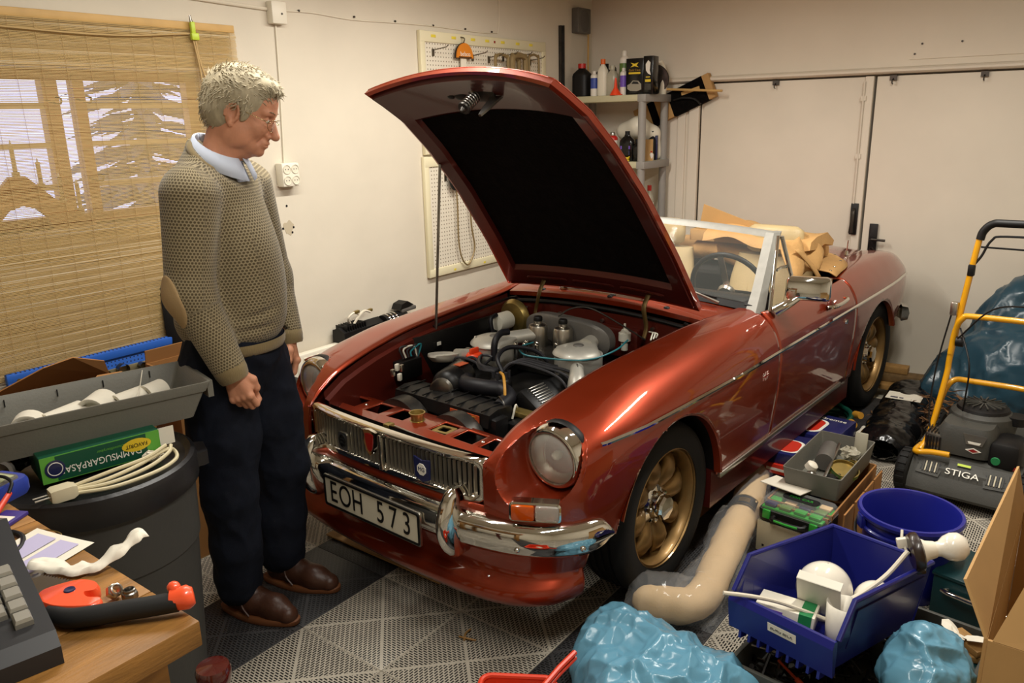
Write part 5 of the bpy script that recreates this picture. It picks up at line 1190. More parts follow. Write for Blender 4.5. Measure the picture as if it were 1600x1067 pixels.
def urod(x0,x1,z,lab,r,y=LW-.10,drop=.5,nm='bent_rod'):
    w=x1-x0
    return tag(MB().tube([(x0,y,z-drop),(x0,y,z-.05),(x0+.012,y,z-.012),(x0+.05,y,z),(x1-.05,y,z),(x1-.012,y,z-.012),(x1,y,z-.05),(x1,y,z-drop)],r,8,smooth=4).build(nm,'canebrown'),lab,'rod','bent rods on the upper pegboard hooks')
urod(1.79,1.92,2.015,'thin bent rod hung leftmost on the upper pegboard',.010)
urod(1.965,2.11,2.018,'thick bent rod hung second from left on the upper pegboard',.019); urod(2.005,2.07,2.008,'thick bent rod nested inside the wider bent rod',.014,LW-.075)
urod(2.15,2.26,2.03,'thin bent rod hung rightmost on the upper pegboard',.008)
bs=tag(MB().ball((1.405,LW-.06,1.28),(.045,.03,.075),14,10).build('black_bobbin','black'),'black bobbin hanging on the lower pegboard behind the bonnet','bobbin')
tag(MB().tube([(1.425,LW-.05,1.245),(1.432,LW-.05,1.1),(1.43,LW-.05,.90),(1.455,LW-.05,.78),(1.51,LW-.05,.725),(1.56,LW-.05,.77),(1.585,LW-.05,.84),(1.56,LW-.05,.98),(1.545,LW-.05,1.25)],.0055,6,smooth=5).build('wire_loop','canebrown'),'long brown wire loop hanging from the lower pegboard','wire')
# blue board with hose clips, below the blind
bb=thing('blue_pegboard','blue perforated tool board under the blind with a rail of hose clips','pegboard',(-.80,LW-.045,0))
MB().box((0,0,.36),(.86,.018,.74),b=.004).build('perforated_panel','pegblue',bb); MB().box((0,-.006,.71),(.862,.022,.034),b=.004).build('top_rail','blue_paint',bb); MB().box((-.415,-.006,.36),(.03,.021,.74),b=.004).build('side_rail','blue_paint',bb)
MB().cyl((-.39,-.016,.70),(-.39,-.020,.70),.009,n=10).build('screw','brass',bb)
MB().box((-.06,-.02,.635),(.64,.008,.036),b=.002).build('clip_rail','zinc',bb); mat('olive','5d6a42',.5,metal=.2)
MB().box((-.25,-.026,.632),(.22,.006,.030),b=.002).build('clip_rail_cover','olive',bb)
mat('clamp','6b675c',.3,metal=.9)
for k,x in enumerate((-.34,-.275,-.205,-.14,-.075,.0,.085)):
    t=thing('hose_clip_set',('leftmost','second','third','fourth','fifth','sixth','rightmost')[k]+' steel hose clip from the left on the blue board rail','hose clip',(-.80+x,LW-.085,.64+.006*(k%2)),group='hose clips on the blue board')
    r=.016+.004*(k%3); MB().loft([[(r*math.cos(a),w,r*math.sin(a)) for a in np.linspace(0,6.283,21)[:-1]] for w in (-.012,.018)],caps=False).build('band','clamp',t,70); MB().box((0,-.002,-r-.006),(.018,.03,.012),b=.002).build('screw_housing','clamp',t); MB().box((-.014,.004,-.05),(.010,.004,.09),b=.001).build('band_tail','clamp',t)
# black chair behind the man
ch=thing('office_chair','black chair with a padded back behind the man','chair',(-.36,1.25,0))
R_=[[(-.20+ (.0),0,0)]]
MB().loft([[(w*math.cos(a)*.21,.22+.03*math.sin(a)+.05*t,.55+.44*t) for a in np.linspace(0,6.283,17)[:-1]] for t,w in ((0,.8),(.1,.95),(.5,1),(.9,.95),(1,.75))]).build('backrest','black',ch,60)
MB().box((0,0,.46),(.44,.42,.06),b=.025).build('seat','black',ch); MB().box((0,.24,.50),(.05,.02,.16)).build('back_bracket','black',ch); MB().cyl((0,0,.08),(0,0,.44),.025,n=12).build('gas_post','dark_steel',ch)
for k in range(5): a=k*1.257; MB().tube([(0,0,.09),(.24*math.cos(a),.24*math.sin(a),.06)],[.022,.014],8).ball((.24*math.cos(a),.24*math.sin(a),.03),(.03,.02,.03),10,8).build('foot_spoke','black',ch)
# radiator and the black kit lying on it
rd_=thing('radiator','white panel radiator under the wall socket behind the car','radiator',(.55,LW-.045,.30)); MB().box((0,0,0),(1.1,.05,.34),b=.01).build('panel','white_plastic',rd_)
for k in range(27): MB().box((-.52+.04*k,-.028,0),(.02,.008,.30),b=.003).build('flute','white_plastic',rd_)
for x in (-.45,.45): MB().box((x,.0,-.235),(.03,.03,.13)).build('radiator_foot','white_plastic',rd_)
cl=thing('car_charger','black finned charger with looped white leads on the radiator','charger',(.50,LW-.06,.47),rz=.05)
MB().loft([[(x,y,z) for y,z in ((-.05,0),(.05,0),(.045,.07),(0,.085),(-.045,.06))] for x in (-.11,.20)]).build('case','black',cl)
for k in range(9): MB().box((-.085+.018*k,0,.078),(.006,.085,.03),RX(0),b=.001).build('cooling_fin','black',cl)
MB().tube([(-.02,0,.09),(-.05,-.02,.13),(-.01,-.03,.155),(.02,-.03,.14)],.007,6,smooth=5).build('lead','cable_white',cl); MB().tube([(-.01,-.02,.09),(.03,-.03,.135),(.08,-.02,.145),(.12,-.02,.13)],.007,6,smooth=5).build('lead','cable_white',cl)
for x,z in ((.0,.155),(.13,.135)): MB().box((x,-.03,z),(.04,.02,.016),RZ(.2),b=.003).build('brass_plug','brass',cl)
hn=thing('motor_unit','chrome-banded motor unit on the radiator beside the charger','motor',(.83,LW-.065,.47),rz=.06)
MB().cyl((-.12,0,.045),(.06,0,.045),.045,n=20).build('barrel','black',hn)
for x in (-.09,-.06,-.03): MB().lathe([(.046,-.006),(.049,0),(.046,.006)],20,T(x,0,.045)@RY(math.pi/2),caps=False).build('band','chrome',hn)
MB().box((.08,0,.09),(.13,.07,.025),b=.008).build('cover','plenum',hn); MB().loft([[(x,y,z) for x,z in ((.0,.10),(.02,.13),(.07,.14),(.12,.11))] for y in (-.035,.035)]).build('grip','black',hn)
# speaker, iron bar, stick in the corner
sp=thing('loudspeaker','small grey wall loudspeaker high in the far corner','speaker',(2.905,LW,2.295)); MB().box((0,-.03,0),(.17,.06,.17),b=.006).build('cabinet','plenum',sp)
mat('mesh_grey','5d5a55',.7,bump=.5,bs=300); MB().lathe([(.001,.062),(.06,.064),(.07,.06)],28,RX(math.pi/2)@Matrix.Diagonal((.9,1.1,1,1))).build('grille','mesh_grey',sp)
tag(MB().box((2.66,LW-.012,1.15),(.022,.022,2.2)).box((2.672,LW-.022,1.15),(.004,.03,2.2)).build('iron_bar','dark_steel',smooth=0),'long dark iron bar standing against the left wall by the shelf','bar')
tag(MB().cyl((2.87,1.43,1.775),(3.03,LW-.012,2.30),.007,n=8).build('wooden_stick','bamboo'),'thin wooden stick leaning in the corner on the top shelf','stick')
# ---------------- plastic corner shelf
mat('shelf_grey','8f8b85',.5,var=.05); mat('shelf_beige','b9b291',.5)
sh=thing('shelf_unit','grey and beige plastic shelf unit in the far corner','shelf',(2.845,1.175,0))
SZ=(1.765,1.318,.87,.42)
for z in SZ:
    q=MB().box((0,0,z-.022),(.38,.66,.044),b=.006).build('shelf_board','shelf_beige',sh); MB().box((-.0,-.325,z-.024),(.384,.016,.05),b=.004).box((-.183,-.30,z-.024),(.02,.06,.0495),b=.004).build('end_trim','shelf_grey',q)
for x in (-.165,.165):
    for y in (-.295,.30): MB().cyl((x,y,0),(x,y,1.725),.027,n=16).build('post','shelf_grey',sh)
def at_sh(u,k,d): return (2.66+d,u,SZ[k])
mat('can_white','ded8cc',.35); mat('can_red','b3231d',.3); mat('can_blue','3c4f9b',.3); mat('can_green','5d7a3a',.35); mat('bottle_white','e0dac8',.4); mat('bottle_clear','cfc9b4',.25,trans=.4); mat('cap_orange','d9621e',.4); mat('yellow','d8b92a',.4); mat('silver','9a978f',.3,metal=.9); mat('violet','6d4fb0',.3); mat('carton','b38c58',.8,var=.06,vs=7)
def bottle(n,lab,loc,w,d,h,m,cap,capm,lm=None,grp='bottles and cans on the corner shelf',cat='bottle',rz=0):
    t=thing(n,lab,cat,loc,rz,grp); prof=[(.9,0),(1,.02),(1,.62),(.92,.70),(.55,.80),(.38,.84),(.38,.88)]
    R_=[[(w/2*k*math.copysign(abs(math.cos(a))**.6,math.cos(a)),d/2*k*math.copysign(abs(math.sin(a))**.6,math.sin(a)),z*h) for a in np.linspace(0,6.283,25)[:-1]] for k,z in prof]
    MB().loft(R_).build('body',m,t,50); MB().cyl((0,0,h*.86),(0,0,h),min(w,d)*.26,n=16).build('cap',capm,t)
    if lm: MB().loft([[(x*1.02,y*1.02,z*h) for x,y,_ in R_[1]] for z in (.15,.55)],caps=False).build('label',lm,t,60)
    return t
def spray(n,lab,loc,r,h,m,lm,topm,grp='bottles and cans on the corner shelf'):
    t=thing(n,lab,'can',loc,0,grp); MB().lathe([(r*.95,0),(r,.006),(r,h*.80),(r*.92,h*.83),(r*.62,h*.88),(r*.5,h*.885)],20).build('body',m,t,50); MB().lathe([(r*.5,h*.88),(r*.52,h*.97),(r*.4,h),(.001,h)],16).build('cap',topm,t)
    MB().lathe([(r*1.01,h*.30),(r*1.01,h*.72)],20,caps=False).build('label',lm,t); return t
# top shelf, from the left wall outwards
z=0
bottle('oil_can','black oil can with red cap at the left end of the top shelf',at_sh(1.395,0,.09),.12,.10,.215,'black','','can_red') if 0 else None
t=bottle('oil_bottle','black oil bottle with red cap leftmost on the top shelf',at_sh(1.40,0,.08),.11,.13,.225,'black',0,'can_red')
t=bottle('oil_jug','black oil jug behind the bottle with the red cap on the top shelf',at_sh(1.31,0,.24),.12,.15,.225,'black',0,'black',None); MB().tube([(0,-.05,.20),(0,-.085,.19),(0,-.08,.12)],.012,8,smooth=4).build('handle','black',t)
spray('spray_can','white and blue spray can beside the red-capped bottle on the top shelf',at_sh(1.285,0,.06),.027,.17,'can_white','can_blue','can_white')
bottle('white_bottle','tall white bottle with orange cap on the top shelf',at_sh(1.215,0,.06),.065,.07,.245,'bottle_white',0,'cap_orange')
bottle('clear_bottle','cloudy plastic bottle beside the tall white bottle on the top shelf',at_sh(1.15,0,.08),.07,.08,.20,'bottle_clear',0,'bottle_clear')
t=spray('foam_can','tall foam can with a clear cap on the top shelf',at_sh(1.085,0,.13),.034,.295,'can_white','can_green','can_white')
spray('spray_can','white and violet spray can behind the orange funnel on the top shelf',at_sh(1.055,0,.07),.026,.18,'can_white','violet','can_white')
f=thing('funnel','small orange funnel upside down on the top shelf','funnel',at_sh(1.092,0,.025)); MB().lathe([(.042,0),(.040,.006),(.012,.05),(.006,.115),(.004,.115)],20,caps=False).build('cone','orange_plastic',f); MB().box((.0,-.043,.004),(.016,.014,.006),b=.001).build('tab','orange_plastic',f)
def carbox(n,lab,loc,w,d,h,rz):
    t=thing(n,lab,'box',loc,rz,'black cartons on the top shelf'); MB().box((0,0,h/2),(d,w,h),b=.002).build('carton','black_gloss',t)
    X=T(-d/2-.0008,0,h/2)@Matrix(((0,0,-1,0),(-1,0,0,0),(0,1,0,0),(0,0,0,1)))
    return t,X
t,X=carbox('polish_carton','black polish carton with a car picture on the top shelf',at_sh(.958,0,.09),.125,.11,.235,.1)
MB().prism([(-.03,-.01),(-.012,.005),(-.03,.02),(0,.012),(.028,.02),(.014,.002),(.03,-.012),(0,-.003)],0,.001,X@T(.0,.07,0)).build('winged_mark','yellow',t,0); MB().box((0,.022,0),(.085,.012,.001),X).build('yellow_band','yellow',t,0); text('carton_title','Gold Class',.019,'gold',t,X@T(0,.041,.0006))
MB().prism([(-.05,-.08),(-.052,-.055),(-.03,-.045),(-.012,-.025),(.028,-.028),(.05,-.05),(.052,-.085),(.02,-.095),(-.03,-.092)],0,.001,X).build('car_picture','silver',t,0); MB().prism([(-.022,-.047),(-.008,-.031),(.024,-.034),(.034,-.05)],.001,.0016,X).build('picture_window','ink',t,0)
t,X=carbox('polish_carton','narrow black carton with white figure beside the car picture carton',at_sh(.858,0,.09),.068,.10,.245,.1)
MB().prism([(-.015,.03),(-.018,.07),(0,.095),(.016,.08),(.012,.03),(.02,.0),(0,.01)],0,.001,X).build('white_figure','can_white',t,0); MB().box((0,-.035,0),(.04,.016,.001),X).box((0,-.012,0),(.03,.005,.001),X).build('yellow_print','yellow',t,0); MB().box((0,-.075,0),(.045,.04,.001),X).build('small_print','dark_steel',t,0)
tag(MB().lathe([(.001,-.006),(.095,-.006),(.10,0),(.095,.006),(.001,.006)],32,T(2.93,.92,1.868)@RZ(.3)@RY(math.pi/2-.15)).build('round_lid','dark_steel'),'dark round lid standing behind the narrow carton','lid')
t=bottle('squeeze_bottle','tall curved white bottle at the right end of the top shelf',at_sh(.855,0,.27),.05,.05,.01,'bottle_white',0,'bottle_white') if 0 else None
tag(MB().tube([(2.975,.885,1.767),(2.97,.875,1.85),(2.965,.88,1.93),(2.955,.90,1.985)],[.030,.030,.027,.022],14,smooth=5).build('white_tube','bottle_white'),'bent white plastic tube at the right end of the top shelf','tube')
# middle shelf
t=bottle('trigger_bottle','dark trigger spray bottle at the left of the middle shelf',at_sh(1.36,1,.20),.07,.09,.22,'black',0,'black','yellow'); MB().box((-.03,0,.215),(.07,.02,.03),b=.006).build('trigger_head','black',t)
bottle('dark_bottle','dark bottle with red cap on the middle shelf beside the red can',at_sh(1.26,1,.10),.07,.07,.175,'black',0,'can_red')
t=spray('lube_can','red and white lubricant can on the middle shelf',at_sh(1.125,1,.05),.036,.20,'can_red','can_white','silver')
spray('spray_can','white can with red cap behind the lubricant can on the middle shelf',at_sh(1.20,1,.14),.03,.185,'can_white','can_white','can_red')
t=bottle('polish_bottle','broad black polish bottle with violet label on the middle shelf',at_sh(1.012,1,.06),.065,.112,.205,'black_gloss',0,'black')
X=T(-.031,0,0)@Matrix(((0,0,-1,0),(-1,0,0,0),(0,1,0,0),(0,0,0,1))); MB().box((0,.095,0),(.075,.022,.001),X).build('violet_label','violet',t,0); MB().box((0,.12,0),(.04,.012,.001),X).build('yellow_mark','yellow',t,0); MB().box((0,.06,0),(.07,.03,.001),X).build('blue_label','navy',t,0); MB().box((0,.032,0),(.075,.006,.001),X).build('base_label','yellow',t,0)
for k in range(2): tag(MB().box((2.672,1.012,SZ[1]+.008+.016*k),(.02,.085,.014),b=.006).build('sponge','yellow'),('lower','upper')[k]+' yellow sponge pad lying before the violet-label bottle','sponge','yellow sponge pads')
bottle('dark_bottle','slim black bottle right of the violet-label bottle',at_sh(.935,1,.06),.05,.055,.15,'black_gloss',0,'black')
tag(MB().box((0,0,.075),(.004,.12,.15),T(2.80,.92,SZ[1])@RZ(.5)@RY(.25)).build('cardboard_card','carton'),'brown card leaning behind the grey post on the middle shelf','card')
t=bottle('grid_bottle','black bottle with a yellow band right of the grey post',at_sh(.915,1,.25),.055,.055,.20,'black',0,'black'); MB().box((-.029,0,.12),(.001,.03,.012)).build('yellow_band','yellow',t)
tag(MB().box((2.92,.895,SZ[1]+.085),(.02,.03,.17),b=.002).build('blue_booklet','navy'),'thin navy booklet standing beside the grid bottle','booklet')
bottle('small_bottle','tiny white bottle with red cap before the grid bottle',at_sh(.885,1,.18),.03,.03,.065,'can_white',0,'can_red')
rl_=thing('plush_roll','white fluffy wash mitt behind the bottles on the middle shelf','mitt',(2.90,1.04,SZ[1]+.20)); s=SDF((ax(-.12,.12,.006),ax(-.20,.20,.006),ax(-.21,.12,.006))); s.chain([(.05,.12,0),(.03,0,.03),(.05,-.10,-.02),(.09,-.12,-.165)],[.062,.070,.055,.035],.03); s.build('mitt','bottle_white',rl_)
# lower shelf, what shows beside the bonnet
bottle('cleaner_bottle','clear cleaner bottle with red cap on the third shelf',at_sh(.925,2,.24),.06,.06,.27,'bottle_clear',0,'can_red','can_white')
spray('spray_can','red and white can on the third shelf',at_sh(.955,2,.16),.026,.165,'can_red','can_white','can_red')
spray('spray_can','dark can with orange and blue bands on the third shelf',at_sh(1.0,2,.13),.028,.17,'navy','cap_orange','black')
tag(MB().box((0,0,.10),(.006,.12,.20),T(2.93,.98,SZ[2])@RY(-.3)).build('green_leaflet','can_green'),'green leaflet leaning behind the cans on the third shelf','leaflet')
tag(MB().box((2.80,1.10,SZ[2]+.12),(.16,.12,.24),b=.004).build('white_carton','white_plastic'),'white carton on the third shelf half hidden by the bonnet','box')
# long taped carton jammed behind the shelf
X=T(3.0,.72,1.70)@RX(-.42); pk=thing('taped_carton','long cardboard carton in black tape jammed between shelf and door wall','carton',X=T(3.066,.83,1.70)@RX(-.40))
MB().box((0,0,0),(.05,.62,.17),b=.003).build('tube_carton','carton',pk); MB().box((0,-.12,0),(.054,.28,.173),b=.003).build('black_tape','pad',pk); MB().box((0,.16,0),(.054,.06,.173),b=.003).build('tape_band','pad',pk); MB().box((-.028,-.15,.045),(.002,.14,.022),RX(.12)).build('carton_tape','bamboo',pk)
MB().tube([(-.04,-.02,.02),(-.05,-.10,.0),(-.045,-.17,-.04),(-.045,-.2,-.09)],.008,6,smooth=4).build('black_strap','black',pk)
tag(MB().cyl((2.99,.86,1.80),(2.98,.44,1.775),.008,n=8).build('wooden_dowel','bamboo'),'thin wooden dowel sticking out over the door from the top shelf','dowel')
# ================= left foreground =================
mat('bin_grey','3b3a37',.6,var=.08,vs=6,bump=.1,bs=60); mat('bin_lid','1b1a1b',.38,spec=.5,var=.25,vs=7,bump=.12,bs=30); mat('tray_grey','6c6a61',.5,var=.05,vs=8,bump=.08,bs=150)
mat('green_pack','0f4a34',.4); mat('green_light','5ca23c',.4); mat('paper','e3dccb',.7,var=.04,vs=30); mat('ivory_cable','c9bd99',.45); mat('ivory','cdc2a4',.45)
def woodmat():
    mat('bench_wood','94672f',.5,var=.5,vs=3,bump=.15,bs=25,stretch=(1.4,9,9),det=8)
woodmat()
tc=thing('trash_can','large dark grey round rubbish bin with black lid beside the workbench','bin',(-1.464,.332,0))
MB().lathe([(.205,0),(.213,.01),(.243,.50),(.249,.508),(.249,.52),(.255,.70),(.25,.705),(.24,.70),(.20,.02),(.001,.018)],64).build('bin_body','bin_grey',tc,30)
ld=MB().lathe([(.243,.672),(.266,.680),(.268,.695),(.267,.737),(.262,.752),(.252,.758),(.243,.748),(.236,.744),(.14,.746),(.04,.752),(.001,.753)],64).build('lid','bin_lid',tc,30)
for a in (-.42,math.pi-.42):
    X=RZ(a); MB().loft([[(x,y*k,z) for y,z in ((-.05,.700),(.05,.700),(.045,.738),(-.045,.738))] for x,k in ((.25,1.1),(.280,1),(.292,.85))],X=X).build('lid_handle','bin_lid',ld)
MB().lathe([(.065,.750),(.079,.764),(.083,.758),(.092,.748)],32,T(.095,.12,0),caps=False).build('lid_boss','bin_lid',ld)
# vacuum bag carton lying on the lid, its print upside down to the viewer
A=V(-1.612,0.277,0.7603); B=V(-1.326,0.217,0.7603); dx=(B-A).normalized(); ry=V(-dx.y,dx.x,0)
X=Matrix((dx,ry,V(0,0,1))).transposed().to_4x4(); X.translation=A
pk=thing('vacuum_bag_carton','green carton of vacuum cleaner bags lying upside down on the bin lid','carton',X=X)
w=(B-A).length; MB().box((w/2,.07,.036),(w,.14,.070),b=.002).build('carton','green_pack',pk)
F=Matrix(((-1,0,0,w/2),(0,0,-1,-.0008),(0,-1,0,.036),(0,0,0,1)))   # upside-down front face
MB().box((0,0,0),(w,.0015,.070),T(w/2,-.0006,.036)).build('front_print','green_light',pk,0)
MB().box((-.012,0,0),(.222,.002,.066),T(w/2+.012,-.0009,.036)).build('dark_panel','green_pack',pk,0)
text('title','DAMMSUGARPÅSAR',.026,'white_paint',pk,T(w/2-.005,-.0025,.028)@RX(math.pi/2)@RZ(math.pi),.0004,squash=.86); text('subtitle','Dammfilterpåsar',.010,'green_light',pk,T(w/2+.02,-.0025,.052)@RX(math.pi/2)@RZ(math.pi),.0002)
oc=MB().prism([(.034*math.cos(t)*(1 if abs(math.cos(t))<.8 else 1.1),.018*math.sin(t)) for t in np.linspace(0,6.283,25)[:-1]],0,.001,T(w/2+.085,-.002,.044)@RX(math.pi/2)).build('yellow_oval','yellow',pk,0)
text('oval_text','FAVORIT',.0155,'ink',pk,T(w/2+.085,-.0035,.044)@RX(math.pi/2)@RZ(math.pi),.0003,squash=.9)
MB().lathe([(.024,0),(.024,.001),(.001,.001)],28,T(.032,-.002,.036)@RX(math.pi/2)).build('round_seal','navy',pk); MB().tube([(.017*math.cos(t),.017*math.sin(t),.001) for t in np.linspace(0,6.283,24)[:-1]],.0012,4,closed=True,X=T(.032,-.002,.036)@RX(math.pi/2)).build('seal_ring','white_paint',pk)
MB().box((w+.02,.02,.04),(.05,.004,.05),RZ(.0)@RY(0)).build('end_flap','paper',pk,0)
# flat cable loops with the plug
cb=thing('extension_lead','ivory flat lead with plug looped on the bin lid before the green carton','cable',(0,0,0))
for k,P in enumerate(([(-1.5836,0.2694,0.7759),(-1.5055,0.2446,0.7787),(-1.4136,0.2446,0.7851),(-1.3263,0.2556,0.7962),(-1.2987,0.2602,0.7833),(-1.3125,0.2354,0.7686),(-1.386,0.2079,0.7667),(-1.4963,0.2124,0.7667),(-1.5836,0.2538,0.7713)],[(-1.5836,0.263,0.7759),(-1.4963,0.2308,0.7723),(-1.3952,0.2308,0.7759),(-1.3263,0.2446,0.7897),(-1.3052,0.263,0.8017)],[(-1.5836,0.2749,0.7787),(-1.4779,0.2584,0.7897),(-1.386,0.2492,0.7962),(-1.3217,0.2584,0.8081)])):
    MB().tube([V(*p)+V(-.012,-.085,-.010) for p in P],.0052,8,smooth=6).build('lead','ivory_cable',cb)
pl_=MB().loft([[(x,y*k,z*k) for y,z in ((-.02,-.016),(.02,-.016),(.022,0),(.02,.016),(-.02,.016),(-.022,0))] for x,k in ((-.03,.85),(-.022,1),(.018,1),(.03,.75))],X=T(-1.6094,0.1734,0.7698)@RZ(-.15)).build('plug','ivory',cb)
for y in (-.0095,.0095): MB().cyl((-.03,y,0),(-.065,y,0),.0024,n=8,X=T(-1.6094,0.1734,0.7698)@RZ(-.15)).build('pin','chrome_dull',pl_)
def crumple(name,lab,c,r,m,n=14,seed=1,amp=.45,cat='paper',flat=1,parent=None):
    rr=np.random.default_rng(seed); mb=MB(); G=[]
    for i in range(n):
        row=[]
        for j in range(n*2):
            a=2*math.pi*j/(n*2); b=math.pi*(i+.02)/(n-1+.04)-math.pi/2; k=r*(1-amp*rr.random()); row.append((k*math.cos(a)*math.cos(b),k*math.sin(a)*math.cos(b),k*math.sin(b)*flat))
        G.append(row)
    mb.loft(G); o=mb.build(name,m,parent,0); o.location=c; return tag(o,lab,cat) if lab else o
crumple('crumpled_paper','crumpled white wrapper between the lead loops on the bin lid',(-1.3614,0.1938,0.7719),.034,'paper',7,3,.6,flat=.5)
vc=thing('vacuum_nozzle','grey brown round nozzle on the far left of the bin lid','nozzle',X=T(-1.6755,0.3825,0.7897)@RZ(-.3)@RX(1.3)); MB().lathe([(.034,-.05),(.040,-.045),(.042,.02),(.036,.035),(.028,.035),(.026,.01),(.001,.008)],24).build('nozzle','plenum',vc); 
for a in (0,2.1,4.2): MB().cyl((.018*math.cos(a),.018*math.sin(a),.008),(.018*math.cos(a),.018*math.sin(a),.013),.006,n=8).build('terminal_hole','ink',vc)
crumple('black_rag','black crumpled rag on the bin lid under the grey tray',(-1.6158,0.4606,0.7759),.068,'black',8,5,.4,'rag',flat=.35)
# grey tray resting on the carton
A=V(-1.1655,0.2079,0.9276); B=V(-1.6296,0.3227,0.9276); dx=(A-B).normalized(); ry=V(-dx.y,dx.x,0)
X=Matrix((dx,ry,V(0,0,1))).transposed().to_4x4(); X.translation=B-dx*.115
tr_=thing('grey_tray','long grey plastic tray of paper rolls balanced on the bin','tray',X=X)
L_,W_,Hh=.60,.262,.103
def trr(e,z,in_): return [(in_-e,-e+in_*.0,z),(L_-in_+e,-e,z),(L_-in_+e,W_+e,z),(in_-e,W_+e,z)]
def rr4(x0,x1,y0,y1,z,r=.012):
    return [(x+(x0+x1)/2,y+(y0+y1)/2,z) for x,y in rrect(x1-x0,y1-y0,r,3)]
MB().loft([rr4(.05,L_-.05,.02,W_-.02,-Hh),rr4(.018,L_-.018,.004,W_-.004,-.03),rr4(.012,L_-.012,0,W_,-.028),rr4(.0,L_,-.006,W_+.006,-.004),rr4(.0,L_,-.006,W_+.006,0),rr4(.006,L_-.006,.0,W_-.0,0),rr4(.02,L_-.02,.01,W_-.01,-.02),rr4(.055,L_-.055,.026,W_-.026,-Hh+.006)]).build('tray_body','tray_grey',tr_,25)
for k,x in enumerate((.12,.25,.37,.50)): MB().box((x,W_-.014,-.018),(.003,.004,.02)).build('divider_slot','ink',tr_,0)
MB().loft([[(L_-.004+d,y,z) for y,z in ((.02,-.055),(W_-.02,-.055),(W_-.02,-.006),(.02,-.006))] for d in (0,.016)]).build('end_lip','tray_grey',tr_); MB().tube([(L_-.12,W_-.02,0),(L_-.16,W_*.5,-.02),(L_-.20,.02,-.02)],.0015,5,smooth=4).build('thread','paper',tr_)
def roll(lab,x,y,rz,l,r,op=0.0):
    t=thing('paper_roll',lab,'paper roll',X=X@T(x,y,-.052)@RZ(rz),group='paper rolls in the grey tray')
    MB().loft([[(xx,r*k*math.cos(a),r*k*math.sin(a)) for a in np.linspace(0,6.283,25)[:-1]] for xx,k in ((-l/2,.7),(-l/2,1),(l/2,1.05),(l/2,.75))],caps=False).build('sheet','paper',t,60).modifiers.new('s','SOLIDIFY').thickness=.001
    MB().cyl((-l/2+.01,0,0),(l/2-.01,0,0),r*.68,n=18).build('core','white_plastic',t)
roll('leftmost paper roll with round end showing in the grey tray',.15,.09,1.2,.046,.042); roll('long paper roll second from left in the grey tray',.235,.11,.5,.11,.031); roll('paper roll third from left in the grey tray',.325,.13,.9,.083,.042); roll('nearly hidden paper roll in the middle of the grey tray',.41,.14,.4,.09,.03); roll('small paper roll at the right end of the grey tray',.48,.155,.5,.065,.034)
# cartons behind the bin
def carton(name,lab,x0,x1,y0,y1,h,flaps,rz=0,group=None,m='carton'):
    t=thing(name,lab,'carton',((x0+x1)/2,(y0+y1)/2,0),rz,group); w,d=x1-x0,y1-y0; th=.005
    MB().box((0,0,th/2),(w,d,th)).build('bottom','carton',t,0)
    for c,s in (((0,-d/2+th/2,h/2),(w,th,h)),((0,d/2-th/2,h/2),(w,th,h)),((-w/2+th/2,0,h/2),(th,d-2*th,h)),((w/2-th/2,0,h/2),(th,d-2*th,h))): MB().box(c,s).build('side_panel',m,t,0)
    for side,l,ang in flaps:
        if side in 'fb':
            s=-1 if side=='f' else 1; Xf=T(0,s*d/2,h)@RX(-s*(math.pi/2-ang) if 0 else s*ang)@Matrix.Identity(4); mb=MB().box((0,0,l/2),(w*.98,.005,l))
            mb.build('flap',m,t,0,X=Xf)
        else:
            s=-1 if side=='l' else 1; Xf=T(s*w/2,0,h)@RY(-s*ang if 0 else s*ang); MB().box((0,0,l/2),(.005,d*.96,l)).build('flap',m,t,0,X=Xf)
    return t
mat('carton_orange','9c6c3a',.8,var=.06,vs=7)
c1=carton('cardboard_box','tall open cardboard box standing behind the bin below the blue board',-1.50,-1.0,.86,1.16,.725,(),0,None,'carton_orange')
MB().add([(-.25,.14,.735),(.25,.14,.735),(.22,.10,.80),(.08,.02,.862),(-.02,.02,.85)],[(0,1,2,3,4)]).build('back_flap','carton_orange',c1,0).modifiers.new('s','SOLIDIFY').thickness=.004
MB().add([(-.05,-.15,.735),(.25,-.15,.735),(.20,-.06,.795),(.12,-.05,.80)],[(0,1,2,3)]).build('front_flap','carton_orange',c1,0).modifiers.new('s','SOLIDIFY').thickness=.004
c2=carton('cardboard_box','tall narrow cardboard box standing behind the man\'s legs',-.905,-.60,.86,1.06,.765,(('b',.05,.1),),0,None,'carton_orange')
# ---------------- workbench
wb=thing('workbench','worn wooden workbench corner at the lower left of the room','workbench',(-2.13,-.25,0))
top=MB(); 
for k in range(8):
    y0=-.515+.14*k; top=MB().box((0,y0+.07,.878),(.64,.1385,.044),b=.003); top.build('plank','bench_wood',wb,30)
MB().box((0,0,.80),(.56,.95,.11),b=.003).build('apron','bench_wood',wb)
for x in (-.24,.24):
    for y in (-.42,.42): MB().box((x,y,.39),(.07,.07,.78),b=.004).build('leg','bench_wood',wb)
BZ=.9005
mat('calc_dark','2b2b2d',.45,spec=.4); mat('key_silver','a7a399',.35,metal=.5); mat('key_yellow','d2c27a',.4); mat('screen_dark','0a0b0e',.08,spec=.6)
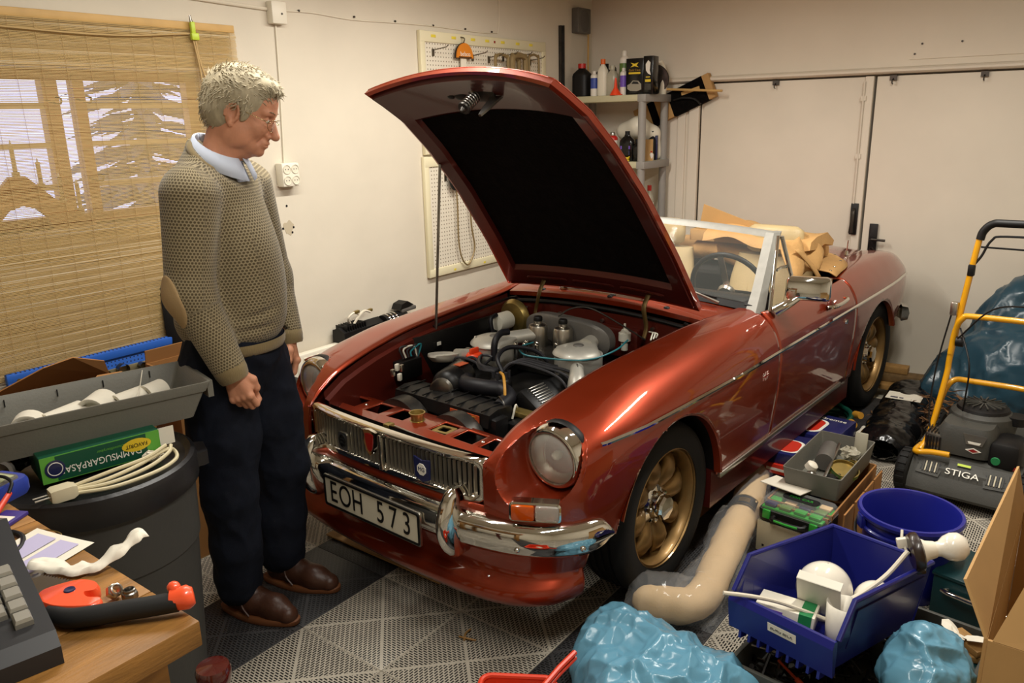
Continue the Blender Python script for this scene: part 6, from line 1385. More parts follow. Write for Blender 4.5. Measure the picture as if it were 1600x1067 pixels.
# desk calculator
X=T(-2.040,-.535,BZ)@RZ(-.20)
ca=thing('desk_calculator','dark grey desk calculator with silver keys on the workbench','calculator',X=X)
MB().loft([[(x,y,z) for y,z in ((-.145,0),(-.145,.028),(-.125,.045),(.07,.075),(.15,.115),(.17,.10),(.17,0))] for x in (-.16,-.155,.085,.09)]).build('case','calc_dark',ca,25)
Xs=T(-.02,.108,.098)@RX(.46)
MB().box((-.01,0,0),(.18,.055,.004),Xs,b=.001).build('display','screen_dark',ca)
Xk=T(0,-.03,.062)@RX(.155); kb=None
for i in range(5):
    for j in range(6):
        x=.058-.0265*j; y=.068-.031*i
        if i==4 and j==1: continue
        if i>=3 and j==0 and i==4: pass
        q=MB().loft([[(x+a*.011*k,y+b*.0115*k,z) for a,b in ((-1,-1),(1,-1),(1,1),(-1,1))] for z,k in ((-.002,1.08),(.006,1.05),(.011,.86))],X=Xk); q.build('key','key_yellow' if (i,j)==(1,2) else 'key_silver',ca,20)
# pocket meter with its lead
mm_=thing('multimeter','blue cased digital multimeter at the left edge of the workbench','meter',X=T(-1.845,-.045,BZ)@RZ(.35))
MB().loft([[(x*1,y,z) for x,y in rrect(.17*k,.092*k,.022*min(1,k),4)] for z,k in ((0,.94),(.008,1),(.028,1),(.036,.95))]).build('holster','blue_paint' if 0 else mat('meter_blue','24388f',.4),mm_,40)
MB().loft([[(x-.004,y,z) for x,y in rrect(.145*k,.072*k,.014,4)] for z,k in ((.034,1),(.040,.97))]).build('face','plenum',mm_); MB().box((.042,.0,.0405),(.034,.052,.002)).build('lcd',mat('lcd','a9ad7f',.25),mm_,0); MB().cyl((-.02,0,.04),(-.02,0,.050),.018,n=20).build('dial','black',mm_); MB().box((.008,.018,.0405),(.014,.016,.0015)).build('maker_plate','white_plastic',mm_,0)
ml=tag(MB().tube([(-1.93,.0,BZ+.05),(-1.86,-.02,BZ+.052),(-1.81,-.045,BZ+.05),(-1.80,-.085,BZ+.045),(-1.815,-.105,BZ+.03)],.0035,8,smooth=6).tube([(-2.0,-.20,BZ+.004),(-1.92,-.19,BZ+.006),(-1.87,-.22,BZ+.006),(-1.86,-.27,BZ+.005),(-1.90,-.32,BZ+.004),(-2.0,-.34,BZ+.004)],.005,8,smooth=6).build('lead','black'),'black test leads of the multimeter curling on the workbench','cable')
pr_=thing('test_probe','red test probe lying across the multimeter on the workbench','probe',(0,0,0)); MB().tube([(-1.812,-.10,BZ+.028),(-1.85,-.135,BZ+.014),(-1.90,-.19,BZ+.008)],[.0055,.0065,.005],10).build('probe_handle',mat('probe_red','c8402a',.4),pr_); MB().cyl((-1.90,-.19,BZ+.008),(-1.925,-.218,BZ+.006),.0014,n=6).build('probe_tip','chrome',pr_)
cc=thing('card_case','purple card case with white label on the workbench','case',X=T(-1.853,-.165,BZ)@RZ(.5)); MB().box((0,0,.004),(.075,.05,.008),b=.002).build('case','violet' if 0 else mat('purple','3c2f7a',.4),cc); MB().box((-.012,.0,.0085),(.045,.036,.002),b=.0005).build('case_label','white_plastic',cc); MB().box((-.012,.0,.0098),(.026,.018,.001)).build('label_mark','plenum',cc,0)
tag(MB().tube([(-1.86,-.245,BZ+.002),(-1.82,-.27,BZ+.003),(-1.81,-.31,BZ+.002),(-1.835,-.315,BZ+.003),(-1.85,-.26,BZ+.004)],.0012,5,smooth=5).build('thin_wire','brass'),'thin bent wire on the workbench beside the form','wire')
fm=thing('paper_form','white and mauve paper form on the workbench','paper',X=T(-1.905,-.355,BZ)@RZ(.30)); G=[[(-.10+.2*u,-.07+.14*v,.002+.006*u*v*v) for u in np.linspace(0,1,7)] for v in np.linspace(0,1,6)]
MB().grid(np.array(G)).build('sheet','paper',fm,70); mat('mauve','b7b0cf',.7)
MB().grid(np.array([[(-.085+.17*u,-.05+.045*v,.0035+.006*u*(.15+.3*v)**2) for u in np.linspace(0,1,6)] for v in (0,.5,1)])).build('printed_panel','mauve',fm); MB().grid(np.array([[(-.085+.17*u,.005+.045*v,.004+.006*u*(.55+.3*v)**2) for u in np.linspace(0,1,6)] for v in (0,.5,1)])).build('printed_panel','mauve',fm)
# torn paper strip
P=curve([(-1.90,-.400,BZ+.016),(-1.878,-.425,BZ+.006),(-1.86,-.465,BZ+.004),(-1.835,-.487,BZ+.005),(-1.80,-.495,BZ+.016),(-1.765,-.495,BZ+.030),(-1.745,-.497,BZ+.034)],5); G=[]
for i,p in enumerate(P):
    t=(P[min(i+1,len(P)-1)]-P[max(i-1,0)]).normalized(); n=V(-t.y,t.x,0).normalized(); w=.016+.003*math.sin(i*1.3)
    G.append([p-n*w+V(0,0,.001),p-n*w*.3+V(0,0,.006+.002*math.sin(i)),p+n*w*.4+V(0,0,.005),p+n*w+V(0,0,.010*math.sin(i*.4)**2)])
tag(MB().grid(G).build('paper_strip','paper',smooth=30),'curled white paper strip hanging over the edge of the workbench','paper').modifiers.new('s','SOLIDIFY').thickness=.001
# hand saw: orange and black handle, steel blade
mat('saw_orange','f0562e',.35,coat=.3); mat('blade','8b8d97',.16,metal=1); mat('grip_black','151515',.6)
sw2=thing('hand_saw','hand saw with orange and black handle on the workbench','saw',(0,0,BZ))
MB().prism([(-1.862,-.553),(-1.905,-.425),(-2.02,-.29),(-2.09,-.30),(-1.925,-.55)],.006,.0078).build('saw_blade','blade',sw2,0)
tb_=MB()
for k in range(22): t=k/22; a=V(-1.862,-.553,0).lerp(V(-1.905,-.425,0),t) ; b_=V(-1.862,-.553,0).lerp(V(-1.905,-.425,0),t+1/22); m_=(a+b_)/2+V(.005,.002,0); tb_.add([(a.x,a.y,.006),(b_.x,b_.y,.006),(m_.x,m_.y,.006),(a.x,a.y,.0078),(b_.x,b_.y,.0078),(m_.x,m_.y,.0078)],[(0,1,2),(3,5,4),(0,3,4,1),(1,4,5,2),(2,5,3,0)])
tag(tb_.build('saw_teeth','blade',sw2,0),kind='stuff')
hd=[(-1.948,-.535),(-1.930,-.515),(-1.885,-.530),(-1.868,-.555),(-1.868,-.578),(-1.880,-.588),(-1.893,-.580),(-1.897,-.600),(-1.885,-.620),(-1.905,-.628),(-1.930,-.600),(-1.945,-.570)]
def soft(poly,z0,z1,k=.92):
    c=np.mean(poly,axis=0); ins=[tuple(c+(np.array(p)-c)*k) for p in poly]; z=z1-z0
    return MB().loft([[(*p,z0+.0) for p in ins],[(*p,z0+.25*z) for p in poly],[(*p,z0+.75*z) for p in poly],[(*p,z1) for p in ins]])
hs2=[tuple(p[:2]) for p in curve([(x,y,0) for x,y in hd],4,True)]
h=soft(hs2,.0,.026).build('saw_handle','saw_orange',sw2,60)
MB().lathe([(.001,.027),(.008,.028),(.009,.026)],18,T(-1.905,-.556,0)).build('handle_bolt','navy',h)
MB().tube([(-1.945,-.570,.013),(-1.935,-.612,.014),(-1.912,-.640,.016),(-1.88,-.668,.018),(-1.845,-.700,.020),(-1.818,-.722,.022)],[.012,.016,.0165,.0165,.0165,.017],14,smooth=5,flat=.95).build('saw_grip','grip_black',sw2,60)
MB().tube([(-1.823,-.714,.024),(-1.806,-.730,.026),(-1.798,-.735,.027)],[.0175,.019,.013],14,smooth=4).ball((-1.815,-.710,.040),(.010,.012,.010),10,8).build('pommel','saw_orange',sw2,60)
def nut(lab,x,y,rz,X0=Matrix.Identity(4),m='steel'):
    t=thing('lock_nut',lab,'nut',X=T(x,y,BZ)@RZ(rz)@X0,group='nuts on the workbench'); r=.0125
    MB().lathe([(.0065,.0),(r*.95,0),(r,.002),(r,.010),(r*.9,.012)],6,caps=False).build('hexagon',m,t,20); MB().lathe([(r*.9,.012),(.0095,.0135),(.0095,.017),(.0075,.018),(.0065,.016),(.0065,0)],24,caps=False).build('collar',m,t); return t
nut('shiny tilted nut behind the saw handle on the workbench',-1.857,-.592,.2,T(0,0,.009)@RX(.9),'chrome_dull'); nut('dull nut lying flat beside the saw handle on the workbench',-1.842,-.618,.5)
# dark red turned post at the lower edge
mat('red_varnish','4a1410',.18,coat=1,var=.3,vs=10)
tp=thing('turned_stool','dark red varnished turned wooden stool leg near the bottom edge','stool',X=T(-1.588,-.372,0)); MB().lathe([(.02,0),(.026,.03),(.02,.1),(.03,.25),(.022,.36),(.034,.39),(.026,.41),(.034,.43),(.026,.445),(.036,.46),(.038,.49),(.034,.50),(.001,.503)],28).build('turned_leg','red_varnish',tp,50)
# ================= right side clutter =================
from mathutils import noise as mn
mat('bag_blue','5f92aa',.24,spec=.5,var=.10,vs=6); mat('bag_teal','27424f',.3,spec=.5,var=.15,vs=6); mat('film','ffffff',.09,alpha=.10,spec=1); mat('felt','d3b385',.85,var=.06,vs=9,bump=.1,bs=150)
mat('bin_blue','1b2070',.34,spec=.5,coat=.1); mat('bucket_blue','1a207c',.3,spec=.5,coat=.15); mat('red_crate','d33a1c',.35,coat=.2); mat('teal_box','0c3336',.4); mat('crate_grey','45453f',.6); mat('hardware','2a2724',.4,metal=.7,var=.4,vs=50)
mat('mower_grey','3c3b36',.6,var=.1,vs=7,bump=.08,bs=120); mat('mower_yellow','d99a12',.3,coat=.4); mat('black_wrap','0d0d0e',.22,spec=.5,bump=.35,bs=14); mat('case_green','2f9a35',.3); mat('globe','e9e2d2',.15,coat=.6); mat('hose_green','0f4436',.4); mat('wood_plain','9a7440',.65,var=.2,vs=6,stretch=(1,8,8)); mat('wood_dark','6b5230',.7,var=.25,vs=6,stretch=(1,8,8)); mat('dry_leaf','6a4a2c',.85,var=.3,vs=15); mat('box_navy','1b1f57',.35,coat=.3); mat('box_red','c8301f',.35,coat=.3); mat('beige_box','bdb398',.5); mat('brown_bakelite','2a1c14',.35,coat=.3); mat('green_card','1f7a45',.5)
def crinkle(o,amp,sc,seed=0,amp2=0,sc2=0,st=(1,1,.55)):
    me=o.data; n=len(me.vertices); co=np.empty(n*3,np.float32); me.vertices.foreach_get('co',co); co=co.reshape(-1,3); nr=np.empty(n*3,np.float32); me.vertices.foreach_get('normal',nr); nr=nr.reshape(-1,3)
    def fold(p):
        q=p+.35*mn.noise_vector(p*.8); d=mn.voronoi(q)[0]; return d[1]-d[0]
    for i in range(n):
        p=Vector((co[i][0]*st[0],co[i][1]*st[1],co[i][2]*st[2]))*sc+Vector((seed,seed*.7,0)); d=(.35-min(fold(p),.8))*amp
        if amp2: d+=(.3-min(fold(p*(sc2/sc)),.7))*amp2
        co[i]+=nr[i]*d
    me.vertices.foreach_set('co',co.ravel()); me.update()
crinkle(tr,.022,6,2,.008,15,(1,1,.7))
# blue refuse bag in the foreground
def bag(name,lab,ells,lo,hi,st,m,amp,sc,amp2=0,sc2=0,seed=0,flat=.004,k=.06):
    s=SDF((ax(lo[0],hi[0],st),ax(lo[1],hi[1],st),ax(lo[2],hi[2],st)))
    for c,r in ells: s.ell(c,r,k)
    s.plane((0,0,-1),-flat); o=s.build(name,m); crinkle(o,amp,sc,seed,amp2,sc2); return tag(o,lab,'bag')
bag('blue_refuse_bag','shiny light blue plastic refuse bag on the floor before the front wheel',[((-.66,-1.01,.08),(.20,.21,.15)),((-.60,-.88,.08),(.15,.17,.14)),((-.545,-.79,.09),(.055,.07,.11)),((-.60,-1.12,.06),(.15,.14,.12))],(-.95,-1.32,-.02),(-.36,-.62,.32),.005,'bag_blue',.060,7,.020,17,3)
# red crates at the lower edge
def crate(name,lab,x,y,rz,w,d,h):
    t=thing(name,lab,'crate',(x,y,0),rz); MB().loft([[(px,py,z) for px,py in rrect(w*k,d*k,.02,3)] for z,k in ((0,.86),(h,1),(h,.97),(.006,.83))]).build('basket','red_crate',t,30)
    MB().tube([(px,py,h) for px,py in rrect(w*1.02,d*1.02,.03,4)],.008,8,closed=True).build('rim','red_crate',t)
    for s in (-1,1):
        for k in range(5): MB().box((-w*.36+k*w*.18,s*d*.49,h*.55),(.02,.012,h*.55)).build('rib','red_crate',t,0)
    return t
rc_=crate('red_crate','orange red plastic crate at the bottom edge beside the blue bag',-.985,-.735,.55,.24,.20,.15)
ri_=(T(-.985,-.735,0)@RZ(.55)).inverted()
for dz in (0,.017): MB().tube([ri_@V(-.93,-.77,.160+dz),ri_@V(-.82,-.765,.165+dz),ri_@V(-.745,-.768,.17+dz)],.008,8).build('carry_handle','red_crate',rc_)
tag(MB().box((-.955,-.735,.12),(.09,.05,.03),RZ(0),b=.01).build('clear_box','bottle_clear'),'small clear plastic box inside the red crate','box')
# padded roll in clear film, bent into an L
P=[(1.05,-.64,.065),(.80,-.70,.065),(.55,-.765,.065),(.30,-.805,.065),(.08,-.845,.063),(-.10,-.872,.062),(-.185,-.86,.062),(-.225,-.79,.062),(-.245,-.72,.058),(-.252,-.69,.05)]
pr=thing('padded_roll','long beige padded roll in clear film lying bent beside the front wheel','roll')
MB().tube(P,[.058,.06,.06,.06,.058,.056,.056,.058,.05,.012],18,smooth=6).build('felt_roll','felt',pr,80); crinkle(pr.children[0],.012,9,2,.005,22,(1,1,1))
fm2=MB().tube([(x+.01,y+.012*((i%2)*2-1),z+.012) for i,(x,y,z) in enumerate(P)],[.07,.078,.075,.074,.073,.074,.078,.08,.078,.05],26,smooth=8).build('film','film',pr,80); crinkle(fm2,.030,12,1,.014,30,(1,1,1))
lb=MB().loft([[(dx,.0635*math.sin(a),.0635*math.cos(a)) for a in np.linspace(-1.0,.9,14)] for dx in (-.045,.045)],closed=False,caps=False).build('label','ink',pr,60,X=T(.52,-.770,.067)@RZ(-2.93))
X=T(.52,-.770,.067)@RZ(-2.93)
for dx in (-.040,.040): MB().loft([[(dx+e,.0643*math.sin(a),.0643*math.cos(a)) for a in np.linspace(-1.0,.9,14)] for e in (-.002,.002)],closed=False,caps=False).build('gold_line','gold',lb,60)
for k in range(3): MB().loft([[(-.012+.012*k+e,.0643*math.sin(a),.0643*math.cos(a)) for a in np.linspace(-.35,.35,8)] for e in (-.0035,.0035)],closed=False,caps=False).build('gold_print','gold',lb,60)
# card sheet leaning on the sill, sheet under the car
tag(MB().box((0,0,.11),(.62,.006,.22),T(.70,-.60,.002)@RZ(-.05)@RX(-.12)).build('cardboard_sheet','carton_orange'),'brown cardboard sheet leaning under the sill behind the front wheel','cardboard')
tag(MB().box((-.13,.28,.008),(.75,.62,.006),RZ(0)).build('cardboard_sheet','carton'),'flat cardboard sheet lying on the floor under the nose of the car','cardboard')
# carton with grey tray, organiser case on its beige tin
cA=thing('cardboard_box','open cardboard box under the grey tray of odds and ends','carton',(.72,-1.02,0),-.04)
for c,s in (((0,.12,.10),(.56,.006,.20)),((0,-.12,.10),(.56,.006,.20)),((-.28,0,.10),(.006,.234,.20)),((.28,0,.10),(.006,.234,.20)),((0,0,.003),(.55,.23,.006))): MB().box(c,s).build('side_panel','carton_orange',cA,0)
for x in (-.19,-.06,.06,.18): MB().box((x,-.155,.11),(.11,.006,.18),RZ(0)@T(0,0,0)).build('side_flap','carton_orange',cA,0)
MB().box((-.31,-.02,.13),(.006,.20,.14)).build('front_flap','carton_orange',cA,0)
gt=thing('grey_tray','grey plastic tray of small car parts on the cardboard box','tray',X=T(.775,-1.02,.203)@RZ(-.03))
MB().loft([rr4(-.215,.215,-.10,.10,0),rr4(-.23,.23,-.112,.112,.095),rr4(-.226,.226,-.108,.108,.095),rr4(-.212,.212,-.097,.097,.005)]).build('tray_body','tray_grey',gt,25)
def item(name,lab,mb,m,cat,X,grp='odds and ends in the grey tray'): o=mb.build(name,m,None,40,X=X); return tag(o,lab,cat,grp)
GX=T(.775,-1.02,.209)@RZ(-.03)
item('filter_canister','dull grey cylinder lying in the grey parts tray',MB().lathe([(.001,-.08),(.036,-.08),(.038,-.07),(.038,.07),(.034,.08),(.001,.08)],24),'plenum','cylinder',GX@T(.08,.035,.045)@RZ(.15)@RY(math.pi/2))
item('steel_strip','narrow steel strip leaning across the grey parts tray',MB().box((0,0,0),(.30,.012,.022),b=.001),'steel','strip',GX@T(.02,-.005,.05)@RZ(.12)@RY(-.10))
lidt=thing('tin_lid','shallow yellow rimmed tin lid of small parts in the grey parts tray','lid',X=GX@T(.0,-.06,.03)@RX(.25)@RY(-.2)); MB().lathe([(.001,0),(.05,0),(.052,.012),(.055,.012),(.055,-.004),(.001,-.004)],28).build('lid','brass',lidt); MB().lathe([(.0555,-.004),(.056,.012)],28,caps=False).build('green_rim','can_green',lidt)
item('ball_joint','round dull steel joint at the near end of the grey parts tray',MB().ball((0,0,0),.024,14,10).cyl((0,0,0),(-.04,.02,.01),.012,n=10),'steel','joint',GX@T(-.13,.03,.03))
item('plastic_plug','white plastic cap at the near end of the grey parts tray',MB().lathe([(.024,0),(.022,.022),(.015,.028),(.001,.029)],18),'white_plastic','cap',GX@T(-.10,.045,.05)@RX(.5))
item('socket_piece','dark socket piece at the near left corner of the grey parts tray',MB().lathe([(.012,-.03),(.018,-.028),(.018,.028),(.011,.03)],14),'hardware','socket',GX@T(-.17,.06,.025)@RY(1.3))
item('rubber_boot','dark rubber boot in the near right of the grey parts tray',MB().lathe([(.012,-.04),(.022,-.03),(.016,-.015),(.022,0),(.016,.012),(.02,.03),(.012,.035)],14),'rubber','boot',GX@T(-.12,-.05,.025)@RZ(.5)@RY(1.5))
item('clip_bag','small clear bag of clips standing at the far end of the grey parts tray',MB().box((0,0,.05),(.008,.05,.12),b=.003),'bottle_clear','bag',GX@T(.16,-.07,.03)@RY(.1))
for k in range(7): item('small_part',('nearest','second nearest','third nearest','middle','third farthest','second farthest','farthest')[k]+' small loose metal part along the right wall of the parts tray',MB().cyl((0,0,0),(.03,0,.004),.007,n=8).cyl((0,0,0),(.008,0,.001),.012,n=6),'steel' if k%2 else 'brass','part',GX@T(-.08+.035*k,-.075+.02*(k%3),.02)@RZ(k*1.3))
crumple('crumpled_film','crumpled cloudy plastic wrap in the far part of the grey parts tray',(.92,-1.06,.26),.05,'bottle_clear',8,8,.5,'wrap',flat=.6)
bt_=thing('beige_tin','flat beige tin box on the floor under the green organiser case','tin',(.455,-1.0,0),-.13); MB().box((0,0,.065),(.16,.24,.13),b=.004).build('tin','beige_box',bt_); MB().box((-.081,.09,.03),(.002,.008,.008)).build('screw','iron',bt_,0)
X=T(.452,-1.005,.132)@RZ(-.10)
oc=thing('organiser_case','clear lidded organiser case with green inserts on the beige tin','case',X=X)
MB().loft([[(x,y,z) for x,y in rrect(.155*k,.255*k,.02,3)] for z,k in ((0,.95),(.012,1),(.045,1),(.05,.98))]).build('tray','black',oc,40)
MB().box((0,0,.053),(.135,.235,.012),b=.004).build('green_insert','case_green',oc)
for i in range(4):
    for j in range(3): MB().box((-.045+.045*j,-.085+.057*i,.064),(.034,.044,.014),RZ(0),b=.003).build('compartment_stock',('case_green','can_green','felt','case_green','navy')[(i*3+j)%5],oc)
MB().loft([[(x,y,z) for x,y in rrect(.155*k,.255*k,.02,3)] for z,k in ((.05,1),(.075,.98),(.084,.92))]).build('clear_lid','film',oc,40); 
MB().loft([[(x,y,z) for x,y in rrect(.05*1,.14,.02,3)] for z in (.0845,.086)],X=T(.02,0,0)).build('lid_label','ink',oc); text('label_text','FOR CAR',.022,'case_green',oc,T(.02,0,.0865)@RZ(-math.pi/2),.0004)
MB().tube([(-.07,-.06,.03),(-.105,-.05,.03),(-.105,.05,.03),(-.07,.06,.03)],.010,8,smooth=3).build('handle','black',oc); MB().tube([(-.113,-.045,.034),(-.116,0,.034),(-.113,.045,.034)],.005,6,smooth=3).build('handle_grip','case_green',oc)
for y in (-.09,.09): MB().box((-.079,y,.035),(.012,.03,.036),b=.004).build('latch','case_green',oc)
tag(MB().box((.60,-.955,.212),(.10,.15,.004),RZ(0)).build('white_sheet','paper'),'white card lying behind the green organiser case','card') if 0 else tag(MB().box((0,0,0),(.12,.17,.003),T(.545,-.93,.226)@RZ(-.2)@RY(.12)).build('white_card','paper'),'white card stuck between organiser case and grey parts tray','card')
# spare-part cartons pushed under the sill
def pbox(lab,x,y,z,rz,w,d,h,m,tilt=0):
    t=thing('parts_carton',lab,'carton',X=T(x,y,z)@RZ(rz)@RY(tilt),group='navy and red spare part cartons'); MB().box((0,0,h/2),(w,d,h),b=.002).build('carton',m,t)
    MB().prism(rrect(w*.62,d*.50,d*.20,5),h,h+.0006,T(-.02,.03,0)).build('white_field','white_paint',t,0); MB().prism(rrect(w*.56,d*.42,d*.18,5),h+.0006,h+.0012,T(-.02,.035,0)).build('red_field','box_red' if m!='box_red' else 'box_navy',t,0)
    return t
pbox('lowest navy carton of the stack of parts cartons under the sill',1.10,-.83,.0,.03,.34,.24,.09,'box_navy'); t=pbox('red fronted parts carton in the middle of the stack under the sill',1.05,-.82,.091,-.06,.30,.23,.045,'box_red'); MB().box((-.151,0,.022),(.001,.18,.012)).build('side_lettering','white_paint',t,0)
t=pbox('navy carton with red oval lying on top near end of the stack under the sill',1.04,-.815,.137,.05,.24,.22,.05,'box_navy'); t=pbox('navy and red carton farther back on the floor by the hose',1.42,-.80,.0,-.08,.30,.24,.16,'box_navy'); text('carton_script','Bremse',.04,'white_paint',t,T(.10,-.03,.1612)@RZ(-math.pi/2),.0003)
# hose, glove
hz=thing('garden_hose','coiled dark green hose with brass ends under the car','hose',(1.80,-.745,0)); 
MB().tube([((.16-.012*(i//24%3))*math.cos(i*.2618)*1.1,(.10-.008*(i//24%2))*math.sin(i*.2618),.014+.022*(i/24)) for i in range(84)],.0135,10).build('coil','hose_green',hz,70)
for a,b_ in (((-.06,-.12,.08),(-.10,-.145,.085)),((.06,-.11,.085),(.03,-.145,.095))): MB().cyl(a,b_,.020,.018,n=14).build('brass_end','mustard',hz)
gl2=thing('work_glove','white cotton work glove on the floor beside the hose','glove',(1.76,-.945,0)); s=SDF((ax(-.14,.16,.005),ax(-.10,.10,.005),ax(-.01,.09,.005))); s.ell((0,0,.022),(.07,.055,.026),.02); s.cone((-.06,0,.022),(-.12,.01,.02),.04,.042,.02,sq=(1,1,.5))
for k in range(4): s.cone((.05,-.035+.024*k,.02),(.115,-.045+.030*k,.016),.014,.011,.008)
s.cone((.0,-.05,.02),(.06,-.085,.018),.014,.011,.01); s.build('glove','paper',gl2)
# long parcel in black film
pa=thing('wrapped_parcel','long parcel in black stretch film with a white label','parcel',X=T(2.0,-1.045,0)@RZ(.055))
s=SDF((ax(-.50,.50,.008),ax(-.14,.14,.008),ax(-.005,.16,.008)))
for k in range(5): s.ell((-.38+.19*k,0,.065),(.14,.125,.085),.03)
s.ell((0,0,.05),(.46,.115,.07),.03); s.plane((0,0,-1),-.003); o=s.build('film_wrap','black_wrap',pa,smooth_it=1); crinkle(o,.014,10,4,.006,28,(1,1,1))
l=MB().box((0,0,0),(.14,.17,.003),T(.10,.0,.150)@RZ(.0)@RY(.05)).build('address_label','paper',pa,0); MB().box((-.045,.045,.0),(.02,.035,.001),T(.10,0,.1525)@RY(.05)).build('label_stamp','navy',l,0); MB().box((-.045,.01,.0),(.02,.02,.001),T(.10,0,.1525)@RY(.05)).build('label_stamp','navy',l,0)
# planks by the door
for k,(lab,x,y,z,w,d,h,m,rz) in enumerate((('lowest pale plank on the floor by the garage door',2.66,-.88,.0,.10,.30,.03,'wood_plain',-.1),('dark plank in the middle of the small stack by the garage door',2.74,-.87,.032,.10,.30,.045,'wood_dark',.1),('short pale plank on top of the small stack by the garage door',2.76,-.83,.079,.08,.20,.04,'wood_plain',.05))):
    tag(MB().box((0,0,h/2),(w,d,h),b=.003).build('plank',m,None,30,X=T(x,y,z)@RZ(rz)),lab,'plank','planks by the garage door')
# dark bag and dry leaves behind the mower
bag('teal_refuse_bag','big dark teal refuse bag slumped against the garage door',[((2.62,-1.60,.22),(.36,.45,.30)),((2.70,-1.62,.48),(.22,.32,.26)),((2.50,-1.28,.10),(.20,.25,.14))],(2.1,-2.2,-.02),(3.07,-.95,.82),.016,'bag_teal',.09,4,.035,10,9,k=.10)
mb=MB()
for k in range(420):
    x,y=2.05+.14*rng.normal(),-1.27+.17*rng.normal(); z=max(.004,.26-.7*abs(x-2.05)-.5*abs(y+1.27))*rng.random()+.004; a=rng.random()*6.28; l=.03+.03*rng.random(); w=.007
    X=T(x,y,z)@RZ(a)@RX(.5*rng.normal())@RY(.5*rng.normal()); mb.add([(-l,0,0),(0,-w,.004),(l,0,0),(0,w,.004)],[(0,1,2,3)],0,X)
tag(mb.build('dry_leaves','dry_leaf',None,0),'heap of dry brown leaves and bark on the floor behind the mower','leaves',kind='stuff')
# ---------------- lawn mower
mw=thing('lawn_mower','dark grey petrol lawn mower with yellow tubular handle','lawn mower',(1.22,-1.445,0),-.06)
def mrr(x0,x1,w,z,r=.06): return [(x+(x0+x1)/2,y,z) for x,y in rrect(x1-x0,w,r,5)]
dk=MB().loft([mrr(-.03,.62,.40,.055),mrr(-.035,.625,.41,.10),mrr(-.01,.62,.40,.155),mrr(.05,.60,.36,.195),mrr(.12,.55,.30,.21)]).build('deck','mower_grey',mw,30)
# front apron with its two louvred bays
MB().loft([[(x,y,z) for x,z in ((.10,.20),(.03,.185),(-.045,.10),(-.06,.06),(-.05,.045),(-.02,.05),(.05,.12))] for y in (-.205,-.19,.19,.205)]).build('front_apron','mower_grey',dk,30)
Xa=T(-.01,0,.148)@RY(-math.pi/2+.85+.0)   # lies on the sloping face
nrm=V(-.72,0,.69)
def onface(y,t): return V(.03-.075*t,y,.185-.085*t)+nrm*.001
for sg in (-1,1):
    MB().loft([[onface(sg*y,t)+nrm*h for y,t in ((.07,.20),(.165,.12),(.175,.75),(.085,.80))] for h in (0,.006)]).build('louvre_bay','mower_grey',dk,0)
    MB().loft([[onface(sg*y,t)+nrm*h for y,t in ((.083,.30),(.150,.22),(.160,.62),(.095,.66))] for h in (.006,.0075)]).build('louvre_opening','ink',dk,0)
    for k in range(7): y=sg*(.092+.0095*k); MB().loft([[onface(y+d,t)+nrm*h for d,t in ((-.0025,.26),(.0025,.26),(.0025,.66),(-.0025,.66))] for h in (.0075,.011)]).build('louvre_bar','beige_box' if k%2 else 'mower_grey',dk,0)
Xt=Matrix((V(0,-1,0),V(.66,0,.75),V(-.75,0,.66))).transposed().to_4x4(); Xt.translation=onface(0,.50)+nrm*.012
text('maker_lettering','STIGA',.038,'white_paint',dk,Xt,.0006,squash=1.25); Xt2=Xt.copy(); Xt2.translation=onface(.0,.14)+nrm*.010; MB().box((0,0,0),(.05,.010,.001),Xt2).build('lime_sticker','lime',dk,0)
for x,y in ((.02,.225),(.02,-.225),(.60,.235),(.60,-.235)):
    R=.098 if x<.3 else .115; R=.098
    t=MB().lathe([(.055,-.022),(.085,-.026),(.094,-.020),(.098,-.008),(.098,.008),(.094,.020),(.085,.026),(.055,.022)],32,T(x,y,R)@RX(math.pi/2)).build('wheel','rubber',mw,40)
    for k in range(18): a=k*math.pi/9; MB().box((.0965,0,0),(.012,.034,.014),T(x,y,R)@RY(a)@RX(.0),b=.002).build('tread_block','rubber',t,0)
    MB().lathe([(.001,-.018),(.05,-.022),(.056,-.012),(.056,.012),(.05,.022),(.001,.018)],20,T(x,y,R)@RX(math.pi/2)).build('hub','mower_grey',t)
    MB().cyl((x,y+(.024 if y>0 else -.024),R),(x,y+(.034 if y>0 else -.034),R),.010,n=6).build('axle_nut','chrome',t)
en2=MB().lathe([(.10,.20),(.125,.23),(.135,.30),(.125,.345),(.09,.37),(.001,.375)],36,T(.27,.0,.0),sy=1.0).build('engine_cowl','mower_grey',mw,40)
MB().loft([[(x,y,z) for x,y in rrect(.20*k,.22*k,.05,4)] for z,k in ((.21,1),(.30,1),(.335,.85))],X=T(.14,.02,0)).build('cowl_front','mower_grey',en2,40)
MB().lathe([(.085,.362),(.10,.352),(.105,.358),(.10,.372),(.07,.385),(.001,.388)],32,T(.27,.0,0)).build('fan_guard','black',en2,30)
for k in range(9): a=k*math.pi/9; MB().box((0,0,.388),(.17,.005,.006),T(.27,0,0)@RZ(a)).build('guard_bar','mower_grey',en2,0)
Xb=T(.040,-.02,.29)@Matrix(((0,0,-1,0),(-1,0,0,0),(0,1,0,0),(0,0,0,1)))
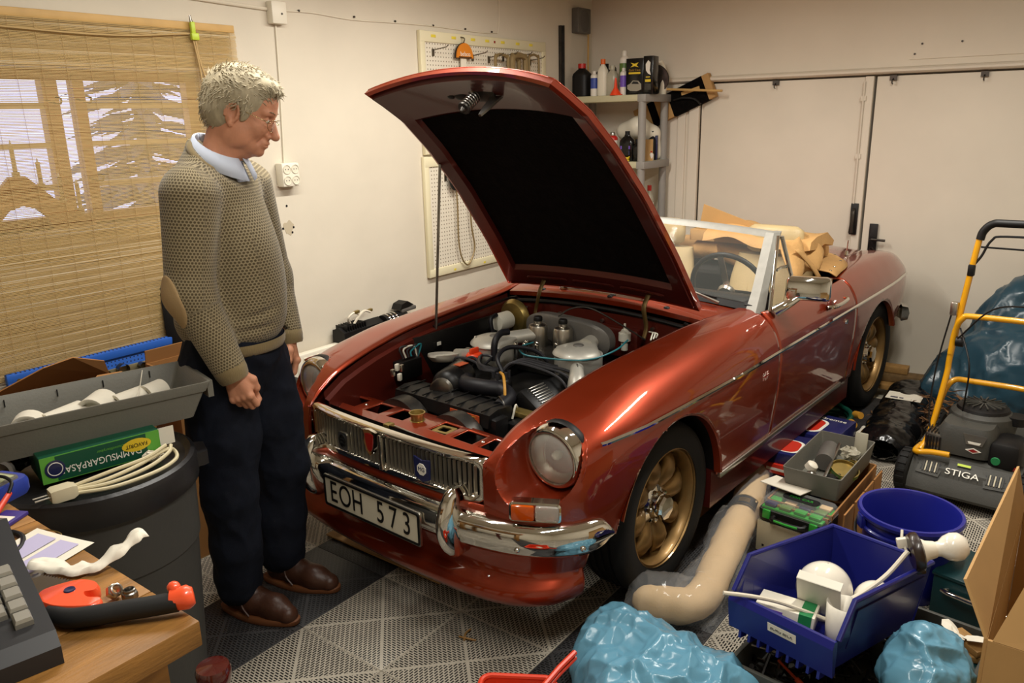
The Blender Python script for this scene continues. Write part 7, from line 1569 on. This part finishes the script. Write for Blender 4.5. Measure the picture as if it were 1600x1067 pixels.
MB().prism([(-.045,.025),(.045,.025),(.03,-.02),(-.03,-.02)],0,.003,Xb).build('engine_badge','silver',en2,0); MB().prism([(-.025,-.006),(.025,-.006),(.02,-.016),(-.02,-.016)],.003,.004,Xb).build('badge_plate','white_paint',en2,0); MB().prism([(-.03,-.045),(0,-.033),(.03,-.045),(0,-.057)],0,.003,Xb).build('diamond_badge','white_paint',en2,0); MB().prism([(-.02,-.045),(0,-.037),(.02,-.045),(0,-.053)],.003,.004,Xb).build('diamond_red','red_enamel',en2,0)
MB().lathe([(.001,.004),(.016,.004),(.018,0)],20,T(.0395,-.105,.22)@RY(-math.pi/2)).build('green_sticker','green_card',en2)
MB().box((.13,-.13,.235),(.18,.12,.13),b=.03).build('air_cleaner','black',en2); MB().cyl((.27,-.13,.32),(.27,-.13,.355),.045,n=24).build('fuel_cap','black',en2); MB().box((.06,-.165,.20),(.03,.03,.02),b=.004).build('primer','red_enamel',en2)
ms=MB().box((.10,.135,.24),(.10,.075,.085),b=.012).build('muffler','steel',en2)
for k in range(5): MB().box((.048,.11+.0125*k,.24),(.006,.006,.06)).build('muffler_slot','ink',ms,0)
for k in range(5): MB().box((.10,.135,.287+.0),(.09,.004,.006),T(0,-.028+.014*k,0)).build('muffler_fin','dark_steel',ms,0)
# tubular frame: lower hoop, foot tube and the folded handle
MB().tube([(.16,.20,.16),(.16,.20,.18),(.02,.195,.195),(.01,.13,.21),(.01,.06,.215)],.0125,10,smooth=4).build('foot_tube','mower_yellow',mw)
ha=MB().tube([(.06,.185,.19),(.14,.17,.26),(.21,.150,.50),(.22,.145,.62),(.24,.105,1.06),(.245,.09,1.13),(.245,.06,1.165),(.245,.0,1.17),(.245,-.28,1.17),(.245,-.33,1.13),(.24,-.345,1.06),(.22,-.36,.62),(.14,-.37,.26),(.06,-.37,.19)],.0125,10,smooth=5).build('handle','mower_yellow',mw)
MB().tube([(.243,.098,1.10),(.245,.09,1.135),(.245,.06,1.167),(.245,0,1.172),(.245,-.28,1.172),(.245,-.33,1.135)],.0165,12,smooth=5).build('hand_grip','black',ha)
MB().tube([(.235,.115,.98),(.24,.085,1.03),(.24,.055,1.10),(.24,.0,1.12),(.24,-.30,1.12)],.005,8,smooth=5).build('dead_man_bar','black',ha); MB().tube([(.24,.09,1.07),(.24,-.33,1.07)],.004,6).build('bail_wire','black',ha)
MB().tube([(.215,.147,.60),(.215,.14,.70),(.20,.115,.765),(.20,.06,.78),(.20,-.30,.78),(.21,-.36,.72)],.0125,10,smooth=5).build('cross_tube','mower_yellow',mw)
MB().tube([(.17,.165,.30),(.24,.16,.40),(.27,.13,.465),(.27,.05,.475),(.27,-.20,.475),(.25,-.28,.44),(.20,-.32,.30)],.0125,10,smooth=5).build('hoop','mower_yellow',mw)
for y,z in ((.113,.97),): MB().box((.235,y,z),(.03,.026,.05),b=.005).build('cable_clamp','black',ha)
MB().box((.222,.155,.80),(.03,.03,.06),b=.006).build('cable_bracket','chrome_dull',ha); MB().cyl((.21,.10,.66),(.21,.13,.66),.022,n=12).build('wing_knob','black',ha)
for P in ([(.22,.16,.80),(.20,.19,.55),(.16,.19,.35),(.12,.16,.24)],[(.21,.12,.72),(.10,.05,.60),(.12,.05,.45),(.16,.06,.37)],[(.18,.12,.68),(.15,.0,.83),(.14,-.15,.86),(.2,-.33,.85)]): MB().tube(P,.0035,6,smooth=6).build('control_cable','black',mw)
# ---------------- bucket
bk=thing('bucket','round blue plastic bucket behind the blue storage bin','bucket',(.44,-1.385,0)); MB().lathe([(.001,.004),(.118,.004),(.122,0),(.124,.004),(.155,.275),(.166,.28),(.170,.292),(.166,.302),(.156,.302),(.151,.29),(.120,.012),(.001,.010)],56).build('pail','bucket_blue',bk,30)
MB().lathe([(.158,.235),(.164,.238),(.164,.246),(.157,.25)],56,caps=False).build('band','bucket_blue',bk)
for s in (-1,1): MB().box((0,s*.163,.262),(.04,.02,.05),RZ(.6),b=.005).build('bail_lug','bucket_blue',bk)
MB().tube([V(.170*math.cos(t+1.0),.170*math.sin(t+1.0),.255-.13*math.sin((t)/math.pi*math.pi)*.55) for t in np.linspace(.3,math.pi-.2,14)],.0055,8).build('bail','black',bk); MB().tube([V(.178*math.cos(t+1.0),.178*math.sin(t+1.0),.255-.13*math.sin(t)*.55) for t in np.linspace(1.1,1.9,6)],.013,8).build('bail_grip','black',bk)
# ---------------- storage crate of hardware and the blue bin on it
cr_=thing('hardware_crate','low grey crate full of dark hardware under the blue bin','crate',(-.16,-1.40,0),-.10); w,d,h=.62,.54,.12
for c,s in (((0,d/2,h/2),(w,.014,h)),((0,-d/2,h/2),(w,.014,h)),((-w/2,0,h/2),(.014,d,h)),((w/2,0,h/2),(.014,d,h)),((0,0,.004),(w,d,.008)),((.10,0,h/2-.01),(.010,d,h-.02))): MB().box(c,s,b=.003).build('crate_wall','crate_grey',cr_)
ht=MB()
for k in range(260):
    x,y=(rng.random()-.5)*.56,(rng.random()-.5)*.48; z=.02+.07*rng.random(); X=T(x,y,z)@RZ(rng.random()*6.28)@RY(rng.normal()*.4); l=.012+.03*rng.random(); r=.003+.004*rng.random()
    ht.cyl((-l,0,0),(l,0,0),r,n=6,X=X)
    if k%3==0: ht.lathe([(r*2.2,-.004),(r*2.2,.004)],6,X@T(l,0,0)@RY(math.pi/2))
tag(ht.build('bolts_and_pins','hardware',cr_,0),kind='stuff')
for k,(m,x,y) in enumerate((('steel',-.20,.18),('orange_rubber',-.23,.10),('steel',-.12,.20),('hardware',-.05,.21),('steel',.20,-.18))): tag(MB().cyl((0,0,0),(.10,.02,.02),.004,n=8).cyl((0,0,0),(.03,.006,.006),.008,n=8).build('screwdriver',m,None,40,X=T(-.16+x,-1.40+y,.085)@RZ(k*.9)),('steel driver at the left corner of the hardware crate','orange handled driver in the left of the hardware crate','steel driver second from the corner of the hardware crate','dark driver beside the bin in the hardware crate','steel driver at the right end of the hardware crate')[k],'screwdriver','drivers in the hardware crate')
a0=V(-.334,-1.10,.40); bx=V(.498,-.118,-.085).normalized(); by=V(.035,.313,0); by=(by-bx*by.dot(bx)).normalized(); bz=bx.cross(by)
BXM=Matrix((bx,by,bz)).transposed().to_4x4(); BXM.translation=a0-by*.158-bz*.195
bn_=thing('storage_bin','blue open-front storage bin of lamps and papers on the hardware crate','bin',X=BXM)
W2=.158; L2=.48
def side(sg): # side wall with the low front
    y=sg*W2; yb=sg*(W2-.022)
    o=[(-.055,yb,0),(L2-.02,yb,0),(L2,y,.20),(0.0,y,.20),(-.055,y,.105)]; i=[(x+(0 if k not in(1,2) else -.0),yy-sg*.006,z) for k,(x,yy,z) in enumerate(o)]
    MB().loft([o,i]).build('side_wall','bin_blue',bn_,0); MB().tube([(L2,y,.20),(0,y,.20),(-.055,y,.105)],.0075,8).build('rim','bin_blue',bn_)
    MB().loft([[(x,yy+sg*.004,z) for x,yy,z in ((.03,y-sg*.003,.165),(L2-.04,y-sg*.003,.165),(L2-.05,yb+sg*.004,.05),(.03,yb+sg*.004,.05))],[(x,yy,z) for x,yy,z in ((.03,y-sg*.003,.165),(L2-.04,y-sg*.003,.165),(L2-.05,yb+sg*.004,.05),(.03,yb+sg*.004,.05))]]).build('side_rib','bin_blue',bn_,0)
side(-1); side(1)
yb=W2-.022
MB().loft([[(L2+dx,y,z) for y,z in ((-yb,0),(yb,0),(W2,.20),(-W2,.20))] for dx in (-.006,.0)]).build('back_wall','bin_blue',bn_,0); MB().tube([(L2,-W2,.20),(L2,W2,.20)],.0075,8).build('rim','bin_blue',bn_)
MB().box((.21,0,.003),(.53,2*yb,.006)).build('floor_panel','bin_blue',bn_,0)
MB().loft([[(x,y,z) for x,z in ((-.055,0),(-.078,.085),(-.072,.105),(-.060,.105),(-.055,.09),(-.045,.006))] for y in (-W2,W2)]).build('front_lip','bin_blue',bn_,0)
Xl=T(-.0705,-.01,.062)@Matrix(((0,.26,-1,0),(-1,0,0,0),(0,1,.26,0),(0,0,0,1)))
MB().box((0,0,0),(.085,.026,.002),T(-.0715,-.012,.062)@RY(-.26)@Matrix(((0,0,-1,0),(-1,0,0,0),(0,1,0,0),(0,0,0,1)))).build('name_label','paper',bn_,0); text('label_text','BORG BECK',.0125,'ink',bn_,T(-.0732,-.012,.062)@RY(.24)@Matrix(((0,0,-1,0),(-1,0,0,0),(0,1,0,0),(0,0,0,1))),.0003)
for y in np.linspace(-.12,.12,9): MB().box((-.04,y,-.010),(.03,.008,.022)).build('stacking_foot','bin_blue',bn_,0)
BI=lambda x,y,z: BXM@T(x,y,z)
def globe(lab,X,r): 
    t=thing('globe_shade',lab,'lamp shade',X=X,group='white globes in the blue bin'); MB().lathe([(r*.36,-r*.98),(r*.40,-r*.90)]+[(r*math.sin(a),-r*math.cos(a)) for a in np.linspace(.45,3.12,18)],32,caps=False).build('globe','globe',t,80); MB().lathe([(r*.40,-r*1.15),(r*.42,-r*.92),(r*.34,-r*.90)],24,caps=False).build('collar','white_plastic',t)
globe('larger white glass globe in the middle of the blue bin',BI(.23,.035,.095),.080); globe('smaller white glass globe at the right wall of the blue bin',BI(.31,-.085,.085),.062)
bl_=thing('lamp_holder','white bulb in a brown lamp holder hung over the bin rim','lamp',X=BI(.385,-.155,.255)@RZ(-.9)@RY(1.25))
MB().lathe([(.012,-.03),(.05,-.028),(.056,-.018),(.056,-.004),(.05,.0),(.034,.004)],32,caps=False).build('holder_ring','brown_bakelite',bl_,40); MB().lathe([(.034,-.02),(.036,.004),(.028,.016),(.024,.036),(.022,.04)],28).build('socket','white_plastic',bl_,40); MB().lathe([(.020,.036),(.022,.05),(.034,.065),(.041,.085),(.039,.105),(.026,.122),(.001,.128)],32,caps=False).build('bulb','globe',bl_,80)
MB().box((-.02,.03,-.04),(.03,.02,.03),b=.004).tube([(-.05,.05,-.03),(-.03,.03,-.04),(.0,.02,-.035)],.004,6).build('terminal','white_plastic',bl_); MB().box((.055,0,-.012),(.02,.03,.03),b=.006).build('ring_clamp','brown_bakelite',bl_)
tag(MB().tube([BXM@V(.36,-.13,.25),BXM@V(.30,-.10,.17),BXM@V(.20,-.06,.11),BXM@V(.15,-.02,.09)],.007,8,smooth=6).build('white_cable','cable_white'),'white cable from the lamp holder down into the blue bin','cable','white cables in the blue bin')
tag(MB().tube([BXM@V(-.12,.150,.118),BXM@V(-.06,.10,.115),BXM@V(0,.05,.105),BXM@V(.06,-.01,.085),BXM@V(.10,-.05,.07)],.006,8,smooth=6).build('white_cable','cable_white'),'stiff white cable sticking out over the front lip of the blue bin','cable','white cables in the blue bin')
cd_=thing('paper_card','folded cream card standing in the blue bin before the globe','card',X=BI(.145,.0,.065)@RZ(.25)@RY(-.55)); MB().box((0,0,.055),(.003,.12,.13)).build('front_leaf','mat' if 0 else 'reservoir',cd_,0); MB().box((.012,0,.118),(.03,.12,.003),RY(0)).build('top_leaf','reservoir',cd_,0)
X=BI(.10,-.09,.02); cu_=thing('paper_curl','curled white paper sheet at the right of the blue bin','paper',X=X); MB().loft([[(.055*math.cos(a)*k+.02*z/.1,.05*math.sin(a)*k,z) for a in np.linspace(.3,4.6,16)] for z,k in ((0,.7),(.05,.9),(.11,1.1))],closed=False,caps=False).build('sheet','paper',cu_,70).modifiers.new('s','SOLIDIFY').thickness=.001
gc=thing('bulb_carton','white and green bulb carton lying in the blue bin','carton',X=BI(.06,.05,.035)@RZ(.35)); MB().box((0,0,.025),(.10,.16,.05),b=.002).build('carton','white_plastic',gc); MB().box((0,-.055,.025),(.1015,.035,.0515)).build('green_band','green_card',gc,0); MB().box((-.051,.03,.025),(.002,.05,.03)).build('print','violet',gc,0)
# teal toolbox with chrome handle, torn papers on wood offcuts
tb2=thing('toolbox','dark teal metal toolbox with chrome handle behind the blue bin','toolbox',(.40,-1.68,0),-.2); MB().box((0,0,.075),(.22,.34,.15),b=.006).build('box','teal_box',tb2); MB().box((-.005,0,.156),(.225,.345,.012),b=.003).build('lid','teal_box',tb2)
MB().tube([(-.112,.12,.11),(-.14,.11,.115),(-.14,-.11,.115),(-.112,-.12,.11)],.008,10,smooth=3).build('handle','chrome',tb2)
tb3=thing('teal_tray','dark teal metal tray beside the hardware crate','tray',(.08,-1.76,0),-.15); MB().box((0,0,.04),(.24,.20,.08),b=.004).build('tray','teal_box',tb3)
for k in range(2): tag(MB().box((0,0,.010),(.11,.05,.02),b=.002).build('wood_offcut','wood_plain',None,30,X=T(.045,-1.64,.084+.021*k)@RZ(.4+.5*k)),('lower','upper')[k]+' wood offcut under the torn papers on the teal tray','offcut','wood offcuts')
for k,(x,y,a,lab) in enumerate(((.07,-1.585,.3,'torn white perforated paper scrap farthest from the camera'),(.03,-1.60,1.2,'torn white paper scrap in the middle of the offcuts'),(.035,-1.66,2.2,'torn white paper scrap at the right end of the offcuts'))):
    P=[(.045*math.cos(t)*(.6+.5*rng.random()),.03*math.sin(t)*(.6+.5*rng.random()),.006*rng.random()) for t in np.linspace(0,6.283,12)[:-1]]
    tag(MB().add(P+[(0,0,.012)],[(i,(i+1)%11,11) for i in range(11)]).build('paper_scrap','paper',None,0,X=T(x,y,.128+.005*k)@RZ(a)@RX(.3)),lab,'paper','torn papers on the offcuts')
bag('blue_bag','small light blue plastic bag crumpled between crate and carton at the bottom edge',[((-.27,-1.57,.16),(.12,.10,.09)),((-.24,-1.55,.22),(.05,.04,.06)),((-.18,-1.59,.15),(.07,.07,.09))],(-.45,-1.74,.10),(.0,-1.40,.34),.005,'bag_blue',.045,10,.014,24,11,flat=-.121)
# big carton on the right
bc=thing('cardboard_box','large open cardboard box at the right edge with raised flaps','carton')
x0,x1,y0,y1,h=-.69,.02,-2.30,-1.717,.60
for c,s in ((((x0+x1)/2,y1,h/2),(x1-x0,.007,h)),(((x0+x1)/2,y0,h/2),(x1-x0,.007,h)),((x0,(y0+y1)/2,h/2),(.007,y1-y0-.008,h)),((x1,(y0+y1)/2,h/2),(.007,y1-y0-.008,h))): MB().box(c,s).build('side_panel','carton',bc,0)
def quad(n,P,m='carton',th=.006):
    o=MB().add(P,[(0,1,2,3)]).build(n,m,bc,0); q=o.modifiers.new('s','SOLIDIFY'); q.thickness=th; q.offset=0; return o
quad('flap',[(x0,y1,h),(x1,y1,h),(x1-.03,y1+.025,h+.115),(x0+.034,y1+.054,h+.10)])
quad('flap',[(x0,y1-.012,h),(x0,y0,h),(x0+.06,y0+.03,h+.13),(x0+.05,y1-.05,h+.12)])
tag(MB().box((x0-.0045,-1.95,.30),(.002,.30,.40)).build('shipping_label','film',bc,0),None)
# bits of packing on the floor
for k,(x,y,a) in enumerate(((-.67,-.30,.4),(-.685,-.315,1.9))): tag(MB().tube([(-.03,0,.004),(0,.004,.008),(.03,-.003,.004)],.0035,5,smooth=3).build('wood_splinter','wood_plain',None,40,X=T(x,y,0)@RZ(a)),('longer','shorter')[k]+' wood splinter on the grey floor tiles before the car','splinter','splinters')
# boxes riding in the car (they stand on its far seat and shelf)
def cbox(lab,x,y,z,w,d,hh,X0=RZ(-PH),flap=None):
    t=thing('cardboard_box',lab,'carton',X=X0@T(x,y,z)); MB().box((0,0,hh/2),(w,d,hh),b=.002).build('carton','carton',t)
    if flap: 
        o=MB().add([V(*p) for p in flap],[(0,1,2,3)]).build('flap','carton',t,0); q=o.modifiers.new('s','SOLIDIFY'); q.thickness=.005
    return t
cbox('cardboard box standing open on the far seat of the car',1.36,.36,.50,.36,.34,.42,flap=[(-.16,.16,.42),(-.16,-.16,.42),(-.20,-.18,.52),(-.20,.14,.53)])
cbox('cardboard box across the back of the car with its flap raised above the windscreen',1.87,-.02,.955,.20,.40,.06,flap=[(-.09,.15,.06),(-.09,.125,.20),(-.09,-.24,.09),(-.09,-.24,.06)])
